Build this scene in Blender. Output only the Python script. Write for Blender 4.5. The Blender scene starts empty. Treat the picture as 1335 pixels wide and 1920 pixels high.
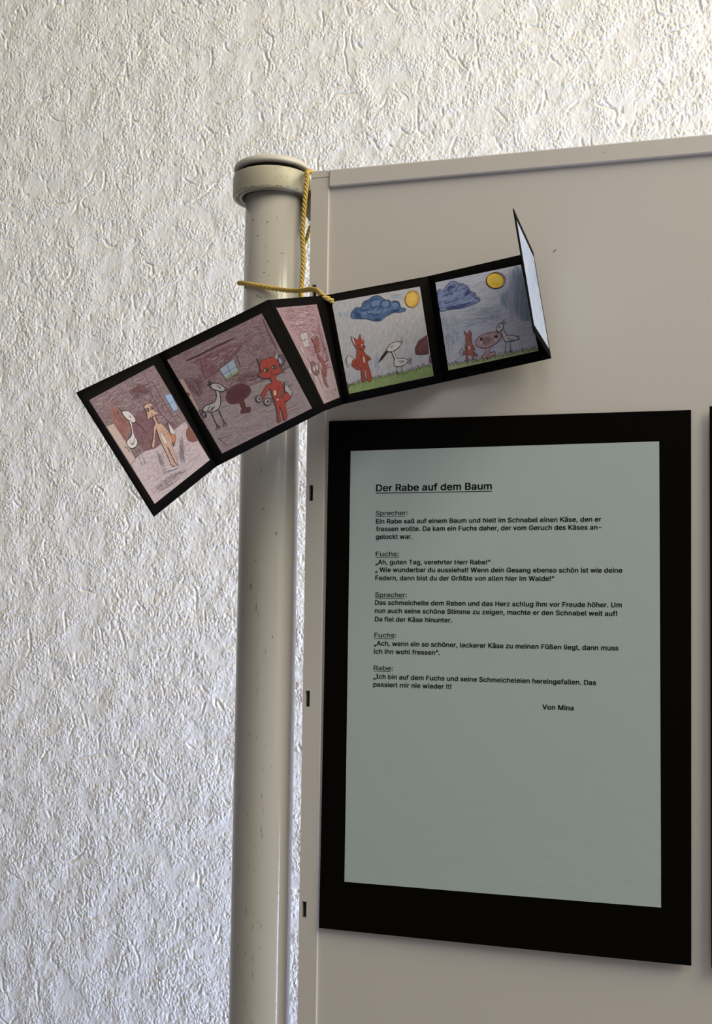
import bpy, bmesh, math, random
import numpy as np
from mathutils import Vector, Matrix
from mathutils.geometry import tessellate_polygon

SC = bpy.context.scene
COL = SC.collection
Z0 = 1.75                      # height of the board's top edge above the floor
random.seed(5)

# ------------------------------------------------------------------ camera
cam_data = bpy.data.cameras.new('camera')
cam = bpy.data.objects.new('camera', cam_data)
COL.objects.link(cam)
right = Vector((0.9601, 0.2794, 0.0133)); up = Vector((0.0074, -0.0728, 0.9973)); fwd = Vector((-0.2796, 0.9574, 0.0720))
fwd.normalize(); right = (right - fwd * right.dot(fwd)).normalized(); up = right.cross(fwd)
m = Matrix((right, up, -fwd)).transposed().to_4x4()
m.translation = Vector((0.2665, -0.7855, -0.3061 + Z0))
cam.matrix_world = m
cam_data.sensor_fit = 'VERTICAL'
cam_data.sensor_height = 36.0
cam_data.lens = 2200.0 / 1920.0 * 36.0
cam_data.clip_start = 0.01
SC.camera = cam

# ------------------------------------------------------------------ light
SC.view_settings.view_transform = 'Standard'
SC.view_settings.look = 'None'
SC.view_settings.gamma = 1.0
SC.view_settings.use_curve_mapping = False
SC.view_settings.exposure = 0.0

world = bpy.data.worlds.new('room_ambient')
SC.world = world
world.use_nodes = True
wb = world.node_tree.nodes['Background']
wb.inputs['Color'].default_value = (1.0, 0.93, 0.86, 1)
wb.inputs['Strength'].default_value = 0.17

def area(name, loc, target, sx, sy, power, color):
    l = bpy.data.lights.new(name, 'AREA')
    l.shape = 'RECTANGLE'; l.size = sx; l.size_y = sy
    l.energy = power; l.color = color
    o = bpy.data.objects.new(name, l)
    COL.objects.link(o)
    o.location = loc
    o.rotation_euler = (Vector(target) - Vector(loc)).to_track_quat('-Z', 'Y').to_euler()
    return o

# bluish daylight from a low window to the right, reaching in behind the board
area('window_daylight', (1.55, 0.14, Z0 - 1.15), (-0.4, 0.5, Z0 - 0.95), 0.35, 0.8, 64, (0.51, 0.64, 1.0))
# added large warm fill high right: washes over the board's top onto the wall
area('upper_warm_fill', (1.85, -0.52, Z0 + 1.40), (-0.1, 0.45, Z0 + 0.15), 1.7, 1.4, 72, (1.0, 0.915, 0.65))
# daylight from the right, along the board's front
area('side_daylight', (2.3, -0.9, Z0 - 0.3), (0.0, -0.1, Z0 - 0.25), 0.7, 1.0, 1.2, (0.80, 0.89, 1.0))
# added overhead fill standing in for ceiling bounce, in front of the board
area('overhead_fill', (0.5, -1.3, Z0 + 0.9), (0.1, 0.0, Z0 - 0.1), 0.8, 0.8, 5, (1.0, 0.95, 0.90))

# ------------------------------------------------------------------ helpers
def lin(c):
    c = c / 255.0
    return c / 12.92 if c <= 0.04045 else ((c + 0.055) / 1.055) ** 2.4

def rgb(r, g, b, gain=1.0):
    return (min(lin(r) * gain, .92), min(lin(g) * gain, .92), min(lin(b) * gain, .92), 1)

def mat(name, color, rough=0.6, spec=0.4):
    mt = bpy.data.materials.new(name)
    mt.use_nodes = True
    b = mt.node_tree.nodes['Principled BSDF']
    b.inputs['Base Color'].default_value = color
    b.inputs['Roughness'].default_value = rough
    b.inputs['Specular IOR Level'].default_value = spec
    return mt

def nd(mt, kind, **kw):
    n = mt.node_tree.nodes.new(kind)
    for k, v in kw.items():
        setattr(n, k, v)
    return n

def lk(mt, a, b):
    mt.node_tree.links.new(a, b)

def obj(name, bm, mats, parent=None, smooth=False):
    me = bpy.data.meshes.new(name)
    bm.normal_update()
    bm.to_mesh(me); bm.free()
    for x in (mats if isinstance(mats, (list, tuple)) else [mats]):
        me.materials.append(x)
    if smooth:
        for p in me.polygons:
            p.use_smooth = True
    o = bpy.data.objects.new(name, me)
    COL.objects.link(o)
    if parent:
        o.parent = parent
        o.matrix_parent_inverse = Matrix.Translation(-parent.location)
    return o

def thing(name, label, cat, loc, group=None):
    o = bpy.data.objects.new(name, None)
    COL.objects.link(o)
    o.location = loc
    o.empty_display_size = 0.02
    o['label'] = label; o['category'] = cat
    if group:
        o['group'] = group
    return o

def tag(o, label, cat):
    o['label'] = label; o['category'] = cat

def box(bm, x0, x1, y0, y1, z0, z1, bevel=0.0):
    vs = [bm.verts.new((x, y, z)) for x in (x0, x1) for y in (y0, y1) for z in (z0, z1)]
    f = [(0, 1, 3, 2), (4, 6, 7, 5), (0, 4, 5, 1), (2, 3, 7, 6), (0, 2, 6, 4), (1, 5, 7, 3)]
    fs = [bm.faces.new([vs[i] for i in q]) for q in f]
    if bevel:
        es = list({e for q in fs for e in q.edges})
        bmesh.ops.bevel(bm, geom=es, offset=bevel, segments=2, affect='EDGES', profile=0.5)

def lathe(bm, prof, cx, cy, n=64, zoff=0.0):
    rings = []
    for r, z in prof:
        if r < 1e-6:
            rings.append([bm.verts.new((cx, cy, z + zoff))])
        else:
            rings.append([bm.verts.new((cx + r * math.cos(2 * math.pi * k / n), cy + r * math.sin(2 * math.pi * k / n), z + zoff)) for k in range(n)])
    for a, b in zip(rings, rings[1:]):
        for k in range(n):
            k2 = (k + 1) % n
            if len(a) == 1:
                bm.faces.new((a[0], b[k2], b[k]))
            elif len(b) == 1:
                bm.faces.new((a[k], a[k2], b[0]))
            else:
                bm.faces.new((a[k], a[k2], b[k2], b[k]))

def catmull(pts, closed, sub=4):
    n = len(pts); out = []
    if n < 3:
        return list(pts)
    rng = range(n) if closed else range(n - 1)
    for i in rng:
        if closed:
            p0, p1, p2, p3 = pts[(i - 1) % n], pts[i], pts[(i + 1) % n], pts[(i + 2) % n]
        else:
            p0, p1, p2, p3 = pts[max(i - 1, 0)], pts[i], pts[i + 1], pts[min(i + 2, n - 1)]
        for k in range(sub):
            t = k / sub
            out.append(tuple(0.5 * (2 * b + (c - a) * t + (2 * a - 5 * b + 4 * c - d) * t * t + (3 * b - a - 3 * c + d) * t ** 3)
                             for a, b, c, d in zip(p0, p1, p2, p3)))
    if not closed:
        out.append(tuple(pts[-1]))
    return out

# ------------------------------------------------------------------ setting: textured plaster wall, floor
WALL_Y = 0.50
plaster = mat('white_rough_plaster', (0.86, 0.845, 0.82, 1), 0.85, 0.2)
tc = nd(plaster, 'ShaderNodeTexCoord')
pb = plaster.node_tree.nodes['Principled BSDF']
mpp = nd(plaster, 'ShaderNodeMapping'); mpp.inputs['Scale'].default_value = (1.0, 1.0, 0.88); mpp.inputs['Rotation'].default_value = (0, 0.2, 0)
lk(plaster, tc.outputs['Object'], mpp.inputs['Vector'])
nz = nd(plaster, 'ShaderNodeTexNoise'); nz.inputs['Scale'].default_value = 330; nz.inputs['Detail'].default_value = 2; nz.inputs['Roughness'].default_value = .42
np_ = nd(plaster, 'ShaderNodeTexNoise'); np_.inputs['Scale'].default_value = 38; np_.inputs['Detail'].default_value = 2
rpp = nd(plaster, 'ShaderNodeMapRange'); rpp.inputs['From Min'].default_value = .40; rpp.inputs['From Max'].default_value = .60; rpp.inputs['To Min'].default_value = .15; rpp.inputs['To Max'].default_value = 1.0
mlp = nd(plaster, 'ShaderNodeMath', operation='MULTIPLY')
bp = nd(plaster, 'ShaderNodeBump'); bp.inputs['Strength'].default_value = 1.0; bp.inputs['Distance'].default_value = 0.0023
lk(plaster, mpp.outputs['Vector'], nz.inputs['Vector']); lk(plaster, tc.outputs['Object'], np_.inputs['Vector']); lk(plaster, np_.outputs['Fac'], rpp.inputs['Value'])
lk(plaster, nz.outputs['Fac'], mlp.inputs[0]); lk(plaster, rpp.outputs['Result'], mlp.inputs[1]); lk(plaster, mlp.outputs['Value'], bp.inputs['Height'])
lk(plaster, bp.outputs['Normal'], pb.inputs['Normal'])

def build_wall():
    x0, x1, z0, z1, d = -0.78, 0.46, -1.0, 0.60, 0.00085
    nx, nzz = int((x1 - x0) / d) + 1, int((z1 - z0) / d) + 1
    rng = np.random.default_rng(11)
    fx = np.fft.fftfreq(nx, d)[None, :]; fz = np.fft.fftfreq(nzz, d)[:, None]
    def noise(lx, lz, tilt=0.0):          # smooth noise with correlation lengths lx, lz
        a = rng.standard_normal((nzz, nx))
        u = fx * math.cos(tilt) + fz * math.sin(tilt); v = -fx * math.sin(tilt) + fz * math.cos(tilt)
        g = np.fft.ifft2(np.fft.fft2(a) * np.exp(-2 * (math.pi ** 2) * ((u * lx) ** 2 + (v * lz) ** 2))).real
        return g / g.std()
    patch = np.clip(0.55 + 0.45 * noise(.018, .025), 0.12, 1.5)      # smoother and rougher areas
    patch2 = np.clip(0.75 + 0.5 * noise(.012, .02), 0.2, 1.8)
    h = 0.00012 * noise(.0007, .0009, 0.2) * patch + 0.00006 * noise(.0012, .0019, 0.12) * patch2 + 0.00025 * noise(.010, .013)
    k = noise(.0009, .0017, 0.12)
    h -= 0.0009 * np.clip(k - 1.3, 0, .8) * np.clip(noise(.02, .03) + .7, 0, 1.4)  # small pits
    X = x0 + d * np.arange(nx); Zs = z0 + d * np.arange(nzz)
    for w in range(1250):                  # trowelled worm grooves left by rolling grains
        px, pz = rng.uniform(x0, x1), rng.uniform(z0, z1)
        L = abs(rng.normal(0.010, 0.011)) + 0.004
        if rng.random() < .08: L *= 2.2
        a = rng.normal(-math.pi / 2 + 0.25, 0.45); curl = rng.normal(0, 16)
        n = max(int(L / 0.0008), 5); ds = L / n; pts = []
        for i in range(n):
            pts.append((px, pz)); a += curl * ds + rng.normal(0, .13); px += math.cos(a) * ds; pz += math.sin(a) * ds
        pts = np.array(pts)
        m_ = 0.006
        i0, i1 = np.searchsorted(X, (pts[:, 0].min() - m_, pts[:, 0].max() + m_))
        j0, j1 = np.searchsorted(Zs, (pts[:, 1].min() - m_, pts[:, 1].max() + m_))
        if i1 - i0 < 3 or j1 - j0 < 3: continue
        gx, gz = np.meshgrid(X[i0:i1], Zs[j0:j1])
        d2 = np.full(gx.shape, 1e9); tt = np.zeros(gx.shape)
        for i, (qx, qz) in enumerate(pts):
            q = (gx - qx) ** 2 + (gz - qz) ** 2
            s = q < d2; d2[s] = q[s]; tt[s] = i / n
        r = np.sqrt(d2); wd = rng.uniform(.0008, .0015); dep = rng.uniform(.0008, .0020)
        taper = np.clip(np.minimum(tt * 1.6, 1.02 - tt) * 3, 0.05, 1)
        h[j0:j1, i0:i1] += taper * dep * (-np.exp(-(r / wd) ** 2) + 0.10 * np.exp(-((r - 2.0 * wd) / (0.9 * wd)) ** 2))
    # fade to flat at the border
    ex = np.minimum(np.minimum(X - x0, x1 - X) / .02, 1)[None, :]; ez = np.minimum(np.minimum(Zs - z0, z1 - Zs) / .02, 1)[:, None]
    h = h * ex * ez
    V = np.empty((nzz, nx, 3), np.float32)
    V[..., 0] = X[None, :]; V[..., 1] = WALL_Y - h; V[..., 2] = Zs[:, None] + Z0
    idx = np.arange(nx * nzz).reshape(nzz, nx)
    Q = np.stack([idx[:-1, :-1], idx[:-1, 1:], idx[1:, 1:], idx[1:, :-1]], -1).reshape(-1, 4)
    # flat surroundings
    wx0, wx1, wz0, wz1 = -2.6, 2.6, -Z0, 1.1
    xe, ze = X[-1], Zs[-1]
    ext = [(wx0, wz0), (wx1, wz0), (wx1, z0), (wx0, z0), (wx0, ze), (wx1, ze), (wx1, wz1), (wx0, wz1), (x0, z0), (x0, ze), (xe, z0), (xe, ze)]
    E = np.array([(a, WALL_Y, b + Z0) for a, b in ext], np.float32)
    b0 = nx * nzz
    Q2 = np.array([(0, 1, 2, 3), (4, 5, 6, 7), (3, 8, 9, 4), (10, 2, 5, 11)]) + b0
    V = np.concatenate([V.reshape(-1, 3), E]); Q = np.concatenate([Q, Q2])
    me = bpy.data.meshes.new('wall_back')
    me.vertices.add(len(V)); me.vertices.foreach_set('co', V.ravel())
    me.loops.add(Q.size); me.loops.foreach_set('vertex_index', Q.ravel().astype(np.int32))
    me.polygons.add(len(Q)); me.polygons.foreach_set('loop_start', np.arange(0, Q.size, 4, dtype=np.int32))
    me.polygons.foreach_set('loop_total', np.full(len(Q), 4, np.int32))
    me.update(calc_edges=True)
    me.polygons.foreach_set('use_smooth', np.ones(len(Q), bool))
    me.materials.append(plaster)
    o = bpy.data.objects.new('wall_back', me); COL.objects.link(o)
    o['kind'] = 'structure'
build_wall()

lino = mat('grey_linoleum', (0.30, 0.28, 0.26, 1), 0.5)
n1 = nd(lino, 'ShaderNodeTexNoise'); n1.inputs['Scale'].default_value = 60
r1 = nd(lino, 'ShaderNodeValToRGB'); r1.color_ramp.elements[0].color = (.24, .22, .20, 1); r1.color_ramp.elements[1].color = (.36, .34, .31, 1)
lk(lino, n1.outputs['Fac'], r1.inputs['Fac']); lk(lino, r1.outputs['Color'], lino.node_tree.nodes['Principled BSDF'].inputs['Base Color'])
bm = bmesh.new(); box(bm, -2.6, 2.6, -2.6, WALL_Y, -0.05, 0.0)
fl = obj('floor', bm, lino); fl['kind'] = 'structure'

# ------------------------------------------------------------------ display board
def scuffed(name, color, dark, rough, spec, scale, thr, stretch):
    """painted surface with a few dark scuffs and chips of their own shape"""
    mt = mat(name, color, rough, spec)
    b = mt.node_tree.nodes['Principled BSDF']
    tc = nd(mt, 'ShaderNodeTexCoord'); mp = nd(mt, 'ShaderNodeMapping'); mp.inputs['Scale'].default_value = (1, 1, stretch)
    nz = nd(mt, 'ShaderNodeTexNoise'); nz.inputs['Scale'].default_value = scale; nz.inputs['Detail'].default_value = 2
    rp = nd(mt, 'ShaderNodeValToRGB'); rp.color_ramp.elements[0].position = thr; rp.color_ramp.elements[0].color = (0, 0, 0, 1)
    rp.color_ramp.elements[1].position = thr + .02; rp.color_ramp.elements[1].color = (1, 1, 1, 1)
    n2 = nd(mt, 'ShaderNodeTexNoise'); n2.inputs['Scale'].default_value = scale * .12
    r2 = nd(mt, 'ShaderNodeValToRGB'); r2.color_ramp.elements[0].position = .5; r2.color_ramp.elements[1].position = .6
    mu = nd(mt, 'ShaderNodeMath', operation='MULTIPLY'); mx = nd(mt, 'ShaderNodeMix', data_type='RGBA')
    mx.inputs['A'].default_value = color; mx.inputs['B'].default_value = dark
    lk(mt, tc.outputs['Object'], mp.inputs['Vector']); lk(mt, mp.outputs['Vector'], nz.inputs['Vector']); lk(mt, tc.outputs['Object'], n2.inputs['Vector'])
    lk(mt, nz.outputs['Fac'], rp.inputs['Fac']); lk(mt, n2.outputs['Fac'], r2.inputs['Fac'])
    lk(mt, rp.outputs['Color'], mu.inputs[0]); lk(mt, r2.outputs['Color'], mu.inputs[1])
    lk(mt, mu.outputs['Value'], mx.inputs['Factor']); lk(mt, mx.outputs['Result'], b.inputs['Base Color'])
    return mt

BOARD = (0.61, 0.585, 0.590, 1)
board_face = mat('grey_board_sheet', BOARD, 0.42, 0.35)
nz = nd(board_face, 'ShaderNodeTexNoise'); nz.inputs['Scale'].default_value = 900
bp = nd(board_face, 'ShaderNodeBump'); bp.inputs['Strength'].default_value = 0.06; bp.inputs['Distance'].default_value = 0.0003
lk(board_face, nz.outputs['Fac'], bp.inputs['Height']); lk(board_face, bp.outputs['Normal'], board_face.node_tree.nodes['Principled BSDF'].inputs['Normal'])
rail_paint = scuffed('grey_rail_paint', BOARD, (.22, .19, .17, 1), 0.32, 0.45, 240, .72, 1.0)
dark_gap = mat('dark_recess', (0.02, 0.018, 0.017, 1), 0.8)
mark_ink = mat('dark_mark', (0.17, 0.15, 0.13, 1), 0.7)

BW, BH, BT = 1.00, 1.30, 0.025          # board size
SE, TR_ = 0.0137, 0.0127                # left rail width, top rail height
board = thing('display_board', 'grey metal framed pinboard panel beside the white post, in front of the plaster wall', 'display board', (0.5, 0.012, Z0 - BH))
bm = bmesh.new(); box(bm, SE - .0003, BW - SE, 0.0016, BT - .002, Z0 - BH + .01, Z0 - TR_ + .001)
sheet = obj('panel_sheet', bm, board_face, board)
for mx_, mz_, w_, h_, a_ in ((.1745, -.0702, .0013, .0005, -.5), (.025, -.60, .0008, .0006, 0)):
    bm = bmesh.new()                    # small pin mark on the sheet
    vs = [bm.verts.new((mx_ + q * math.cos(a_) * w_ - p * math.sin(a_) * h_, .00155, Z0 + mz_ - q * math.sin(a_) * w_ - p * math.cos(a_) * h_)) for q, p in ((-1, -.5), (1, -1), (1, .4), (-1, 1))]
    bm.faces.new(vs)
    obj('scratch_mark', bm, mark_ink, sheet)

# left rail with punched slots
def slotted_rail():
    bm = bmesh.new()
    s0, s1 = 0.0036 - .0016, 0.0036 + .0016
    zs = [-.0052]; slots = []
    for k in range(9):
        t = -.0832 - .14445 * k; slots.append((t, t - .0112)); zs += [t, t - .0112]
    zs.append(-BH)
    xs = [0.0, s0, s1, SE - .0006]
    for j in range(len(zs) - 1):
        for i in range(3):
            hole = i == 1 and any(abs(zs[j] - a) < 1e-9 for a, b in slots)
            xa, xb, za, zb = xs[i], xs[i + 1], zs[j] + Z0, zs[j + 1] + Z0
            if not hole:
                bm.faces.new([bm.verts.new(c) for c in ((xa, 0, za), (xa, 0, zb), (xb, 0, zb), (xb, 0, za))])
            else:
                q = [(xa, za), (xa, zb), (xb, zb), (xb, za)]
                for (u0, w0), (u1, w1) in zip(q, q[1:] + q[:1]):
                    bm.faces.new([bm.verts.new(c) for c in ((u0, 0, w0), (u0, .0045, w0), (u1, .0045, w1), (u1, 0, w1))])
                f = bm.faces.new([bm.verts.new((u, .0045, w)) for u, w in q]); f.material_index = 1
    za, zb = Z0 - .0052, Z0 - BH; xb = SE - .0006
    # rounded right lip, left side, back, ends
    prof = [(xb, 0), (xb + .00035, .0002), (xb + .0006, .0007), (xb + .0006, .0019)]
    for (a, b), (c, d_) in zip(prof, prof[1:]):
        bm.faces.new([bm.verts.new(v) for v in ((a, b, za), (a, b, zb), (c, d_, zb), (c, d_, za))])
    for c in (((0, 0, za), (0, BT, za), (0, BT, zb), (0, 0, zb)), ((0, BT, za), (SE, BT, za), (SE, BT, zb), (0, BT, zb)),
              ((0, 0, za), (SE, 0, za), (SE, BT, za), (0, BT, za)), ((0, 0, zb), (SE, 0, zb), (SE, BT, zb), (0, BT, zb))):
        bm.faces.new([bm.verts.new(v) for v in c])
    bmesh.ops.remove_doubles(bm, verts=bm.verts, dist=1e-6)
    bmesh.ops.recalc_face_normals(bm, faces=bm.faces)
    return bm
rail = obj('side_rail', slotted_rail(), [rail_paint, dark_gap], board); rail['label'] = 'left side rail with punched slots'
bm = bmesh.new(); box(bm, SE + .0001, BW - SE, -0.0012, BT, Z0 - TR_, Z0, .0009)
obj('top_rail', bm, rail_paint, board)
bm = bmesh.new(); box(bm, 0.0, SE - .0003, -0.0003, BT, Z0 - .0050, Z0, .0003)
obj('corner_piece', bm, rail_paint, board)
bm = bmesh.new(); box(bm, BW - SE, BW, 0, BT, Z0 - BH, Z0, .0009)
obj('side_rail', bm, rail_paint, board)
bm = bmesh.new(); box(bm, SE, BW - SE, 0, BT, Z0 - BH, Z0 - BH + TR_, .0009)
obj('bottom_rail', bm, rail_paint, board)

# ------------------------------------------------------------------ white post with collar and end cap
PX, PY, PR = -0.0325, 0.012, 0.02125
gloss_white = scuffed('white_lacquered_tube', (0.45, 0.43, 0.41, 1), (.16, .14, .12, 1), 0.16, 0.55, 300, .765, .35)
cream = scuffed('cream_plastic', (0.455, 0.43, 0.345, 1), (.14, .11, .08, 1), 0.38, 0.4, 420, .665, .6)
cap_white = mat('pale_plastic_cap', (0.57, 0.545, 0.52, 1), 0.4, 0.4)
post = thing('support_post', 'round white lacquered post with cream collar, left of the grey board', 'post', (PX, PY, 0.0))
bm = bmesh.new()
lathe(bm, [(0, 0), (PR, 0), (PR, 0.4), (PR, Z0 - .3), (PR, Z0 + .001), (PR - .0015, Z0 + .002), (0, Z0 + .002)], PX, PY, 96)
tube = obj('tube', bm, gloss_white, post, True)
def scuff_marks():
    """individual chips and rubbed lines on the tube's front: (angle from -y, depth below top, width, length)"""
    bm = bmesh.new(); rng = random.Random(3)
    L = [(-25, .035, .0006, .0010), (-12, .047, .0010, .0006), (8, .0375, .0012, .0004), (3, .0745, .0006, .0008), (12, .0770, .0005, .0005), (-10, .0915, .0008, .0008),
         (-3, .0925, .0010, .0007), (38, .0600, .0020, .0003), (-12, .160, .0016, .0011), (3, .168, .0010, .0009), (28, .190, .0012, .0022),
         (10, .245, .0013, .0006), (-3, .282, .0007, .0006), (36, .262, .0007, .0018), (32, .335, .0007, .0010), (-22, .29, .0005, .0006), (-12, .30, .0005, .003), (0, .315, .0004, .004)]
    for k in range(75):
        L.append((rng.uniform(-62, 45), rng.uniform(.03, .60), rng.uniform(.00012, .0004), rng.uniform(.0002, .0007)))
    for k in range(70):
        L.append((rng.choice((-50, -48, -30, -8, 6, 20)) + rng.gauss(0, 1.2), rng.uniform(.13, .60), rng.uniform(.00010, .00026), rng.uniform(.0008, .004)))
    for th, dz, w, h in L:
        n = rng.choice((5, 6, 7)); ring = []
        for i in range(n):
            t = 2 * math.pi * i / n; k = rng.uniform(.55, 1.1)
            a = math.radians(th) + w * k * math.cos(t) / PR
            ring.append(bm.verts.new((PX + (PR + .00006) * math.sin(a), PY - (PR + .00006) * math.cos(a), Z0 - dz + h * k * math.sin(t))))
        bm.faces.new(ring)
    bmesh.ops.recalc_face_normals(bm, faces=bm.faces)
    return bm
sm = obj('scuff_marks', scuff_marks(), mark_ink, tube); sm['label'] = 'dark chips and scuffs'; sm['kind'] = 'stuff'
RX, RY = -0.0345, 0.012
bm = bmesh.new()
lathe(bm, [(.0258, .0005), (.0262, .0020), (.0278, .0022), (.0285, .0018), (.0288, .0008), (.0288, -.0125), (.0284, -.0140), (.0276, -.0146), (.0268, -.0144), (.0264, -.0134),
           (.0258, -.0112), (.0246, -.0106), (.0242, -.0126), (.0236, -.0140), (.0226, -.0143), (.0222, -.0134), (.0222, -.008)], RX, RY, 96, Z0)
collar = obj('collar_ring', bm, cream, post, True); collar['label'] = 'cream plastic collar'
def collar_chips():
    bm = bmesh.new(); rng = random.Random(8)
    L = [(a, -.0128 + rng.uniform(-.0008, .0004), rng.uniform(.0003, .0011), rng.uniform(.0001, .0004)) for a in [rng.uniform(-30, 62) for k in range(26)]]
    L += [(a, .0004 + rng.uniform(-.0012, .0008), rng.uniform(.0002, .0007), rng.uniform(.0001, .0004)) for a in [rng.uniform(15, 68) for k in range(14)]]
    L += [(28, -.0129, .0013, .0004), (33, -.0128, .0009, .0003), (44, -.0124, .0007, .0005)]
    for th, z, w, hh in L:
        ring = []; n = 6
        for i in range(n):
            t = 2 * math.pi * i / n; k = rng.uniform(.5, 1.1); a = math.radians(th) + w * k * math.cos(t) / .0288
            ring.append(bm.verts.new((RX + .02886 * math.sin(a), RY - .02886 * math.cos(a), Z0 + min(z + hh * k * math.sin(t), .0006))))
        bm.faces.new(ring)
    bmesh.ops.recalc_face_normals(bm, faces=bm.faces)
    return bm
cc = obj('scuff_marks', collar_chips(), mark_ink, collar); cc['label'] = 'dark chips along the collar edges'; cc['kind'] = 'stuff'
bm = bmesh.new()
lathe(bm, [(.0240, -.003), (.0240, .0062)], RX, RY, 64, Z0)
for k in range(14):
    a = math.radians(-90 + (k - 7) * 25 + 8)
    c, s = math.cos(a), math.sin(a)
    vs = [bm.verts.new((RX + r * c - t * s, RY + r * s + t * c, Z0 + z)) for r, t, z in ((.0258, -.0003, .001), (.0258, .0003, .001), (.0258, .0003, .0060), (.0258, -.0003, .0060))]
    bm.faces.new(vs)
obj('spacer_core', bm, dark_gap, post, True)
bm = bmesh.new()
lathe(bm, [(.0238, .0058), (.0272, .0056), (.0281, .0060), (.0285, .0068), (.0284, .0080), (.0276, .0097), (.0258, .0111), (.022, .0118), (.012, .0122), (0, .0123)], RX, RY, 96, Z0)
obj('end_cap', bm, cap_white, post, True)
bm = bmesh.new()                         # lug from the collar to the board's edge, behind the tube
prof = [(-.019, -.008), (-.0006, -.008), (-.0006, -.0300), (-.003, -.0318), (-.0065, -.0305), (-.010, -.026), (-.013, -.020), (-.019, -.016)]
fa = [bm.verts.new((x, .016, Z0 + z)) for x, z in prof]; fb = [bm.verts.new((x, .0235, Z0 + z)) for x, z in prof]
bm.faces.new(fa); bm.faces.new(fb[::-1])
for i in range(len(prof)):
    j = (i + 1) % len(prof); bm.faces.new((fa[i], fb[i], fb[j], fa[j]))
bmesh.ops.recalc_face_normals(bm, faces=bm.faces)
obj('fixing_lug', bm, cream, post)


# ------------------------------------------------------------------ posters on the board
black_card = mat('black_card', (0.0032, 0.0028, 0.0028, 1), 0.65, 0.03)
green_paper = mat('pale_green_paper', (0.415, 0.505, 0.545, 1), 0.8, 0.2)
nz = nd(green_paper, 'ShaderNodeTexNoise'); nz.inputs['Scale'].default_value = 14; nz.inputs['Detail'].default_value = 3
bp = nd(green_paper, 'ShaderNodeBump'); bp.inputs['Strength'].default_value = 0.05; bp.inputs['Distance'].default_value = 0.004
lk(green_paper, nz.outputs['Fac'], bp.inputs['Height']); lk(green_paper, bp.outputs['Normal'], green_paper.node_tree.nodes['Principled BSDF'].inputs['Normal'])
print_ink = mat('printed_black', (0.010, 0.010, 0.011, 1), 0.7, 0.2)

def bow(u, v):
    """how far a pinned card stands off the board: u across, v down (0..1)"""
    return 0.0010 + 0.0030 * v ** 5 * (0.35 + 0.65 * u) + 0.0006 * math.sin(math.pi * u) * v

def sheet_bm(corners, off, thick, nu=24, nv=48):
    """card through four corners (tl, tr, br, bl) given as (x, z)"""
    bm = bmesh.new(); g = []
    for side in (0, 1):
        rows = []
        for j in range(nv + 1):
            row = []
            for i in range(nu + 1):
                u, v = i / nu, j / nv
                tl, tr, br, bl = corners
                x = (1 - u) * (1 - v) * tl[0] + u * (1 - v) * tr[0] + u * v * br[0] + (1 - u) * v * bl[0]
                z = (1 - u) * (1 - v) * tl[1] + u * (1 - v) * tr[1] + u * v * br[1] + (1 - u) * v * bl[1]
                row.append(bm.verts.new((x, off(x, z) + side * thick, z + Z0)))
            rows.append(row)
        g.append(rows)
    F, Bk = g
    for j in range(nv):
        for i in range(nu):
            bm.faces.new((F[j][i], F[j + 1][i], F[j + 1][i + 1], F[j][i + 1]))
            bm.faces.new((Bk[j][i], Bk[j][i + 1], Bk[j + 1][i + 1], Bk[j + 1][i]))
    rim = [(j, 0) for j in range(nv + 1)] + [(nv, i) for i in range(1, nu + 1)] + [(j, nu) for j in range(nv - 1, -1, -1)] + [(0, i) for i in range(nu - 1, 0, -1)]
    for a, b in zip(rim, rim[1:] + rim[:1]):
        bm.faces.new((F[a[0]][a[1]], Bk[a[0]][a[1]], Bk[b[0]][b[1]], F[b[0]][b[1]]))
    bmesh.ops.recalc_face_normals(bm, faces=bm.faces)
    return bm

MX, MZ, MW, MH = .0163, -.1821, .2466, .3512
def mat_off(x, z):
    return -bow(min(max((x - MX) / MW, 0), 1), min(max((MZ - z) / MH, 0), 1)) + .0006
poster = thing('text_poster', 'black card with a pale green printed text sheet titled Der Rabe auf dem Baum', 'poster', (.14, -.001, Z0 - .534))
obj('backing_card', sheet_bm([(.0164, -.1824), (.2629, -.1823), (.2606, -.5336), (.0150, -.5330)], mat_off, .0004), black_card, poster)
def a4_off(x, z): return mat_off(x, z) - .0003
a4 = obj('text_sheet', sheet_bm([(.0328, -.2041), (.2427, -.2024), (.2424, -.4997), (.0328, -.5005)], a4_off, .0002), green_paper, poster)
a4['label'] = 'pale green paper sheet'

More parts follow.
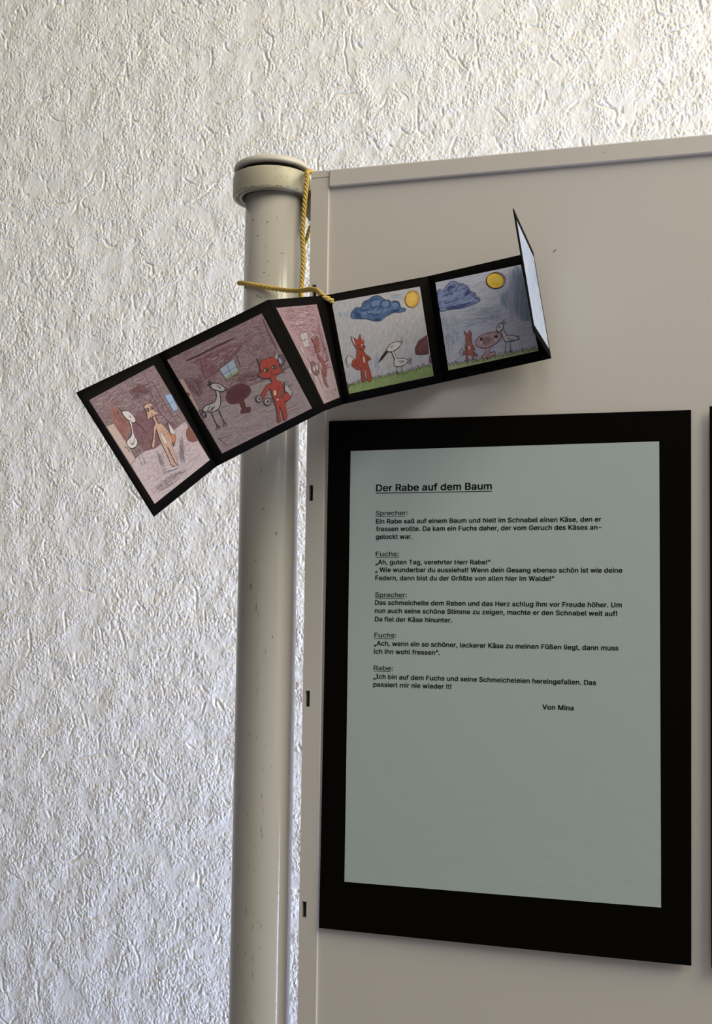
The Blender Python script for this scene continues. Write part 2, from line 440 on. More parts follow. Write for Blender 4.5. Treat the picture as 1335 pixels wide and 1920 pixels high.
# letter shapes: advance, points, triangles (thousandths)
SPACE = 196
BOLD = {
 '!':(208,[67,160,63,509,132,509,128,160,98,-4,86,-3,75,1,66,9,58,18,54,29,52,41,54,53,58,64,66,73,75,80,86,85,98,86,110,85,121,80,130,73,138,64,142,53,143,41,142,29,138,18,130,9,121,1,110,-3],[0,1,2,0,2,3,15,16,17,14,15,17,14,17,18,13,14,18,13,18,19,12,13,19,12,19,20,12,20,21,11,12,21,10,11,21,10,21,22,9,10,22,9,22,23,8,9,23,8,23,24,7,8,24,7,24,25,6,7,25,6,25,26,5,6,26,5,26,27,4,5,27]),
 ',':(200,[38,-119,68,71,137,71,84,-119],[0,1,2,0,2,3]),
 '-':(465,[337,244,337,188,114,188,114,244],[2,3,0,2,0,1]),
 '.':(200,[95,-4,83,-3,73,1,63,9,55,18,51,29,50,41,51,53,55,64,63,73,73,81,83,85,95,87,107,85,118,81,128,73,135,64,140,53,141,41,140,29,135,18,128,9,118,1,107,-3],[11,12,13,10,11,13,10,13,14,9,10,14,9,14,15,8,9,15,8,15,16,7,8,16,7,16,17,7,17,18,6,7,18,5,6,18,5,18,19,4,5,19,4,19,20,4,20,21,3,4,21,2,3,21,2,21,22,1,2,22,1,22,23,0,1,23]),
 'A':(492,[16,0,201,509,276,509,463,0,395,0,287,302,280,323,272,346,264,372,257,394,250,420,241,447,232,478,245,478,236,447,228,419,220,393,213,371,204,345,197,322,191,302,85,0,110,142,110,199,370,199,370,142],[0,1,12,12,1,2,12,2,13,13,2,3,0,12,14,14,12,11,14,13,11,11,13,3,10,11,3,0,14,15,9,10,3,0,15,16,8,9,3,0,16,17,7,8,3,0,17,18,6,7,3,0,18,19,5,6,3,0,19,20,0,20,21,4,5,3,22,23,24,22,24,25]),
 'B':(468,[60,0,60,509,241,509,266,508,289,504,310,499,329,491,350,477,367,461,381,442,390,421,396,398,398,374,397,353,393,336,387,320,378,307,368,295,356,286,343,278,329,272,315,267,315,262,331,260,347,254,363,245,378,234,391,220,402,203,411,184,416,161,418,136,416,111,410,88,400,67,386,48,368,31,344,18,324,10,301,4,275,1,247,0,125,57,245,57,272,58,296,63,315,70,330,80,344,96,353,115,355,137,354,153,350,169,342,184,333,197,320,209,306,218,289,225,269,229,248,231,125,231,125,285,238,285,256,287,273,290,288,296,302,304,314,314,323,326,330,340,335,355,336,372,333,393,326,412,313,429,294,442,270,449,240,452,125,452],[0,1,78,78,1,2,78,2,3,78,3,4,78,4,5,78,5,6,78,6,7,78,7,8,78,8,77,77,8,9,0,78,61,76,77,9,75,76,9,75,9,10,74,75,10,73,74,10,73,10,11,72,73,11,72,11,12,71,72,12,71,12,13,70,71,13,69,70,13,69,13,14,68,69,14,68,14,15,67,68,15,67,15,16,66,67,16,66,16,17,65,66,17,64,65,17,64,17,18,63,64,18,62,63,18,62,18,19,0,61,60,60,61,62,60,62,19,60,19,20,60,20,21,60,21,22,60,22,23,60,23,24,60,24,25,60,25,26,60,26,59,59,26,58,58,26,27,0,60,42,57,58,27,56,57,27,56,27,28,55,56,28,54,55,28,54,28,29,53,54,29,52,53,29,52,29,30,51,52,30,51,30,31,50,51,31,49,50,31,49,31,32,48,49,32,48,32,33,47,48,33,47,33,34,46,47,34,45,46,34,45,34,35,44,45,35,43,44,35,0,42,43,0,43,35,0,35,36,0,36,37,0,37,38,0,38,39,0,39,40,0,40,41]),
 'D':(514,[219,0,96,0,96,57,215,57,244,58,272,63,296,70,318,81,337,94,354,110,368,128,379,149,388,172,394,198,398,226,399,255,398,285,394,312,388,337,379,361,368,381,354,399,338,415,320,428,299,438,275,446,249,450,221,452,93,452,93,509,225,509,261,507,294,501,325,492,353,478,377,461,399,441,418,418,433,391,446,361,455,329,460,293,462,255,460,217,455,181,446,149,433,119,417,92,398,68,376,48,351,31,322,17,291,8,256,2,125,509,125,0,60,0,60,509],[28,29,30,28,30,31,28,31,32,28,32,33,28,33,34,28,34,35,28,35,27,27,35,26,26,35,36,25,26,36,24,25,36,24,36,37,23,24,37,22,23,37,22,37,38,21,22,38,20,21,38,20,38,39,19,20,39,19,39,40,18,19,40,17,18,40,17,40,41,16,17,41,16,41,42,15,16,42,14,15,42,14,42,43,13,14,43,13,43,44,12,13,44,12,44,45,11,12,45,10,11,45,10,45,46,9,10,46,9,46,47,8,9,47,7,8,47,7,47,48,6,7,48,5,6,48,5,48,49,4,5,49,3,4,49,1,2,3,1,3,49,1,49,50,1,50,51,1,51,52,1,52,53,1,53,0,56,57,54,56,54,55]),
 'E':(431,[60,0,60,509,372,509,372,452,125,452,125,286,355,286,355,229,125,229,125,57,375,57,375,0],[0,1,4,4,1,2,4,2,3,0,4,5,0,5,8,8,5,6,8,6,7,0,8,9,0,9,10,0,10,11]),
 'F':(422,[60,0,60,509,369,509,369,452,125,452,125,278,346,278,346,221,125,221,125,0],[0,1,4,4,1,2,4,2,3,0,4,5,0,5,8,8,5,6,8,6,7,0,8,9]),
 'G':(532,[269,-7,236,-5,205,1,176,11,149,25,125,43,104,64,85,88,69,116,57,146,47,179,42,215,40,254,42,293,47,329,57,362,69,393,85,421,103,445,125,466,149,484,175,498,203,508,233,514,265,516,291,514,316,510,340,504,363,494,384,483,403,469,421,453,436,436,449,416,460,395,468,373,474,349,408,349,402,365,395,379,387,393,378,406,368,417,356,427,344,436,330,443,315,448,300,453,283,455,265,456,243,454,222,450,202,443,183,432,166,419,150,404,137,385,125,364,116,340,109,314,105,285,103,254,105,223,109,194,116,168,125,145,137,124,151,105,166,90,184,76,203,66,224,59,246,54,269,53,296,55,322,61,345,71,365,85,382,102,396,123,404,141,410,160,414,180,415,202,415,199,283,199,283,256,478,256,478,200,476,170,471,141,463,115,451,91,436,69,419,50,399,33,377,19,352,8,326,0,298,-5],[23,24,25,23,25,26,22,23,26,22,26,27,21,22,27,21,27,28,20,21,28,20,28,29,19,20,29,19,29,30,19,30,31,18,19,50,50,19,49,49,19,31,48,49,31,47,48,31,18,50,51,47,31,32,46,47,32,18,51,52,45,46,32,17,18,52,44,45,32,17,52,53,44,32,33,43,44,33,17,53,54,42,43,33,16,17,54,16,54,55,41,42,33,41,33,34,40,41,34,16,55,56,40,34,35,15,16,56,39,40,35,15,56,57,38,39,35,38,35,36,37,38,36,15,57,58,14,15,58,14,58,59,13,14,59,13,59,60,12,13,60,12,60,61,85,86,87,85,87,83,83,87,88,11,12,61,11,61,62,11,62,63,10,11,63,85,83,82,84,83,88,84,88,89,82,85,84,82,84,89,10,63,64,81,82,89,9,10,64,81,89,90,9,64,65,80,81,90,8,9,65,8,65,66,80,90,91,79,80,91,8,66,67,78,79,91,7,8,67,78,91,92,7,67,68,77,78,92,77,92,93,7,68,69,6,7,69,76,77,93,6,69,70,75,76,93,75,93,94,6,70,71,5,6,71,74,75,94,5,71,72,73,74,94,5,72,73,5,73,94,5,94,95,4,5,95,4,95,96,3,4,96,3,96,97,2,3,97,2,97,98,1,2,98,1,98,99,0,1,99]),
 'H':(529,[60,0,60,509,125,509,125,289,392,289,392,509,457,509,457,0,392,0,392,232,125,232,125,0],[0,1,2,0,2,3,4,5,6,4,6,7,0,3,10,10,3,4,10,4,9,9,4,7,0,10,11,8,9,7]),
 'I':(312,[31,0,31,57,118,57,118,452,31,452,31,509,269,509,269,452,183,452,183,57,269,57,269,0],[4,5,6,4,6,7,3,4,7,2,3,8,8,3,7,2,8,9,0,1,2,0,2,9,0,9,10,0,10,11]),
 'K':(479,[104,145,104,216,116,231,128,246,139,261,151,275,162,289,174,303,187,317,199,331,212,344,364,509,448,509,231,276,228,276,60,0,60,509,125,509,125,334,124,225,125,193,125,0,372,0,188,259,228,309,449,0],[10,11,12,10,12,13,9,10,13,8,9,13,7,8,13,6,7,13,5,6,14,14,6,13,5,14,0,4,5,0,3,4,0,2,3,0,1,2,0,15,16,17,15,17,18,15,18,19,15,19,20,15,20,21,23,24,25,22,23,25]),
 'M':(640,[60,0,60,509,152,509,277,187,280,179,284,170,287,159,291,147,295,135,299,123,303,110,307,97,311,84,315,71,319,60,322,49,307,49,311,59,314,71,318,83,322,95,326,108,330,121,334,134,338,146,342,158,346,169,349,179,352,187,476,509,568,509,568,0,504,0,504,291,504,302,504,314,504,327,505,340,505,354,505,369,505,383,506,398,506,413,506,428,507,443,507,457,513,457,508,441,503,425,498,409,492,393,487,378,482,363,477,348,472,335,467,322,463,310,459,300,456,291,342,0,286,0,170,291,167,300,163,310,159,321,155,333,150,347,145,361,140,376,134,392,129,408,124,424,118,441,112,457,119,457,119,444,120,430,120,416,120,401,121,386,121,372,121,357,121,342,122,328,122,315,122,302,122,291,122,0],[0,1,73,73,1,2,73,2,74,74,2,3,28,29,45,45,29,30,45,30,46,46,30,31,0,73,72,75,74,3,28,45,44,47,46,31,76,75,3,28,44,48,48,44,43,48,47,43,43,47,31,0,72,76,76,72,71,0,76,77,71,76,3,42,43,31,28,48,49,70,71,3,0,77,78,41,42,31,28,49,50,69,70,3,0,78,79,40,41,31,28,50,51,68,69,3,0,79,80,39,40,31,28,51,52,67,68,3,0,80,81,38,39,31,28,52,53,66,67,3,0,81,82,37,38,31,28,53,54,65,66,3,0,82,83,36,37,31,28,54,55,64,65,3,0,83,84,35,36,31,28,55,56,63,64,3,0,84,85,34,35,31,28,56,57,62,63,3,0,85,86,33,34,31,28,57,58,61,62,3,0,86,87,60,61,3,28,58,59,32,33,31,60,3,4,27,28,59,60,4,5,26,27,59,60,5,6,25,26,59,60,6,7,24,25,59,60,7,8,23,24,59,60,8,9,22,23,59,60,9,10,21,22,59,60,10,11,20,21,59,60,11,12,19,20,59,60,12,18,18,12,13,18,19,13,13,19,59,14,13,59,60,18,17,15,14,59,60,17,16,60,16,15,60,15,59]),
 'R':(461,[60,0,60,509,125,509,125,0,96,509,236,509,264,507,290,504,313,497,333,489,356,473,376,455,390,433,399,415,405,395,408,374,409,352,408,330,405,309,399,290,390,271,376,250,356,232,333,217,312,209,289,203,264,199,236,198,96,198,96,255,234,255,258,256,280,260,298,267,313,276,325,287,334,300,340,316,344,333,345,352,344,371,340,389,334,405,325,419,313,430,298,440,279,446,258,451,233,452,96,452,353,0,230,229,303,229,428,0],[0,1,2,0,2,3,49,4,5,49,5,6,49,6,7,49,7,8,49,8,9,49,9,10,49,10,11,49,11,48,48,11,47,47,11,12,46,47,12,45,46,12,44,45,12,44,12,13,43,44,13,42,43,13,42,13,14,41,42,14,41,14,15,40,41,15,40,15,16,39,40,16,38,39,16,38,16,17,37,38,17,37,17,18,36,37,18,36,18,19,35,36,19,35,19,20,34,35,20,33,34,20,33,20,21,32,33,21,31,32,21,30,31,21,28,29,30,28,30,21,28,21,22,28,22,23,28,23,24,28,24,25,28,25,26,28,26,27,50,51,52,50,52,53]),
 'S':(459,[224,-9,197,-8,172,-4,149,1,128,9,108,19,91,31,76,45,64,60,54,77,46,96,41,115,38,137,104,137,108,118,114,102,123,88,136,76,150,66,166,59,185,53,204,50,224,49,246,50,267,54,286,60,303,69,317,79,329,92,338,106,344,122,346,139,344,154,340,168,332,179,322,189,310,197,296,205,280,211,263,217,245,222,184,239,154,249,128,260,105,274,86,289,71,307,60,326,54,348,52,372,54,400,62,425,75,448,87,463,102,476,119,488,138,498,158,506,180,511,203,514,227,516,252,514,275,511,296,505,316,498,340,484,360,468,377,449,390,427,398,403,401,378,337,378,332,402,320,421,302,437,286,447,267,453,247,457,225,459,204,457,185,454,167,448,152,440,139,430,129,418,121,405,117,391,115,376,117,359,122,345,131,334,142,324,155,315,169,308,184,302,198,297,212,293,264,279,279,275,295,270,312,264,328,256,344,248,359,238,372,226,384,213,395,198,402,180,407,161,408,139,406,112,399,87,386,64,374,48,360,34,343,21,323,11,302,2,278,-4,252,-8],[59,60,61,58,59,61,58,61,62,57,58,62,57,62,63,56,57,63,56,63,64,55,56,64,55,64,65,54,55,65,54,65,66,53,54,66,53,66,78,78,66,77,77,66,67,52,53,79,79,53,78,52,79,80,76,77,67,52,80,81,75,76,67,75,67,68,51,52,81,51,81,82,74,75,68,51,82,83,73,74,68,51,83,84,73,68,69,50,51,84,72,73,69,50,84,85,50,85,86,72,69,70,71,72,70,49,50,86,49,86,87,49,87,88,48,49,88,48,88,89,47,48,89,47,89,90,47,90,91,46,47,91,46,91,92,46,92,93,46,93,94,45,46,94,45,94,95,45,95,96,45,96,97,44,45,97,44,97,98,44,98,99,43,44,99,43,99,100,43,100,101,42,43,101,42,101,102,41,42,102,41,102,103,40,41,103,40,103,104,40,104,105,39,40,105,38,39,105,38,105,106,37,38,106,36,37,106,36,106,107,35,36,107,34,35,107,34,107,108,33,34,108,32,33,108,32,108,109,31,32,109,30,31,109,30,109,110,11,12,13,11,13,14,29,30,110,11,14,15,10,11,15,29,110,111,28,29,111,10,15,16,9,10,16,27,28,111,9,16,17,27,111,112,26,27,112,8,9,17,8,17,18,25,26,112,8,18,19,25,112,113,24,25,113,7,8,19,7,19,20,23,24,113,7,20,21,22,23,113,7,21,22,7,22,113,7,113,114,6,7,114,6,114,115,5,6,115,5,115,116,4,5,116,4,116,117,3,4,117,3,117,118,2,3,118,2,118,119,1,2,119,1,119,0]),
 'T':(461,[32,452,32,509,417,509,417,452,257,452,257,0,193,0,193,452],[0,1,2,0,2,3,7,0,3,6,7,4,4,7,3,6,4,5]),
 'U':(529,[259,-8,230,-7,203,-2,177,5,154,15,133,28,114,43,98,60,85,80,74,101,66,124,62,148,60,173,60,509,124,509,124,178,126,155,132,133,141,113,153,95,169,80,187,68,208,59,232,53,259,52,285,53,309,59,331,68,349,80,364,95,377,113,385,133,391,155,393,178,393,509,457,509,457,173,456,148,451,124,443,101,433,80,419,60,403,43,384,28,363,15,340,5,315,-2,288,-7],[12,13,14,12,14,15,33,34,35,33,35,36,12,15,16,32,33,36,11,12,16,32,36,37,11,16,17,31,32,37,31,37,38,10,11,17,30,31,38,10,17,18,9,10,18,30,38,39,9,18,19,29,30,39,8,9,19,29,39,40,8,19,20,28,29,40,8,20,21,27,28,40,7,8,21,27,40,41,7,21,22,26,27,41,26,41,42,6,7,22,6,22,23,25,26,42,6,23,24,24,25,42,6,24,42,6,42,43,5,6,43,5,43,44,4,5,44,3,4,44,3,44,45,2,3,45,2,45,46,1,2,46,1,46,47,0,1,47]),
 'V':(492,[204,0,16,509,84,509,192,206,199,187,207,164,215,137,222,115,230,89,239,61,248,31,235,31,244,62,252,90,260,115,267,138,276,165,283,187,290,206,395,509,463,509,278,0],[0,1,2,0,2,3,18,19,20,18,20,21,0,3,4,17,18,21,16,17,21,0,4,5,15,16,21,0,5,6,14,15,21,0,6,7,13,14,21,0,7,8,12,13,21,0,8,9,11,12,10,10,12,21,0,9,10,0,10,21]),
 'W':(698,[155,0,16,509,82,509,163,196,167,179,172,162,175,145,179,128,183,111,187,94,190,76,194,58,197,40,189,40,193,58,196,76,200,94,203,111,207,128,211,145,215,162,220,179,224,196,306,509,380,509,462,196,466,179,470,162,474,145,478,128,482,111,486,94,490,76,494,58,497,40,488,40,492,58,495,76,499,94,503,111,506,128,510,145,515,162,519,179,523,196,603,509,670,509,530,0,455,0,368,323,362,345,357,368,351,391,347,410,344,431,340,452,336,475,350,475,346,453,342,433,339,413,335,395,330,371,324,347,318,323,230,0],[0,1,2,0,2,3,22,23,56,56,23,24,56,24,57,57,24,25,44,45,46,44,46,47,22,56,55,58,57,25,59,58,54,54,58,25,22,55,59,59,55,54,22,59,60,53,54,25,22,60,61,52,53,25,22,61,62,51,52,25,22,62,63,50,51,25,22,63,64,49,50,25,22,64,65,48,49,25,0,3,4,21,22,65,48,25,26,43,44,47,0,4,5,20,21,65,48,26,27,42,43,47,0,5,6,19,20,65,48,27,28,41,42,47,0,6,7,18,19,65,48,28,29,40,41,47,39,40,47,0,7,8,17,18,65,48,29,30,38,39,47,0,8,9,16,17,65,48,30,31,0,9,10,15,16,65,48,31,32,37,38,47,0,10,14,14,10,11,14,15,11,11,15,65,48,32,36,36,32,33,36,37,33,33,37,47,0,14,13,48,36,35,34,33,47,12,11,65,0,13,12,0,12,65,48,35,34,48,34,47]),
 'a':(401,[160,-9,137,-7,115,-3,94,5,76,15,60,29,48,45,38,63,32,84,30,108,32,128,36,146,43,161,53,174,64,184,78,193,92,200,108,206,125,211,143,214,161,217,178,220,200,223,218,225,234,227,247,229,257,231,265,235,271,240,274,246,276,255,276,257,275,272,272,285,267,297,260,307,251,315,240,322,227,327,212,330,196,331,178,330,163,327,149,322,137,316,127,309,118,301,110,292,104,283,100,274,41,291,51,313,64,331,79,346,95,358,114,368,133,375,153,380,173,383,194,384,208,384,223,382,239,379,255,375,271,369,286,360,300,350,312,336,322,320,330,301,335,278,337,251,337,0,277,0,277,52,272,52,267,43,260,34,252,25,242,16,229,8,215,1,199,-4,181,-7,170,45,192,47,211,51,228,59,242,68,254,80,263,93,270,108,274,122,276,138,276,190,272,187,267,184,259,182,251,180,241,178,231,176,221,174,210,173,200,171,191,170,182,169,175,168,161,166,147,163,134,159,122,153,112,147,103,139,97,130,93,118,92,105,93,93,96,82,102,72,109,64,119,57,130,52,142,48,156,46],[58,59,60,58,60,61,57,58,61,57,61,62,56,57,62,56,62,63,55,56,63,55,63,64,55,64,65,54,55,65,54,65,66,53,54,66,53,66,67,52,53,67,52,67,40,40,67,39,39,67,68,51,52,41,41,52,40,51,41,42,38,39,68,51,42,43,37,38,68,51,43,44,36,37,68,36,68,69,51,44,45,35,36,69,50,51,45,50,45,46,34,35,69,34,69,70,50,46,47,33,34,70,50,47,48,49,50,48,32,33,70,32,70,71,31,32,71,30,31,71,29,30,71,29,71,72,28,29,72,27,28,72,26,27,94,94,27,72,25,26,94,24,25,94,23,24,94,22,23,94,21,22,94,20,21,94,19,20,94,18,19,94,17,18,94,16,17,94,15,16,94,14,15,94,14,94,95,93,94,72,14,95,96,14,96,97,13,14,97,13,97,98,13,98,99,13,99,100,13,100,101,13,101,102,12,13,102,12,102,103,12,103,104,12,104,105,12,105,106,12,106,107,12,107,108,12,108,109,11,12,109,11,109,110,11,110,111,11,111,112,10,11,112,10,112,113,92,93,72,10,113,114,9,10,114,91,92,72,9,114,115,8,9,115,90,91,72,8,115,116,89,90,72,8,116,117,7,8,117,7,117,118,88,89,74,74,89,72,7,118,119,87,88,74,7,119,120,6,7,120,86,87,75,75,87,74,6,120,121,6,121,122,86,75,76,73,74,72,85,86,76,6,122,123,84,85,76,6,123,84,6,84,76,5,6,76,5,76,77,5,77,78,4,5,78,4,78,79,4,79,80,3,4,80,3,80,81,2,3,81,2,81,82,1,2,82,1,82,83,0,1,83]),
 'b':(436,[229,-8,208,-7,189,-3,172,4,159,12,147,21,138,31,130,41,123,50,118,59,112,59,112,0,53,0,53,509,114,509,114,319,118,319,123,327,130,336,137,346,147,355,158,364,171,373,188,379,207,383,229,384,252,383,274,378,294,371,313,361,330,347,345,332,359,313,370,293,379,270,385,245,389,218,390,189,389,160,385,133,379,108,370,84,359,64,346,45,330,29,313,16,294,5,274,-2,252,-7,220,47,242,49,262,55,279,66,294,80,306,97,316,117,323,139,327,163,328,189,327,215,323,239,316,261,307,281,295,298,280,311,262,322,243,328,220,330,198,328,178,322,161,312,147,299,134,282,125,263,118,241,114,216,113,189,114,162,118,138,125,115,135,95,147,78,162,65,179,55,198,49],[12,13,14,12,14,15,24,25,26,23,24,26,23,26,27,22,23,27,22,27,28,21,22,28,21,28,29,20,21,29,20,29,30,19,20,30,19,30,31,18,19,31,17,18,67,67,18,31,67,31,66,66,31,32,17,67,68,17,68,69,65,66,32,16,17,69,16,69,70,64,65,32,12,15,16,12,16,74,74,16,73,73,16,72,72,16,71,71,16,70,64,32,33,63,64,33,62,63,33,62,33,34,61,62,34,61,34,35,60,61,35,60,35,36,12,74,75,59,60,36,59,36,37,12,75,76,58,59,37,12,76,77,57,58,37,57,37,38,56,57,38,12,77,78,56,38,39,55,56,39,12,78,79,55,39,40,54,55,40,12,79,80,54,40,41,53,54,41,12,80,10,10,80,81,53,41,42,52,53,42,10,81,82,51,52,42,10,82,9,9,82,83,51,42,43,12,10,11,8,9,83,50,51,43,8,83,84,7,8,84,49,50,43,7,84,49,7,49,43,7,43,44,6,7,44,5,6,44,5,44,45,4,5,45,4,45,46,3,4,46,3,46,47,2,3,47,2,47,48,1,2,48,1,48,0]),
 'c':(408,[207,-8,182,-7,159,-2,137,6,117,16,98,30,82,46,68,64,56,85,46,108,40,133,36,159,34,187,36,216,40,243,46,268,56,291,68,312,82,330,98,346,117,360,137,371,159,378,182,383,207,384,226,384,243,381,260,377,276,371,291,364,305,356,318,346,330,335,340,322,349,308,356,293,362,277,303,262,300,272,295,281,290,289,284,297,278,304,270,311,261,316,252,321,242,325,231,328,220,329,207,330,184,328,163,321,145,310,130,296,118,278,108,258,102,236,98,212,96,187,98,163,102,139,108,117,118,97,130,80,145,66,163,55,184,49,207,46,220,47,232,49,243,52,253,55,262,60,271,66,279,73,285,80,292,89,297,98,301,107,304,117,363,102,357,86,350,70,341,56,331,43,319,32,306,21,292,12,277,5,261,-1,244,-5,226,-7],[23,24,25,23,25,26,22,23,26,22,26,27,21,22,27,21,27,28,21,28,29,20,21,29,20,29,30,19,20,30,19,30,31,18,19,31,18,31,32,18,32,49,49,32,48,48,32,33,17,18,50,50,18,49,47,48,33,17,50,51,46,47,33,45,46,33,45,33,34,17,51,52,44,45,34,43,44,34,16,17,52,42,43,34,16,52,53,42,34,35,41,42,35,40,41,35,16,53,54,40,35,36,15,16,54,39,40,36,38,39,36,15,54,55,38,36,37,14,15,55,14,55,56,13,14,56,13,56,57,12,13,57,12,57,58,11,12,58,11,58,59,11,59,60,10,11,60,10,60,61,9,10,61,9,61,62,78,79,80,8,9,62,77,78,80,77,80,81,76,77,81,8,62,63,75,76,81,75,81,82,7,8,63,7,63,64,74,75,82,73,74,82,73,82,83,72,73,83,7,64,65,6,7,65,71,72,83,71,83,84,70,71,84,6,65,66,69,70,84,68,69,84,6,66,67,67,68,84,6,67,84,5,6,84,5,84,85,5,85,86,4,5,86,4,86,87,3,4,87,3,87,88,2,3,88,2,88,89,2,89,90,1,2,90,1,90,91,0,1,91]),
 'd':(436,[195,-8,172,-7,151,-2,130,5,111,16,94,29,79,45,66,64,55,84,46,108,39,133,35,160,34,189,35,218,39,245,46,270,55,293,66,313,79,332,95,347,112,361,131,371,151,378,173,383,196,384,218,383,237,379,253,373,267,364,278,355,287,346,295,336,301,327,306,319,311,319,311,509,372,509,372,0,313,0,313,59,307,59,301,50,295,41,287,31,277,21,266,12,252,4,236,-3,217,-7,205,47,226,49,246,55,263,65,278,78,290,95,299,115,306,138,310,162,312,189,310,216,306,241,300,263,290,282,278,299,263,312,246,322,227,328,205,330,182,328,162,322,145,311,130,298,118,281,108,261,102,239,98,215,96,189,98,163,102,139,109,117,118,97,130,80,145,66,162,55,182,49],[34,35,36,34,36,37,23,24,25,23,25,26,22,23,26,22,26,27,21,22,27,21,27,28,20,21,28,20,28,29,19,20,29,19,29,30,18,19,30,18,30,31,18,31,67,67,31,32,17,18,68,68,18,67,66,67,32,65,66,32,17,68,69,65,32,33,64,65,33,17,69,70,64,33,34,64,34,63,63,34,62,62,34,61,61,34,60,60,34,37,16,17,70,16,70,71,16,71,72,15,16,72,15,72,73,14,15,73,14,73,74,13,14,74,59,60,37,13,74,75,12,13,75,58,59,37,12,75,76,12,76,77,57,58,37,11,12,77,11,77,78,56,57,37,10,11,78,10,78,79,55,56,37,9,10,79,9,79,80,54,55,37,8,9,80,8,80,81,53,54,39,39,54,37,7,8,81,7,81,82,52,53,39,7,82,83,51,52,40,40,52,39,6,7,83,51,40,41,38,39,37,6,83,84,50,51,41,50,41,42,6,84,49,49,50,42,6,49,42,5,6,42,5,42,43,5,43,44,4,5,44,4,44,45,3,4,45,3,45,46,2,3,46,2,46,47,1,2,47,1,47,48,0,1,48]),
 'e':(416,[212,-8,185,-7,161,-2,138,6,117,16,98,30,82,46,68,64,56,85,46,108,40,132,35,159,34,187,35,215,39,242,46,267,55,290,67,311,81,329,97,346,115,359,135,370,157,378,180,383,205,384,226,383,246,380,266,374,285,366,303,355,319,341,334,324,347,305,357,282,363,263,368,242,370,219,371,194,371,169,310,169,308,226,304,248,298,269,288,286,277,301,263,314,246,323,227,328,205,330,183,328,164,323,146,313,131,301,119,286,109,270,102,251,97,231,96,211,96,178,98,151,102,127,110,106,121,88,135,73,151,61,169,53,190,48,212,46,227,47,241,49,254,53,265,58,276,65,285,73,294,82,300,93,306,105,365,91,358,72,348,55,335,39,320,26,302,14,283,4,261,-3,237,-7,75,169,75,221,338,221,338,169],[23,24,25,23,25,26,22,23,26,22,26,27,21,22,27,21,27,28,20,21,28,20,28,29,19,20,29,19,29,30,18,19,30,18,30,48,48,30,31,18,48,49,47,48,31,17,18,49,46,47,31,17,49,50,46,31,32,45,46,32,17,50,51,44,45,32,17,51,52,16,17,52,44,32,33,43,44,33,16,52,53,15,16,53,15,53,54,42,43,33,42,33,34,15,54,55,41,42,34,14,15,55,41,34,35,14,55,56,40,41,35,40,35,36,13,14,56,13,56,57,39,40,36,39,36,37,12,13,57,12,57,58,39,37,38,11,12,58,11,58,59,10,11,59,10,59,60,9,10,60,9,60,61,8,9,61,8,61,62,75,76,77,74,75,77,74,77,78,8,62,63,7,8,63,73,74,78,7,63,64,72,73,78,72,78,79,71,72,79,6,7,64,6,64,65,70,71,79,70,79,80,6,65,66,69,70,80,68,69,80,6,66,67,67,68,80,6,67,80,5,6,80,5,80,81,4,5,81,4,81,82,3,4,82,3,82,83,2,3,83,2,83,84,1,2,84,1,84,85,0,1,85,86,87,88,86,88,89]),
 'f':(266,[228,379,228,327,6,327,6,379,81,0,81,432,82,452,87,470,96,486,107,499,120,510,135,519,152,525,169,529,187,530,201,530,212,529,222,527,231,525,238,523,243,521,227,468,224,470,220,471,215,472,209,473,202,474,195,474,178,472,164,468,154,460,147,449,143,435,142,419,142,0],[2,3,0,2,0,1,13,14,15,13,15,16,12,13,16,12,16,17,12,17,18,11,12,18,11,18,19,11,19,20,11,20,21,10,11,21,9,10,23,23,10,22,22,10,21,8,9,25,25,9,24,24,9,23,7,8,27,27,8,26,26,8,25,7,27,28,7,28,29,6,7,29,6,29,30,6,30,31,5,6,31,5,31,32,5,32,33,4,5,33,4,33,34]),
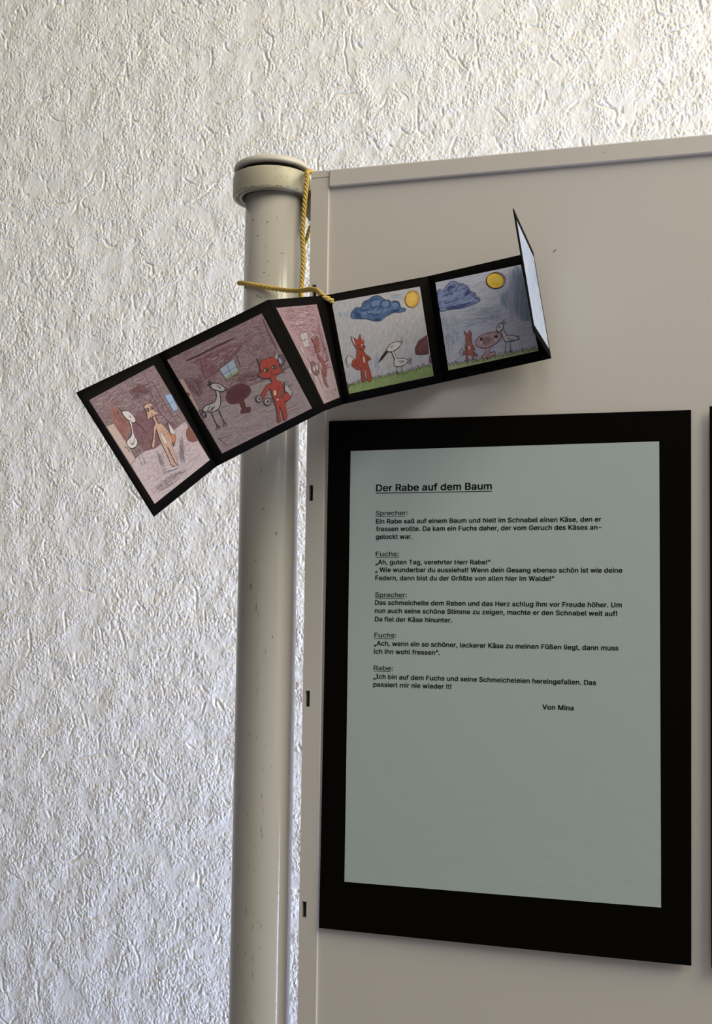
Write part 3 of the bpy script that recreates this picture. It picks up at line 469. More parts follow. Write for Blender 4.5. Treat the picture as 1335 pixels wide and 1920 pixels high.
 'g':(437,[207,-151,180,-149,156,-146,134,-140,114,-132,97,-122,82,-110,70,-97,59,-84,51,-69,101,-41,107,-49,114,-57,122,-66,131,-74,142,-82,154,-88,169,-93,187,-96,207,-97,236,-95,261,-87,282,-75,298,-58,308,-34,311,-6,311,68,306,68,301,60,294,51,287,41,277,32,266,23,252,16,236,10,217,6,195,5,173,6,152,10,132,17,113,27,95,39,80,53,67,71,55,90,46,112,39,136,35,163,34,191,35,220,39,246,46,271,55,293,66,314,80,332,95,347,112,361,131,371,152,378,173,383,196,384,218,383,237,379,253,373,267,365,279,356,288,346,296,336,302,327,308,319,313,319,313,379,372,379,372,-9,371,-32,367,-54,360,-73,350,-90,334,-109,314,-124,291,-136,271,-142,251,-147,229,-150,205,59,227,61,246,66,264,75,278,87,290,103,300,121,307,142,311,166,312,193,311,219,307,242,300,264,291,283,279,299,264,312,247,322,227,328,205,330,182,328,163,322,145,312,130,298,118,282,109,262,102,241,98,218,96,193,98,167,102,144,109,123,118,104,131,88,145,76,163,66,183,61],[59,60,61,59,61,62,58,59,62,70,71,72,70,72,73,58,62,63,57,58,63,57,63,64,56,57,64,56,64,65,55,56,65,55,65,66,54,55,66,54,66,67,54,67,102,102,67,68,53,54,103,103,54,102,101,102,68,100,101,68,53,103,104,100,68,69,99,100,69,53,104,105,99,69,70,99,70,98,98,70,97,97,70,96,96,70,95,95,70,73,52,53,105,52,105,106,52,106,107,51,52,107,51,107,108,50,51,108,50,108,109,49,50,109,94,95,73,49,109,110,48,49,110,93,94,73,48,110,111,48,111,112,92,93,73,47,48,112,47,112,113,91,92,73,46,47,113,46,113,114,90,91,73,45,46,114,45,114,115,89,90,73,44,45,115,44,115,116,88,89,26,26,89,73,43,44,116,43,116,117,87,88,26,43,117,118,86,87,27,27,87,26,42,43,118,86,27,28,25,26,73,42,118,119,85,86,28,42,119,84,84,85,28,84,28,29,42,84,29,41,42,29,41,29,30,41,30,31,40,41,31,40,31,32,39,40,32,39,32,33,38,39,33,38,33,34,37,38,34,37,34,35,36,37,35,24,25,73,24,73,74,24,74,75,23,24,75,9,10,11,9,11,12,23,75,76,9,12,13,22,23,76,9,13,14,8,9,14,22,76,77,8,14,15,21,22,77,8,15,16,7,8,16,20,21,77,7,16,17,20,77,78,7,17,18,19,20,78,7,18,19,7,19,78,6,7,78,6,78,79,5,6,79,4,5,79,4,79,80,3,4,80,3,80,81,2,3,81,2,81,82,1,2,82,1,82,83,0,1,83]),
 'h':(422,[114,227,114,0,53,0,53,509,114,509,114,287,102,287,112,312,124,332,137,349,152,362,175,374,200,382,227,384,252,383,275,377,295,369,313,356,328,340,341,321,348,304,353,285,356,264,357,240,357,0,296,0,296,235,293,263,286,286,273,304,256,318,235,326,210,329,192,328,176,324,161,317,147,308,136,297,126,283,119,266,115,248],[2,3,4,2,4,6,6,4,7,7,4,5,12,13,14,12,14,15,11,12,15,11,15,16,10,11,16,10,16,17,9,10,17,9,17,18,8,9,18,8,18,32,32,18,19,7,8,33,33,8,32,31,32,19,7,33,34,30,31,19,7,34,35,30,19,20,29,30,20,7,35,36,5,7,36,5,36,37,28,29,20,28,20,21,5,37,38,2,6,5,2,5,39,39,5,38,27,28,21,27,21,22,2,39,40,27,22,23,26,27,23,2,40,0,26,23,24,25,26,24,2,0,1]),
 'i':(179,[53,0,53,379,114,379,114,0,84,443,73,444,63,448,54,455,47,463,43,472,41,483,43,494,47,504,54,512,63,518,73,522,84,524,95,522,105,518,114,512,121,504,125,494,126,483,125,472,121,463,114,455,105,448,95,444],[0,1,2,0,2,3,15,16,17,14,15,17,14,17,18,13,14,18,13,18,19,12,13,19,12,19,20,11,12,20,11,20,21,10,11,21,10,21,22,9,10,22,9,22,23,8,9,23,8,23,24,7,8,24,7,24,25,6,7,25,6,25,26,5,6,26,5,26,27,4,5,27]),
 'k':(393,[110,137,110,212,121,212,284,379,360,379,184,199,177,199,53,0,53,509,114,509,114,0,294,0,148,186,191,229,372,0],[2,3,4,2,4,5,0,1,2,0,2,6,6,2,5,7,8,9,7,9,10,12,13,14,11,12,14]),
 'l':(201,[139,-2,112,0,91,8,74,20,62,37,55,59,53,84,53,509,114,509,114,99,114,83,117,71,120,62,126,57,135,53,146,52,152,52,157,52,160,53,164,53,167,54,170,54,181,3,175,1,169,0,162,-1,154,-2,147,-2],[6,7,8,6,8,9,6,9,10,5,6,10,5,10,11,5,11,12,5,12,13,4,5,13,4,13,14,20,21,22,19,20,22,18,19,22,4,14,15,17,18,22,16,17,22,15,16,22,4,15,22,3,4,22,2,3,22,1,2,22,1,22,23,1,23,24,1,24,25,0,1,25,0,25,26,0,26,27]),
 'm':(622,[53,0,53,379,112,379,112,295,108,295,114,314,122,331,132,346,144,358,158,368,172,376,187,382,203,385,219,386,245,383,268,375,287,361,303,342,314,320,321,295,312,295,318,312,326,329,337,343,350,356,364,366,381,375,398,381,417,385,437,386,458,385,478,380,497,372,514,361,529,346,541,328,550,307,555,283,557,255,557,0,496,0,496,254,493,279,485,298,473,313,456,323,438,329,419,330,402,329,387,326,374,320,363,312,353,302,345,290,340,277,336,263,335,247,335,0,274,0,274,260,272,280,265,297,253,311,238,322,220,328,199,330,185,329,171,326,158,320,145,312,135,302,126,289,119,274,115,257,114,238,114,0],[12,13,14,28,29,30,11,12,14,27,28,30,27,30,31,11,14,15,10,11,15,26,27,31,26,31,32,0,1,2,0,2,4,4,2,3,9,10,15,25,26,32,9,15,16,25,32,33,8,9,16,24,25,33,8,16,17,24,33,34,7,8,17,23,24,34,23,34,35,6,7,17,22,23,47,47,23,35,6,17,65,65,17,18,5,6,66,66,6,65,64,65,18,22,47,48,46,47,35,5,66,67,22,48,49,21,22,49,45,46,35,45,35,36,63,64,18,5,67,68,21,49,50,44,45,36,62,63,18,5,68,69,62,18,19,21,50,51,4,5,69,43,44,36,20,21,51,4,69,70,20,51,52,61,62,19,43,36,37,20,52,53,4,70,71,42,43,37,60,61,20,20,61,19,0,4,72,72,4,71,60,20,53,60,53,54,42,37,38,59,60,54,41,42,38,59,54,55,0,72,73,59,55,56,58,59,56,0,73,74,41,38,39,40,41,39,58,56,57,0,74,75]),
 'n':(422,[114,227,114,0,53,0,53,379,112,379,112,287,102,287,112,312,124,332,137,349,152,362,175,374,200,382,227,384,252,383,275,377,295,369,313,356,328,340,341,321,348,304,353,285,356,264,357,240,357,0,296,0,296,235,293,263,286,286,273,304,256,318,235,326,210,329,192,328,176,324,161,317,147,308,136,297,126,283,119,266,115,248],[12,13,14,12,14,15,11,12,15,2,3,4,2,4,6,6,4,5,11,15,16,10,11,16,10,16,17,9,10,17,9,17,18,8,9,18,8,18,32,32,18,19,7,8,33,33,8,32,31,32,19,7,33,34,30,31,19,7,34,35,30,19,20,29,30,20,7,35,36,6,7,36,6,36,37,28,29,20,28,20,21,6,37,38,2,6,39,39,6,38,27,28,21,27,21,22,2,39,40,27,22,23,26,27,23,2,40,0,26,23,24,25,26,24,2,0,1]),
 'o':(427,[207,-8,182,-7,159,-2,137,6,117,16,98,30,82,46,68,64,56,85,46,108,40,133,36,159,34,187,36,216,40,243,46,268,56,291,68,312,82,330,98,346,117,360,137,371,159,378,182,383,207,384,233,383,256,378,278,371,299,360,317,346,333,330,347,312,359,291,369,268,376,243,380,216,381,187,380,159,376,133,369,108,359,85,347,64,333,46,317,30,299,16,278,6,256,-2,233,-7,207,46,231,49,252,55,270,66,285,80,298,97,307,117,314,139,318,163,319,187,318,212,314,236,307,258,298,278,285,296,270,310,252,321,231,328,207,330,184,328,163,321,145,310,130,296,118,278,108,258,102,236,98,212,96,187,98,163,102,139,108,117,118,97,130,80,145,66,163,55,184,49],[23,24,25,23,25,26,22,23,26,22,26,27,21,22,27,20,21,27,20,27,28,19,20,28,19,28,29,19,29,30,18,19,30,18,30,66,66,30,65,65,30,31,17,18,67,67,18,66,17,67,68,64,65,31,17,68,69,63,64,31,16,17,69,63,31,32,16,69,70,62,63,32,16,70,71,61,62,32,15,16,71,61,32,33,15,71,72,60,61,33,14,15,72,60,33,34,14,72,73,59,60,34,13,14,73,59,34,35,13,73,74,58,59,35,12,13,74,58,35,36,12,74,75,57,58,36,11,12,75,11,75,76,56,57,36,56,36,37,11,76,77,55,56,37,55,37,38,10,11,77,10,77,78,54,55,38,9,10,78,54,38,39,9,78,79,53,54,39,8,9,79,53,39,40,52,53,40,8,79,80,7,8,80,52,40,41,51,52,41,7,80,81,7,81,82,50,51,41,6,7,82,50,41,42,6,82,83,49,50,42,6,83,48,48,49,42,6,48,42,5,6,42,5,42,43,5,43,44,4,5,44,3,4,44,3,44,45,3,45,46,2,3,46,2,46,47,1,2,47,1,47,0]),
 'p':(436,[53,-143,53,379,112,379,112,319,118,319,123,327,130,336,137,346,147,355,158,364,171,373,188,379,207,383,229,384,252,383,274,378,294,371,313,361,330,347,345,332,359,313,370,293,379,270,385,245,389,218,390,189,389,160,385,133,379,108,370,84,359,64,346,45,330,29,313,16,294,5,274,-2,252,-7,229,-8,208,-7,189,-3,173,4,159,12,147,21,138,31,130,41,124,50,118,59,114,59,114,-143,220,47,242,49,262,55,279,66,294,80,306,97,316,117,323,139,327,163,328,189,327,215,323,239,316,261,307,281,295,298,280,311,262,322,243,328,220,330,198,328,178,322,161,312,147,299,134,282,125,263,118,241,114,216,113,189,114,162,118,138,125,115,135,95,147,78,162,65,179,55,198,49],[12,13,14,11,12,14,11,14,15,0,1,2,0,2,3,10,11,15,10,15,16,9,10,16,9,16,17,8,9,17,8,17,18,7,8,18,7,18,19,6,7,19,5,6,67,67,6,19,67,19,66,66,19,20,5,67,68,5,68,69,65,66,20,4,5,69,4,69,70,64,65,20,0,3,4,0,4,74,74,4,73,73,4,72,72,4,71,71,4,70,64,20,21,63,64,21,62,63,21,62,21,22,61,62,22,61,22,23,60,61,23,60,23,24,0,74,75,59,60,24,59,24,25,0,75,76,58,59,25,0,76,77,57,58,25,57,25,26,56,57,26,0,77,78,56,26,27,55,56,27,0,78,79,55,27,28,54,55,28,0,79,47,47,79,80,54,28,29,53,54,29,47,80,81,53,29,30,52,53,30,47,81,82,51,52,30,47,82,46,46,82,83,51,30,31,0,47,48,45,46,83,50,51,31,45,83,84,44,45,84,49,50,31,44,84,49,44,49,31,44,31,32,43,44,32,42,43,32,42,32,33,41,42,33,41,33,34,40,41,34,40,34,35,39,40,35,39,35,36,38,39,36,38,36,37]),
 'r':(271,[53,0,53,379,112,379,112,321,115,321,124,339,137,354,152,367,171,377,191,383,213,385,218,385,223,385,229,384,235,384,240,384,243,384,243,322,241,323,236,324,230,324,223,325,215,326,207,326,190,324,174,321,159,315,146,306,135,296,126,284,119,269,115,254,114,237,114,0],[9,10,11,9,11,12,9,12,13,9,13,14,9,14,15,9,15,16,9,16,17,8,9,17,0,1,2,0,2,3,7,8,17,6,7,17,5,6,19,19,6,18,18,6,17,4,5,23,23,5,22,22,5,21,21,5,20,20,5,19,4,23,24,4,24,25,0,3,4,0,4,31,31,4,30,30,4,29,29,4,28,28,4,27,27,4,26,26,4,25,0,31,32,0,32,33]),
 's':(377,[182,-8,157,-7,133,-3,112,3,93,12,76,24,62,38,50,54,41,73,36,94,94,107,101,87,111,72,124,60,141,52,160,47,181,45,206,47,227,53,244,62,258,74,265,88,268,103,266,115,262,126,254,136,243,144,229,150,212,155,149,170,125,177,104,186,87,196,72,208,58,227,50,249,47,274,49,295,55,314,65,332,79,347,95,360,115,370,137,378,161,383,187,384,212,383,234,379,254,372,271,363,286,352,299,339,309,324,318,308,324,290,268,277,262,291,254,304,243,316,228,325,210,331,187,333,166,331,147,326,131,317,119,305,111,292,109,277,110,264,115,253,124,243,136,235,152,229,172,223,229,209,254,202,275,194,292,183,306,171,320,153,328,131,331,107,329,85,323,65,312,47,298,31,281,18,260,6,236,-2,210,-7],[44,45,46,44,46,47,43,44,47,43,47,48,42,43,48,42,48,49,41,42,49,41,49,50,40,41,50,40,50,51,39,40,51,39,51,61,61,51,52,39,61,62,60,61,52,38,39,62,38,62,63,59,60,52,38,63,64,58,59,52,58,52,53,38,64,65,57,58,53,37,38,65,57,53,54,37,65,66,56,57,54,36,37,66,36,66,67,55,56,54,36,67,68,35,36,68,35,68,69,35,69,70,34,35,70,34,70,71,34,71,72,34,72,73,33,34,73,33,73,74,33,74,75,32,33,75,32,75,76,31,32,76,31,76,77,30,31,77,30,77,78,29,30,78,29,78,79,28,29,79,27,28,79,27,79,80,26,27,80,25,26,80,24,25,80,24,80,81,23,24,81,22,23,81,9,10,11,22,81,82,21,22,82,8,9,11,20,21,82,8,11,12,20,82,83,19,20,83,7,8,12,7,12,13,19,83,84,18,19,84,7,13,14,6,7,14,17,18,84,6,14,15,16,17,84,16,84,85,6,15,16,6,16,85,5,6,85,5,85,86,4,5,86,4,86,87,3,4,87,3,87,88,2,3,88,2,88,89,1,2,89,1,89,0]),
 't':(239,[204,379,204,327,6,327,6,379,65,471,126,471,126,98,127,83,130,70,136,61,144,55,156,51,170,50,175,50,180,50,185,51,191,52,197,53,202,54,213,2,207,0,200,-2,192,-3,184,-3,176,-4,168,-4,145,-3,125,2,107,10,92,21,77,41,68,64,65,93],[2,3,0,2,0,1,32,4,5,32,5,6,32,6,7,31,32,7,31,7,8,31,8,9,30,31,9,30,9,10,30,10,11,17,18,19,16,17,19,15,16,19,30,11,12,14,15,19,13,14,19,12,13,19,30,12,19,29,30,19,28,29,19,27,28,19,26,27,19,26,19,20,26,20,21,26,21,22,25,26,22,25,22,23,25,23,24]),
 'u':(422,[182,-5,158,-3,135,2,115,11,97,23,82,39,69,59,62,76,57,95,54,116,53,139,53,379,114,379,114,144,116,117,124,94,137,75,154,61,175,53,200,50,218,51,234,55,249,62,263,71,274,83,283,97,290,113,295,132,296,153,296,379,357,379,357,0,298,0,298,92,307,92,297,67,286,47,272,30,257,17,234,5,209,-3],[10,11,12,10,12,13,28,29,30,28,30,31,27,28,31,10,13,14,9,10,14,26,27,34,34,27,31,9,14,15,8,9,15,25,26,34,24,25,33,33,25,34,7,8,15,7,15,16,24,33,35,35,33,32,35,34,31,23,24,35,6,7,16,6,16,17,22,23,35,22,35,36,32,35,31,21,22,36,6,17,18,5,6,18,20,21,36,5,18,19,19,20,36,5,19,36,5,36,37,4,5,37,4,37,38,3,4,38,3,38,39,2,3,39,2,39,40,1,2,40,1,40,0]),
 'v':(401,[163,0,17,379,84,379,165,155,173,132,180,110,187,87,193,64,199,42,206,21,184,21,191,42,197,64,203,87,209,110,216,132,224,155,305,379,371,379,226,0],[0,1,2,0,2,3,16,17,18,16,18,19,0,3,4,15,16,19,0,4,5,14,15,19,0,5,6,13,14,19,0,6,7,12,13,19,11,12,8,8,12,19,0,7,11,11,7,8,0,11,10,9,8,19,0,10,9,0,9,19]),
 'w':(579,[138,0,23,379,87,379,133,214,140,190,147,164,154,137,159,115,165,91,170,67,175,41,165,41,170,66,175,90,180,113,186,135,191,156,196,176,201,195,206,214,252,379,316,379,362,214,366,196,371,176,376,157,382,136,387,114,392,91,397,67,402,41,391,41,397,66,402,90,408,113,413,135,418,156,423,176,429,195,434,214,480,379,545,379,429,0,368,0,319,172,314,189,309,207,305,225,300,243,295,262,291,280,286,299,281,318,277,338,291,338,286,319,281,299,277,280,272,262,267,243,263,225,258,207,253,189,248,172,199,0],[0,1,2,0,2,3,19,20,53,53,20,21,53,21,54,54,21,22,39,40,41,39,41,42,19,53,52,55,54,22,56,55,51,51,55,22,19,52,56,56,52,51,19,56,57,50,51,22,19,57,58,49,50,22,19,58,59,48,49,22,47,48,22,19,59,60,46,47,22,19,60,61,0,3,4,18,19,61,46,22,23,38,39,42,45,46,23,18,61,62,45,23,24,37,38,42,17,18,62,0,4,5,44,45,24,17,62,63,44,24,25,36,37,42,16,17,63,16,63,64,43,44,25,0,5,6,43,25,26,35,36,42,15,16,64,0,6,7,43,26,27,34,35,42,14,15,64,0,7,8,43,27,28,33,34,42,13,14,64,0,8,9,43,28,32,32,28,29,32,33,29,29,33,42,12,13,64,0,9,11,11,9,10,30,29,42,43,32,31,11,12,64,0,11,64,43,31,30,43,30,42]),
 'z':(392,[42,0,42,46,254,320,254,323,48,323,48,379,333,379,333,331,126,60,126,56,339,56,339,0],[4,5,6,4,6,7,4,7,3,3,7,2,2,7,8,1,2,8,1,8,9,1,9,10,1,10,11,0,1,11]),
 'ß':(453,[122,362,122,0,60,0,60,362,63,398,70,429,82,456,99,477,120,494,143,506,169,513,197,516,218,514,240,510,260,503,280,493,297,479,312,463,323,443,330,420,332,393,331,377,329,363,325,351,320,340,315,331,309,322,303,314,297,306,292,299,289,291,286,282,285,272,287,261,291,250,297,241,306,232,316,224,327,215,339,207,350,198,362,188,373,177,383,165,391,152,398,137,402,120,403,100,401,79,396,59,386,42,374,27,358,15,340,6,319,-1,295,-5,269,-7,247,-6,227,-3,207,1,190,7,175,14,164,20,187,74,196,69,206,64,217,58,231,54,247,51,265,50,287,51,306,56,321,64,333,75,339,88,342,104,340,117,336,129,330,139,321,149,311,158,300,167,288,175,276,184,264,194,253,204,243,215,235,227,228,240,224,255,223,272,223,285,226,297,230,306,235,314,241,322,247,329,254,337,259,345,264,353,269,363,271,374,272,388,269,410,262,428,250,442,234,451,217,457,197,459,174,456,156,448,141,435,130,417,124,393],[10,11,12,10,12,13,9,10,13,9,13,14,8,9,14,8,14,15,7,8,15,7,15,16,7,16,17,6,7,17,6,17,108,108,17,107,107,17,18,6,108,109,106,107,18,6,109,110,5,6,110,105,106,18,5,110,111,105,18,19,104,105,19,5,111,112,4,5,112,103,104,19,103,19,20,4,112,113,102,103,20,3,4,113,102,20,21,3,113,0,101,102,21,101,21,22,100,101,22,100,22,23,99,100,23,2,3,0,2,0,1,98,99,23,98,23,24,97,98,24,97,24,25,96,97,25,96,25,26,95,96,26,94,95,26,94,26,27,93,94,27,93,27,28,93,28,29,92,93,29,92,29,30,91,92,30,91,30,31,90,91,31,90,31,32,90,32,33,89,90,33,89,33,34,88,89,34,88,34,35,88,35,36,87,88,36,87,36,37,86,87,37,86,37,38,86,38,39,85,86,39,85,39,40,84,85,40,84,40,41,83,84,41,83,41,42,82,83,42,82,42,43,81,82,43,80,81,43,80,43,44,79,80,44,79,44,45,78,79,45,77,78,45,77,45,46,76,77,46,76,46,47,75,76,47,74,75,47,74,47,48,73,74,48,73,48,49,72,73,49,62,63,64,62,64,65,71,72,49,62,65,66,71,49,50,62,66,67,70,71,50,62,67,68,69,70,50,62,68,69,62,69,50,62,50,51,62,51,52,61,62,52,61,52,53,60,61,53,59,60,53,59,53,54,58,59,54,58,54,55,57,58,55,57,55,56]),
 'ä':(401,[160,-9,137,-7,115,-3,94,5,76,15,60,29,48,45,38,63,32,84,30,108,32,128,36,146,43,161,53,174,64,184,78,193,92,200,108,206,125,211,143,214,161,217,178,220,200,223,218,225,234,227,247,229,257,231,265,235,271,240,274,246,276,255,276,257,275,272,272,285,267,297,260,307,251,315,240,322,227,327,212,330,196,331,178,330,163,327,149,322,137,316,127,309,118,301,110,292,104,283,100,274,41,291,51,313,64,331,79,346,95,358,114,368,133,375,153,380,173,383,194,384,208,384,223,382,239,379,255,375,271,369,286,360,300,350,312,336,322,320,330,301,335,278,337,251,337,0,277,0,277,52,272,52,267,43,260,34,252,25,242,16,229,8,215,1,199,-4,181,-7,170,45,192,47,211,51,228,59,242,68,254,80,263,93,270,108,274,122,276,138,276,190,272,187,267,184,259,182,251,180,241,178,231,176,221,174,210,173,200,171,191,170,182,169,175,168,161,166,147,163,134,159,122,153,112,147,103,139,97,130,93,118,92,105,93,93,96,82,102,72,109,64,119,57,130,52,142,48,156,46,261,443,251,444,241,448,233,455,226,463,222,472,221,483,222,494,226,503,233,512,241,518,251,522,261,523,272,522,281,518,290,512,296,503,300,494,301,483,300,472,296,463,290,455,281,448,272,444,117,443,107,444,97,448,89,455,82,463,78,472,77,483,78,494,82,503,89,512,97,518,107,522,117,523,128,522,138,518,146,512,152,503,156,494,158,483,156,472,152,463,146,455,138,448,128,444],[58,59,60,58,60,61,57,58,61,57,61,62,56,57,62,56,62,63,55,56,63,55,63,64,55,64,65,54,55,65,54,65,66,53,54,66,53,66,67,52,53,67,52,67,40,40,67,39,39,67,68,51,52,41,41,52,40,51,41,42,38,39,68,51,42,43,37,38,68,51,43,44,36,37,68,36,68,69,51,44,45,35,36,69,50,51,45,50,45,46,34,35,69,34,69,70,50,46,47,33,34,70,50,47,48,49,50,48,32,33,70,32,70,71,31,32,71,30,31,71,29,30,71,29,71,72,28,29,72,27,28,72,26,27,94,94,27,72,25,26,94,24,25,94,23,24,94,22,23,94,21,22,94,20,21,94,19,20,94,18,19,94,17,18,94,16,17,94,15,16,94,14,15,94,14,94,95,93,94,72,14,95,96,14,96,97,13,14,97,13,97,98,13,98,99,13,99,100,13,100,101,13,101,102,12,13,102,12,102,103,12,103,104,12,104,105,12,105,106,12,106,107,12,107,108,12,108,109,11,12,109,11,109,110,11,110,111,11,111,112,10,11,112,10,112,113,92,93,72,10,113,114,9,10,114,91,92,72,9,114,115,8,9,115,90,91,72,8,115,116,89,90,72,8,116,117,7,8,117,7,117,118,88,89,74,74,89,72,7,118,119,87,88,74,7,119,120,6,7,120,86,87,75,75,87,74,6,120,121,6,121,122,86,75,76,73,74,72,85,86,76,6,122,123,84,85,76,6,123,84,6,84,76,5,6,76,5,76,77,5,77,78,4,5,78,4,78,79,4,79,80,3,4,80,3,80,81,2,3,81,2,81,82,1,2,82,1,82,83,0,1,83,135,136,137,134,135,137,134,137,138,133,134,138,133,138,139,132,133,139,132,139,140,132,140,141,131,132,141,131,141,142,130,131,142,129,130,142,129,142,143,128,129,143,128,143,144,127,128,144,127,144,145,126,127,145,126,145,146,125,126,146,125,146,147,124,125,147,159,160,161,158,159,161,158,161,162,157,158,162,157,162,163,156,157,163,156,163,164,156,164,165,155,156,165,155,165,166,154,155,166,153,154,166,153,166,167,152,153,167,152,167,168,151,152,168,151,168,169,150,151,169,150,169,170,149,150,170,149,170,171,148,149,171]),
 'ö':(427,[207,-8,182,-7,159,-2,137,6,117,16,98,30,82,46,68,64,56,85,46,108,40,133,36,159,34,187,36,216,40,243,46,268,56,291,68,312,82,330,98,346,117,360,137,371,159,378,182,383,207,384,233,383,256,378,278,371,299,360,317,346,333,330,347,312,359,291,369,268,376,243,380,216,381,187,380,159,376,133,369,108,359,85,347,64,333,46,317,30,299,16,278,6,256,-2,233,-7,207,46,231,49,252,55,270,66,285,80,298,97,307,117,314,139,318,163,319,187,318,212,314,236,307,258,298,278,285,296,270,310,252,321,231,328,207,330,184,328,163,321,145,310,130,296,118,278,108,258,102,236,98,212,96,187,98,163,102,139,108,117,118,97,130,80,145,66,163,55,184,49,279,443,269,444,259,448,251,455,244,463,240,472,239,483,240,494,244,503,251,512,259,518,269,522,279,523,290,522,299,518,308,512,314,503,318,494,320,483,318,472,314,463,308,455,299,448,290,444,136,443,125,444,115,448,107,455,100,463,96,472,95,483,96,494,100,503,107,512,115,518,125,522,136,523,146,522,156,518,164,512,171,503,175,494,176,483,175,472,171,463,164,455,156,448,146,444],[23,24,25,23,25,26,22,23,26,22,26,27,21,22,27,20,21,27,20,27,28,19,20,28,19,28,29,19,29,30,18,19,30,18,30,66,66,30,65,65,30,31,17,18,67,67,18,66,17,67,68,64,65,31,17,68,69,63,64,31,16,17,69,63,31,32,16,69,70,62,63,32,16,70,71,61,62,32,15,16,71,61,32,33,15,71,72,60,61,33,14,15,72,60,33,34,14,72,73,59,60,34,13,14,73,59,34,35,13,73,74,58,59,35,12,13,74,58,35,36,12,74,75,57,58,36,11,12,75,11,75,76,56,57,36,56,36,37,11,76,77,55,56,37,55,37,38,10,11,77,10,77,78,54,55,38,9,10,78,54,38,39,9,78,79,53,54,39,8,9,79,53,39,40,52,53,40,8,79,80,7,8,80,52,40,41,51,52,41,7,80,81,7,81,82,50,51,41,6,7,82,50,41,42,6,82,83,49,50,42,6,83,48,48,49,42,6,48,42,5,6,42,5,42,43,5,43,44,4,5,44,3,4,44,3,44,45,3,45,46,2,3,46,2,46,47,1,2,47,1,47,0,95,96,97,94,95,97,94,97,98,93,94,98,93,98,99,92,93,99,92,99,100,92,100,101,91,92,101,91,101,102,90,91,102,89,90,102,89,102,103,88,89,103,88,103,104,87,88,104,87,104,105,86,87,105,86,105,106,85,86,106,85,106,107,84,85,107,119,120,121,118,119,121,118,121,122,117,118,122,117,122,123,116,117,123,116,123,124,116,124,125,115,116,125,115,125,126,114,115,126,113,114,126,113,126,127,112,113,127,112,127,128,111,112,128,111,128,129,110,111,129,110,129,130,110,130,131,109,110,131,109,131,108]),
 'ü':(422,[182,-5,158,-3,135,2,115,11,97,23,82,39,69,59,62,76,57,95,54,116,53,139,53,379,114,379,114,144,116,117,124,94,137,75,154,61,175,53,200,50,218,51,234,55,249,62,263,71,274,83,283,97,290,113,295,132,296,153,296,379,357,379,357,0,298,0,298,92,307,92,297,67,286,47,272,30,257,17,234,5,209,-3,277,443,266,444,257,448,248,455,242,463,238,472,236,483,238,494,242,503,248,512,257,518,266,522,277,523,287,522,297,518,305,512,312,503,316,494,317,483,316,472,312,463,305,455,297,448,287,444,133,443,123,444,113,448,104,455,98,463,94,472,93,483,94,494,98,503,104,512,113,518,123,522,133,523,144,522,153,518,162,512,168,503,172,494,173,483,172,472,168,463,162,455,153,448,144,444],[10,11,12,10,12,13,28,29,30,28,30,31,27,28,31,10,13,14,9,10,14,26,27,34,34,27,31,9,14,15,8,9,15,25,26,34,24,25,33,33,25,34,7,8,15,7,15,16,24,33,35,35,33,32,35,34,31,23,24,35,6,7,16,6,16,17,22,23,35,22,35,36,32,35,31,21,22,36,6,17,18,5,6,18,20,21,36,5,18,19,19,20,36,5,19,36,5,36,37,4,5,37,4,37,38,3,4,38,3,38,39,2,3,39,2,39,40,1,2,40,1,40,0,52,53,54,51,52,54,51,54,55,50,51,55,50,55,56,49,50,56,49,56,57,49,57,58,48,49,58,48,58,59,47,48,59,46,47,59,46,59,60,45,46,60,45,60,61,44,45,61,44,61,62,43,44,62,43,62,63,42,43,63,42,63,64,41,42,64,76,77,78,75,76,78,75,78,79,74,75,79,74,79,80,73,74,80,73,80,81,73,81,82,72,73,82,72,82,83,71,72,83,70,71,83,70,83,84,69,70,84,69,84,85,68,69,85,68,85,86,67,68,86,67,86,87,67,87,88,66,67,88,66,88,65]),
 '“':(312,[52,318,104,509,151,509,121,318,175,318,228,509,274,509,244,318],[0,1,2,0,2,3,4,5,6,4,6,7]),
 '„':(299,[38,-119,68,71,138,71,85,-119,161,-119,192,71,261,71,208,-119],[0,1,2,0,2,3,4,5,6,4,6,7]),
}
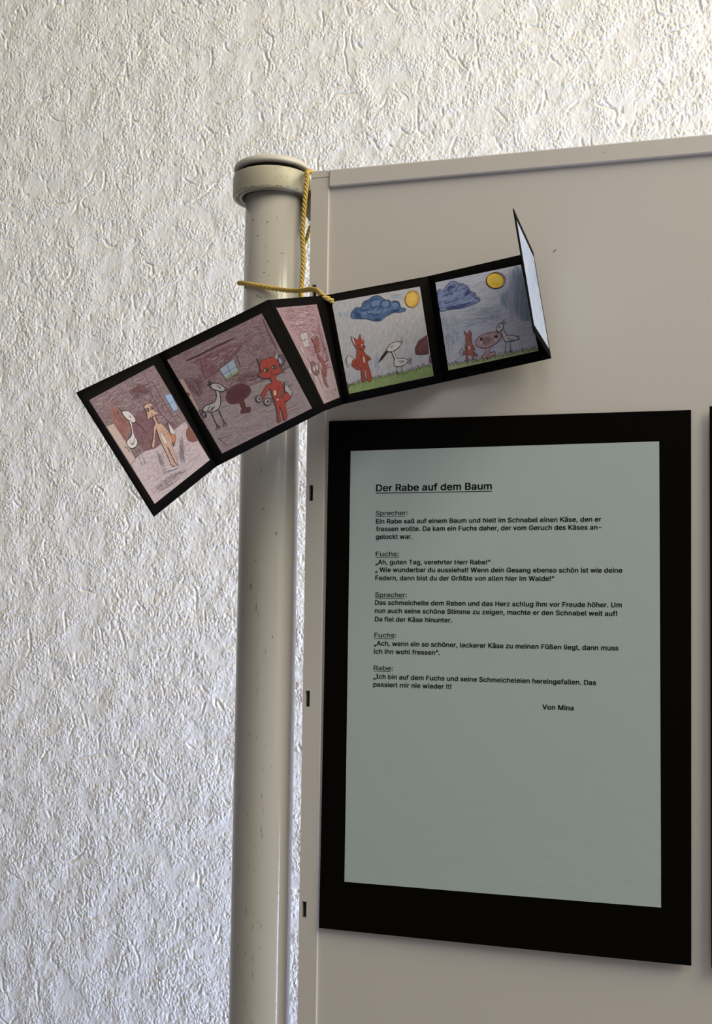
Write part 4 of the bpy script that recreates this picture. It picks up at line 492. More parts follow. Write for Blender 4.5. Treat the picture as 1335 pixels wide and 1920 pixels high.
REGULAR = {
 ':':(188,[95,-4,83,-3,73,1,63,9,55,18,51,29,50,41,51,53,55,64,63,73,73,81,83,85,95,87,107,85,118,81,128,73,135,64,140,53,141,41,140,29,135,18,128,9,118,1,107,-3,95,271,83,272,73,277,63,284,55,294,51,304,50,316,51,328,55,339,63,349,73,356,83,360,95,362,107,360,118,356,128,349,135,339,140,328,141,316,140,304,135,294,128,284,118,277,107,272],[11,12,13,10,11,13,10,13,14,9,10,14,9,14,15,8,9,15,8,15,16,7,8,16,7,16,17,7,17,18,6,7,18,5,6,18,5,18,19,4,5,19,4,19,20,4,20,21,3,4,21,2,3,21,2,21,22,1,2,22,1,22,23,0,1,23,35,36,37,34,35,37,34,37,38,33,34,38,33,38,39,32,33,39,32,39,40,32,40,41,31,32,41,30,31,41,30,41,42,29,30,42,29,42,43,29,43,44,28,29,44,28,44,45,27,28,45,26,27,45,26,45,46,25,26,46,25,46,47,24,25,47]),
 'F':(410,[60,0,60,509,369,509,369,452,125,452,125,278,346,278,346,221,125,221,125,0],[0,1,4,4,1,2,4,2,3,0,4,5,0,5,8,8,5,6,8,6,7,0,8,9]),
 'R':(449,[60,0,60,509,125,509,125,0,96,509,236,509,264,507,290,504,313,497,333,489,356,473,376,455,390,433,399,415,405,395,408,374,409,352,408,330,405,309,399,290,390,271,376,250,356,232,333,217,312,209,289,203,264,199,236,198,96,198,96,255,234,255,258,256,280,260,298,267,313,276,325,287,334,300,340,316,344,333,345,352,344,371,340,389,334,405,325,419,313,430,298,440,279,446,258,451,233,452,96,452,353,0,230,229,303,229,428,0],[0,1,2,0,2,3,49,4,5,49,5,6,49,6,7,49,7,8,49,8,9,49,9,10,49,10,11,49,11,48,48,11,47,47,11,12,46,47,12,45,46,12,44,45,12,44,12,13,43,44,13,42,43,13,42,13,14,41,42,14,41,14,15,40,41,15,40,15,16,39,40,16,38,39,16,38,16,17,37,38,17,37,17,18,36,37,18,36,18,19,35,36,19,35,19,20,34,35,20,33,34,20,33,20,21,32,33,21,31,32,21,30,31,21,28,29,30,28,30,21,28,21,22,28,22,23,28,23,24,28,24,25,28,25,26,28,26,27,50,51,52,50,52,53]),
 'S':(447,[224,-9,197,-8,172,-4,149,1,128,9,108,19,91,31,76,45,64,60,54,77,46,96,41,115,38,137,104,137,108,118,114,102,123,88,136,76,150,66,166,59,185,53,204,50,224,49,246,50,267,54,286,60,303,69,317,79,329,92,338,106,344,122,346,139,344,154,340,168,332,179,322,189,310,197,296,205,280,211,263,217,245,222,184,239,154,249,128,260,105,274,86,289,71,307,60,326,54,348,52,372,54,400,62,425,75,448,87,463,102,476,119,488,138,498,158,506,180,511,203,514,227,516,252,514,275,511,296,505,316,498,340,484,360,468,377,449,390,427,398,403,401,378,337,378,332,402,320,421,302,437,286,447,267,453,247,457,225,459,204,457,185,454,167,448,152,440,139,430,129,418,121,405,117,391,115,376,117,359,122,345,131,334,142,324,155,315,169,308,184,302,198,297,212,293,264,279,279,275,295,270,312,264,328,256,344,248,359,238,372,226,384,213,395,198,402,180,407,161,408,139,406,112,399,87,386,64,374,48,360,34,343,21,323,11,302,2,278,-4,252,-8],[59,60,61,58,59,61,58,61,62,57,58,62,57,62,63,56,57,63,56,63,64,55,56,64,55,64,65,54,55,65,54,65,66,53,54,66,53,66,78,78,66,77,77,66,67,52,53,79,79,53,78,52,79,80,76,77,67,52,80,81,75,76,67,75,67,68,51,52,81,51,81,82,74,75,68,51,82,83,73,74,68,51,83,84,73,68,69,50,51,84,72,73,69,50,84,85,50,85,86,72,69,70,71,72,70,49,50,86,49,86,87,49,87,88,48,49,88,48,88,89,47,48,89,47,89,90,47,90,91,46,47,91,46,91,92,46,92,93,46,93,94,45,46,94,45,94,95,45,95,96,45,96,97,44,45,97,44,97,98,44,98,99,43,44,99,43,99,100,43,100,101,42,43,101,42,101,102,41,42,102,41,102,103,40,41,103,40,103,104,40,104,105,39,40,105,38,39,105,38,105,106,37,38,106,36,37,106,36,106,107,35,36,107,34,35,107,34,107,108,33,34,108,32,33,108,32,108,109,31,32,109,30,31,109,30,109,110,11,12,13,11,13,14,29,30,110,11,14,15,10,11,15,29,110,111,28,29,111,10,15,16,9,10,16,27,28,111,9,16,17,27,111,112,26,27,112,8,9,17,8,17,18,25,26,112,8,18,19,25,112,113,24,25,113,7,8,19,7,19,20,23,24,113,7,20,21,22,23,113,7,21,22,7,22,113,7,113,114,6,7,114,6,114,115,5,6,115,5,115,116,4,5,116,4,116,117,3,4,117,3,117,118,2,3,118,2,118,119,1,2,119,1,119,0]),
 'a':(389,[160,-9,137,-7,115,-3,94,5,76,15,60,29,48,45,38,63,32,84,30,108,32,128,36,146,43,161,53,174,64,184,78,193,92,200,108,206,125,211,143,214,161,217,178,220,200,223,218,225,234,227,247,229,257,231,265,235,271,240,274,246,276,255,276,257,275,272,272,285,267,297,260,307,251,315,240,322,227,327,212,330,196,331,178,330,163,327,149,322,137,316,127,309,118,301,110,292,104,283,100,274,41,291,51,313,64,331,79,346,95,358,114,368,133,375,153,380,173,383,194,384,208,384,223,382,239,379,255,375,271,369,286,360,300,350,312,336,322,320,330,301,335,278,337,251,337,0,277,0,277,52,272,52,267,43,260,34,252,25,242,16,229,8,215,1,199,-4,181,-7,170,45,192,47,211,51,228,59,242,68,254,80,263,93,270,108,274,122,276,138,276,190,272,187,267,184,259,182,251,180,241,178,231,176,221,174,210,173,200,171,191,170,182,169,175,168,161,166,147,163,134,159,122,153,112,147,103,139,97,130,93,118,92,105,93,93,96,82,102,72,109,64,119,57,130,52,142,48,156,46],[58,59,60,58,60,61,57,58,61,57,61,62,56,57,62,56,62,63,55,56,63,55,63,64,55,64,65,54,55,65,54,65,66,53,54,66,53,66,67,52,53,67,52,67,40,40,67,39,39,67,68,51,52,41,41,52,40,51,41,42,38,39,68,51,42,43,37,38,68,51,43,44,36,37,68,36,68,69,51,44,45,35,36,69,50,51,45,50,45,46,34,35,69,34,69,70,50,46,47,33,34,70,50,47,48,49,50,48,32,33,70,32,70,71,31,32,71,30,31,71,29,30,71,29,71,72,28,29,72,27,28,72,26,27,94,94,27,72,25,26,94,24,25,94,23,24,94,22,23,94,21,22,94,20,21,94,19,20,94,18,19,94,17,18,94,16,17,94,15,16,94,14,15,94,14,94,95,93,94,72,14,95,96,14,96,97,13,14,97,13,97,98,13,98,99,13,99,100,13,100,101,13,101,102,12,13,102,12,102,103,12,103,104,12,104,105,12,105,106,12,106,107,12,107,108,12,108,109,11,12,109,11,109,110,11,110,111,11,111,112,10,11,112,10,112,113,92,93,72,10,113,114,9,10,114,91,92,72,9,114,115,8,9,115,90,91,72,8,115,116,89,90,72,8,116,117,7,8,117,7,117,118,88,89,74,74,89,72,7,118,119,87,88,74,7,119,120,6,7,120,86,87,75,75,87,74,6,120,121,6,121,122,86,75,76,73,74,72,85,86,76,6,122,123,84,85,76,6,123,84,6,84,76,5,6,76,5,76,77,5,77,78,4,5,78,4,78,79,4,79,80,3,4,80,3,80,81,2,3,81,2,81,82,1,2,82,1,82,83,0,1,83]),
 'b':(424,[229,-8,208,-7,189,-3,172,4,159,12,147,21,138,31,130,41,123,50,118,59,112,59,112,0,53,0,53,509,114,509,114,319,118,319,123,327,130,336,137,346,147,355,158,364,171,373,188,379,207,383,229,384,252,383,274,378,294,371,313,361,330,347,345,332,359,313,370,293,379,270,385,245,389,218,390,189,389,160,385,133,379,108,370,84,359,64,346,45,330,29,313,16,294,5,274,-2,252,-7,220,47,242,49,262,55,279,66,294,80,306,97,316,117,323,139,327,163,328,189,327,215,323,239,316,261,307,281,295,298,280,311,262,322,243,328,220,330,198,328,178,322,161,312,147,299,134,282,125,263,118,241,114,216,113,189,114,162,118,138,125,115,135,95,147,78,162,65,179,55,198,49],[12,13,14,12,14,15,24,25,26,23,24,26,23,26,27,22,23,27,22,27,28,21,22,28,21,28,29,20,21,29,20,29,30,19,20,30,19,30,31,18,19,31,17,18,67,67,18,31,67,31,66,66,31,32,17,67,68,17,68,69,65,66,32,16,17,69,16,69,70,64,65,32,12,15,16,12,16,74,74,16,73,73,16,72,72,16,71,71,16,70,64,32,33,63,64,33,62,63,33,62,33,34,61,62,34,61,34,35,60,61,35,60,35,36,12,74,75,59,60,36,59,36,37,12,75,76,58,59,37,12,76,77,57,58,37,57,37,38,56,57,38,12,77,78,56,38,39,55,56,39,12,78,79,55,39,40,54,55,40,12,79,80,54,40,41,53,54,41,12,80,10,10,80,81,53,41,42,52,53,42,10,81,82,51,52,42,10,82,9,9,82,83,51,42,43,12,10,11,8,9,83,50,51,43,8,83,84,7,8,84,49,50,43,7,84,49,7,49,43,7,43,44,6,7,44,5,6,44,5,44,45,4,5,45,4,45,46,3,4,46,3,46,47,2,3,47,2,47,48,1,2,48,1,48,0]),
 'c':(396,[207,-8,182,-7,159,-2,137,6,117,16,98,30,82,46,68,64,56,85,46,108,40,133,36,159,34,187,36,216,40,243,46,268,56,291,68,312,82,330,98,346,117,360,137,371,159,378,182,383,207,384,226,384,243,381,260,377,276,371,291,364,305,356,318,346,330,335,340,322,349,308,356,293,362,277,303,262,300,272,295,281,290,289,284,297,278,304,270,311,261,316,252,321,242,325,231,328,220,329,207,330,184,328,163,321,145,310,130,296,118,278,108,258,102,236,98,212,96,187,98,163,102,139,108,117,118,97,130,80,145,66,163,55,184,49,207,46,220,47,232,49,243,52,253,55,262,60,271,66,279,73,285,80,292,89,297,98,301,107,304,117,363,102,357,86,350,70,341,56,331,43,319,32,306,21,292,12,277,5,261,-1,244,-5,226,-7],[23,24,25,23,25,26,22,23,26,22,26,27,21,22,27,21,27,28,21,28,29,20,21,29,20,29,30,19,20,30,19,30,31,18,19,31,18,31,32,18,32,49,49,32,48,48,32,33,17,18,50,50,18,49,47,48,33,17,50,51,46,47,33,45,46,33,45,33,34,17,51,52,44,45,34,43,44,34,16,17,52,42,43,34,16,52,53,42,34,35,41,42,35,40,41,35,16,53,54,40,35,36,15,16,54,39,40,36,38,39,36,15,54,55,38,36,37,14,15,55,14,55,56,13,14,56,13,56,57,12,13,57,12,57,58,11,12,58,11,58,59,11,59,60,10,11,60,10,60,61,9,10,61,9,61,62,78,79,80,8,9,62,77,78,80,77,80,81,76,77,81,8,62,63,75,76,81,75,81,82,7,8,63,7,63,64,74,75,82,73,74,82,73,82,83,72,73,83,7,64,65,6,7,65,71,72,83,71,83,84,70,71,84,6,65,66,69,70,84,68,69,84,6,66,67,67,68,84,6,67,84,5,6,84,5,84,85,5,85,86,4,5,86,4,86,87,3,4,87,3,87,88,2,3,88,2,88,89,2,89,90,1,2,90,1,90,91,0,1,91]),
 'e':(404,[212,-8,185,-7,161,-2,138,6,117,16,98,30,82,46,68,64,56,85,46,108,40,132,35,159,34,187,35,215,39,242,46,267,55,290,67,311,81,329,97,346,115,359,135,370,157,378,180,383,205,384,226,383,246,380,266,374,285,366,303,355,319,341,334,324,347,305,357,282,363,263,368,242,370,219,371,194,371,169,310,169,308,226,304,248,298,269,288,286,277,301,263,314,246,323,227,328,205,330,183,328,164,323,146,313,131,301,119,286,109,270,102,251,97,231,96,211,96,178,98,151,102,127,110,106,121,88,135,73,151,61,169,53,190,48,212,46,227,47,241,49,254,53,265,58,276,65,285,73,294,82,300,93,306,105,365,91,358,72,348,55,335,39,320,26,302,14,283,4,261,-3,237,-7,75,169,75,221,338,221,338,169],[23,24,25,23,25,26,22,23,26,22,26,27,21,22,27,21,27,28,20,21,28,20,28,29,19,20,29,19,29,30,18,19,30,18,30,48,48,30,31,18,48,49,47,48,31,17,18,49,46,47,31,17,49,50,46,31,32,45,46,32,17,50,51,44,45,32,17,51,52,16,17,52,44,32,33,43,44,33,16,52,53,15,16,53,15,53,54,42,43,33,42,33,34,15,54,55,41,42,34,14,15,55,41,34,35,14,55,56,40,41,35,40,35,36,13,14,56,13,56,57,39,40,36,39,36,37,12,13,57,12,57,58,39,37,38,11,12,58,11,58,59,10,11,59,10,59,60,9,10,60,9,60,61,8,9,61,8,61,62,75,76,77,74,75,77,74,77,78,8,62,63,7,8,63,73,74,78,7,63,64,72,73,78,72,78,79,71,72,79,6,7,64,6,64,65,70,71,79,70,79,80,6,65,66,69,70,80,68,69,80,6,66,67,67,68,80,6,67,80,5,6,80,5,80,81,4,5,81,4,81,82,3,4,82,3,82,83,2,3,83,2,83,84,1,2,84,1,84,85,0,1,85,86,87,88,86,88,89]),
 'h':(410,[114,227,114,0,53,0,53,509,114,509,114,287,102,287,112,312,124,332,137,349,152,362,175,374,200,382,227,384,252,383,275,377,295,369,313,356,328,340,341,321,348,304,353,285,356,264,357,240,357,0,296,0,296,235,293,263,286,286,273,304,256,318,235,326,210,329,192,328,176,324,161,317,147,308,136,297,126,283,119,266,115,248],[2,3,4,2,4,6,6,4,7,7,4,5,12,13,14,12,14,15,11,12,15,11,15,16,10,11,16,10,16,17,9,10,17,9,17,18,8,9,18,8,18,32,32,18,19,7,8,33,33,8,32,31,32,19,7,33,34,30,31,19,7,34,35,30,19,20,29,30,20,7,35,36,5,7,36,5,36,37,28,29,20,28,20,21,5,37,38,2,6,5,2,5,39,39,5,38,27,28,21,27,21,22,2,39,40,27,22,23,26,27,23,2,40,0,26,23,24,25,26,24,2,0,1]),
 'p':(424,[53,-143,53,379,112,379,112,319,118,319,123,327,130,336,137,346,147,355,158,364,171,373,188,379,207,383,229,384,252,383,274,378,294,371,313,361,330,347,345,332,359,313,370,293,379,270,385,245,389,218,390,189,389,160,385,133,379,108,370,84,359,64,346,45,330,29,313,16,294,5,274,-2,252,-7,229,-8,208,-7,189,-3,173,4,159,12,147,21,138,31,130,41,124,50,118,59,114,59,114,-143,220,47,242,49,262,55,279,66,294,80,306,97,316,117,323,139,327,163,328,189,327,215,323,239,316,261,307,281,295,298,280,311,262,322,243,328,220,330,198,328,178,322,161,312,147,299,134,282,125,263,118,241,114,216,113,189,114,162,118,138,125,115,135,95,147,78,162,65,179,55,198,49],[12,13,14,11,12,14,11,14,15,0,1,2,0,2,3,10,11,15,10,15,16,9,10,16,9,16,17,8,9,17,8,17,18,7,8,18,7,18,19,6,7,19,5,6,67,67,6,19,67,19,66,66,19,20,5,67,68,5,68,69,65,66,20,4,5,69,4,69,70,64,65,20,0,3,4,0,4,74,74,4,73,73,4,72,72,4,71,71,4,70,64,20,21,63,64,21,62,63,21,62,21,22,61,62,22,61,22,23,60,61,23,60,23,24,0,74,75,59,60,24,59,24,25,0,75,76,58,59,25,0,76,77,57,58,25,57,25,26,56,57,26,0,77,78,56,26,27,55,56,27,0,78,79,55,27,28,54,55,28,0,79,47,47,79,80,54,28,29,53,54,29,47,80,81,53,29,30,52,53,30,47,81,82,51,52,30,47,82,46,46,82,83,51,30,31,0,47,48,45,46,83,50,51,31,45,83,84,44,45,84,49,50,31,44,84,49,44,49,31,44,31,32,43,44,32,42,43,32,42,32,33,41,42,33,41,33,34,40,41,34,40,34,35,39,40,35,39,35,36,38,39,36,38,36,37]),
 'r':(259,[53,0,53,379,112,379,112,321,115,321,124,339,137,354,152,367,171,377,191,383,213,385,218,385,223,385,229,384,235,384,240,384,243,384,243,322,241,323,236,324,230,324,223,325,215,326,207,326,190,324,174,321,159,315,146,306,135,296,126,284,119,269,115,254,114,237,114,0],[9,10,11,9,11,12,9,12,13,9,13,14,9,14,15,9,15,16,9,16,17,8,9,17,0,1,2,0,2,3,7,8,17,6,7,17,5,6,19,19,6,18,18,6,17,4,5,23,23,5,22,22,5,21,21,5,20,20,5,19,4,23,24,4,24,25,0,3,4,0,4,31,31,4,30,30,4,29,29,4,28,28,4,27,27,4,26,26,4,25,0,31,32,0,32,33]),
 's':(365,[182,-8,157,-7,133,-3,112,3,93,12,76,24,62,38,50,54,41,73,36,94,94,107,101,87,111,72,124,60,141,52,160,47,181,45,206,47,227,53,244,62,258,74,265,88,268,103,266,115,262,126,254,136,243,144,229,150,212,155,149,170,125,177,104,186,87,196,72,208,58,227,50,249,47,274,49,295,55,314,65,332,79,347,95,360,115,370,137,378,161,383,187,384,212,383,234,379,254,372,271,363,286,352,299,339,309,324,318,308,324,290,268,277,262,291,254,304,243,316,228,325,210,331,187,333,166,331,147,326,131,317,119,305,111,292,109,277,110,264,115,253,124,243,136,235,152,229,172,223,229,209,254,202,275,194,292,183,306,171,320,153,328,131,331,107,329,85,323,65,312,47,298,31,281,18,260,6,236,-2,210,-7],[44,45,46,44,46,47,43,44,47,43,47,48,42,43,48,42,48,49,41,42,49,41,49,50,40,41,50,40,50,51,39,40,51,39,51,61,61,51,52,39,61,62,60,61,52,38,39,62,38,62,63,59,60,52,38,63,64,58,59,52,58,52,53,38,64,65,57,58,53,37,38,65,57,53,54,37,65,66,56,57,54,36,37,66,36,66,67,55,56,54,36,67,68,35,36,68,35,68,69,35,69,70,34,35,70,34,70,71,34,71,72,34,72,73,33,34,73,33,73,74,33,74,75,32,33,75,32,75,76,31,32,76,31,76,77,30,31,77,30,77,78,29,30,78,29,78,79,28,29,79,27,28,79,27,79,80,26,27,80,25,26,80,24,25,80,24,80,81,23,24,81,22,23,81,9,10,11,22,81,82,21,22,82,8,9,11,20,21,82,8,11,12,20,82,83,19,20,83,7,8,12,7,12,13,19,83,84,18,19,84,7,13,14,6,7,14,17,18,84,6,14,15,16,17,84,16,84,85,6,15,16,6,16,85,5,6,85,5,85,86,4,5,86,4,86,87,3,4,87,3,87,88,2,3,88,2,88,89,1,2,89,1,89,0]),
 'u':(410,[182,-5,158,-3,135,2,115,11,97,23,82,39,69,59,62,76,57,95,54,116,53,139,53,379,114,379,114,144,116,117,124,94,137,75,154,61,175,53,200,50,218,51,234,55,249,62,263,71,274,83,283,97,290,113,295,132,296,153,296,379,357,379,357,0,298,0,298,92,307,92,297,67,286,47,272,30,257,17,234,5,209,-3],[10,11,12,10,12,13,28,29,30,28,30,31,27,28,31,10,13,14,9,10,14,26,27,34,34,27,31,9,14,15,8,9,15,25,26,34,24,25,33,33,25,34,7,8,15,7,15,16,24,33,35,35,33,32,35,34,31,23,24,35,6,7,16,6,16,17,22,23,35,22,35,36,32,35,31,21,22,36,6,17,18,5,6,18,20,21,36,5,18,19,19,20,36,5,19,36,5,36,37,4,5,37,4,37,38,3,4,38,3,38,39,2,3,39,2,39,40,1,2,40,1,40,0]),
}

def text_mesh(bm, body, x, z, width, size, slope, font):
    """lay out a line of print from the letter outlines below, fitted to its measured width"""
    pen_x = 0; parts = []
    for ch in body:
        if ch == ' ': pen_x += SPACE; continue
        adv, vv, ff = font[ch]
        parts.append((pen_x, vv, ff)); pen_x += adv
    lo = min(p + min(vv[0::2]) for p, vv, ff in parts); hi = max(p + max(vv[0::2]) for p, vv, ff in parts)
    k = width / (hi - lo); sz = size / 509.0
    thick = ((-19, -9), (-19, 9), (19, 9), (19, -9), (0, 0)) if font is BOLD else ((-7, -3), (-7, 3), (7, 3), (7, -3))
    for p, vv, ff, ox, oy in [(p, vv, ff, ox, oy) for p, vv, ff in parts for ox, oy in thick]:
        vs = []
        for i in range(0, len(vv), 2):
            X = x + (p + vv[i] + ox - lo) * k; Zz = z + (vv[i + 1] + oy) * sz + slope * (X - x)
            vs.append(bm.verts.new((X, a4_off(X, Zz) - .00014, Zz + Z0)))
        for i in range(0, len(ff), 3):
            try: bm.faces.new([vs[j] for j in ff[i:i + 3]])
            except ValueError: pass

def rule(bm, x0, x1, z, slope, t):
    vs = []
    for X, d in ((x0, 0), (x1, 0), (x1, -t), (x0, -t)):
        Zz = z + slope * (X - x0) + d; vs.append(bm.verts.new((X, a4_off(X, Zz) - .00014, Zz + Z0)))
    bm.faces.new(vs)

S1 = .00305; B = BOLD; R = REGULAR       # cap heights and weights
LINES = [   # text, x, baseline, width, size, weight, underline width
    ('Der Rabe auf dem Baum', .0519, -.2327, .0808, .0046, B, .0812),
    ('Sprecher:', .0517, -.2495, .0227, S1, R, .0214),
    ('Ein Rabe saß auf einem Baum und hielt im Schnabel einen Käse, den er', .0520, -.2552, .1535, S1, B, 0),
    ('fressen wollte. Da kam ein Fuchs daher, der vom Geruch des Käses an-', .0521, -.2605, .1534, S1, B, 0),
    ('gelockt war.', .0521, -.2659, .0257, S1, B, 0),
    ('Fuchs:', .0521, -.2778, .0163, S1, R, .0166),
    ('„Ah, guten Tag, verehrter Herr Rabe!“', .0521, -.2835, .0800, S1, B, 0),
    ('„ Wie wunderbar du aussiehst! Wenn dein Gesang ebenso schön ist wie deine', .0520, -.2888, .1669, S1, B, 0),
    ('Federn, dann bist du der Größte von allen hier im Walde!“', .0521, -.2944, .1226, S1, B, 0),
    ('Sprecher:', .0520, -.3060, .0225, S1, R, .0212),
    ('Das schmeichelte dem Raben und das Herz schlug ihm vor Freude höher. Um', .0521, -.3114, .1664, S1, B, 0),
    ('nun auch seine schöne Stimme zu zeigen, machte er den Schnabel weit auf!', .0520, -.3170, .1635, S1, B, 0),
    ('Da fiel der Käse hinunter.', .0521, -.3228, .0540, S1, B, 0),
    ('Fuchs:', .0519, -.3337, .0153, S1, R, .0140),
    ('„Ach, wenn ein so schöner, leckerer Käse zu meinen Füßen liegt, dann muss', .0518, -.3394, .1645, S1, B, 0),
    ('ich ihn wohl fressen“.', .0517, -.3449, .0462, S1, B, 0),
    ('Rabe:', .0517, -.3562, .0135, S1, R, .0120),
    ('„Ich bin auf dem Fuchs und seine Schmeicheleien hereingefallen. Das', .0516, -.3621, .1504, S1, B, 0),
    ('passiert mir nie wieder !!!', .0516, -.3675, .0544, S1, B, 0),
    ('Von Mina', .1674, -.3784, .0201, S1, B, 0)]
bm = bmesh.new()
for body, x, z, w, size, bold, ul in LINES:
    text_mesh(bm, body, x, z, w, size, .0045, bold)
    if ul:
        rule(bm, x - .0002, x + ul, z - size * .24, .0045, .00045 if size > .004 else .00028)
bmesh.ops.recalc_face_normals(bm, faces=bm.faces)
obj('printed_text', bm, print_ink, a4)['label'] = 'black German print'

poster2 = thing('black_poster', 'plain strip of a second black card cut off at the right edge of the photo', 'poster', (.38, -.001, Z0 - .534))
def off2(x, z): return -.0024 - .0012 * max(0, (-.1806 - z) / .353) ** 2
obj('backing_card', sheet_bm([(.2743, -.1806), (.5200, -.1790), (.5190, -.5310), (.2726, -.5334)], off2, .0004), black_card, poster2)

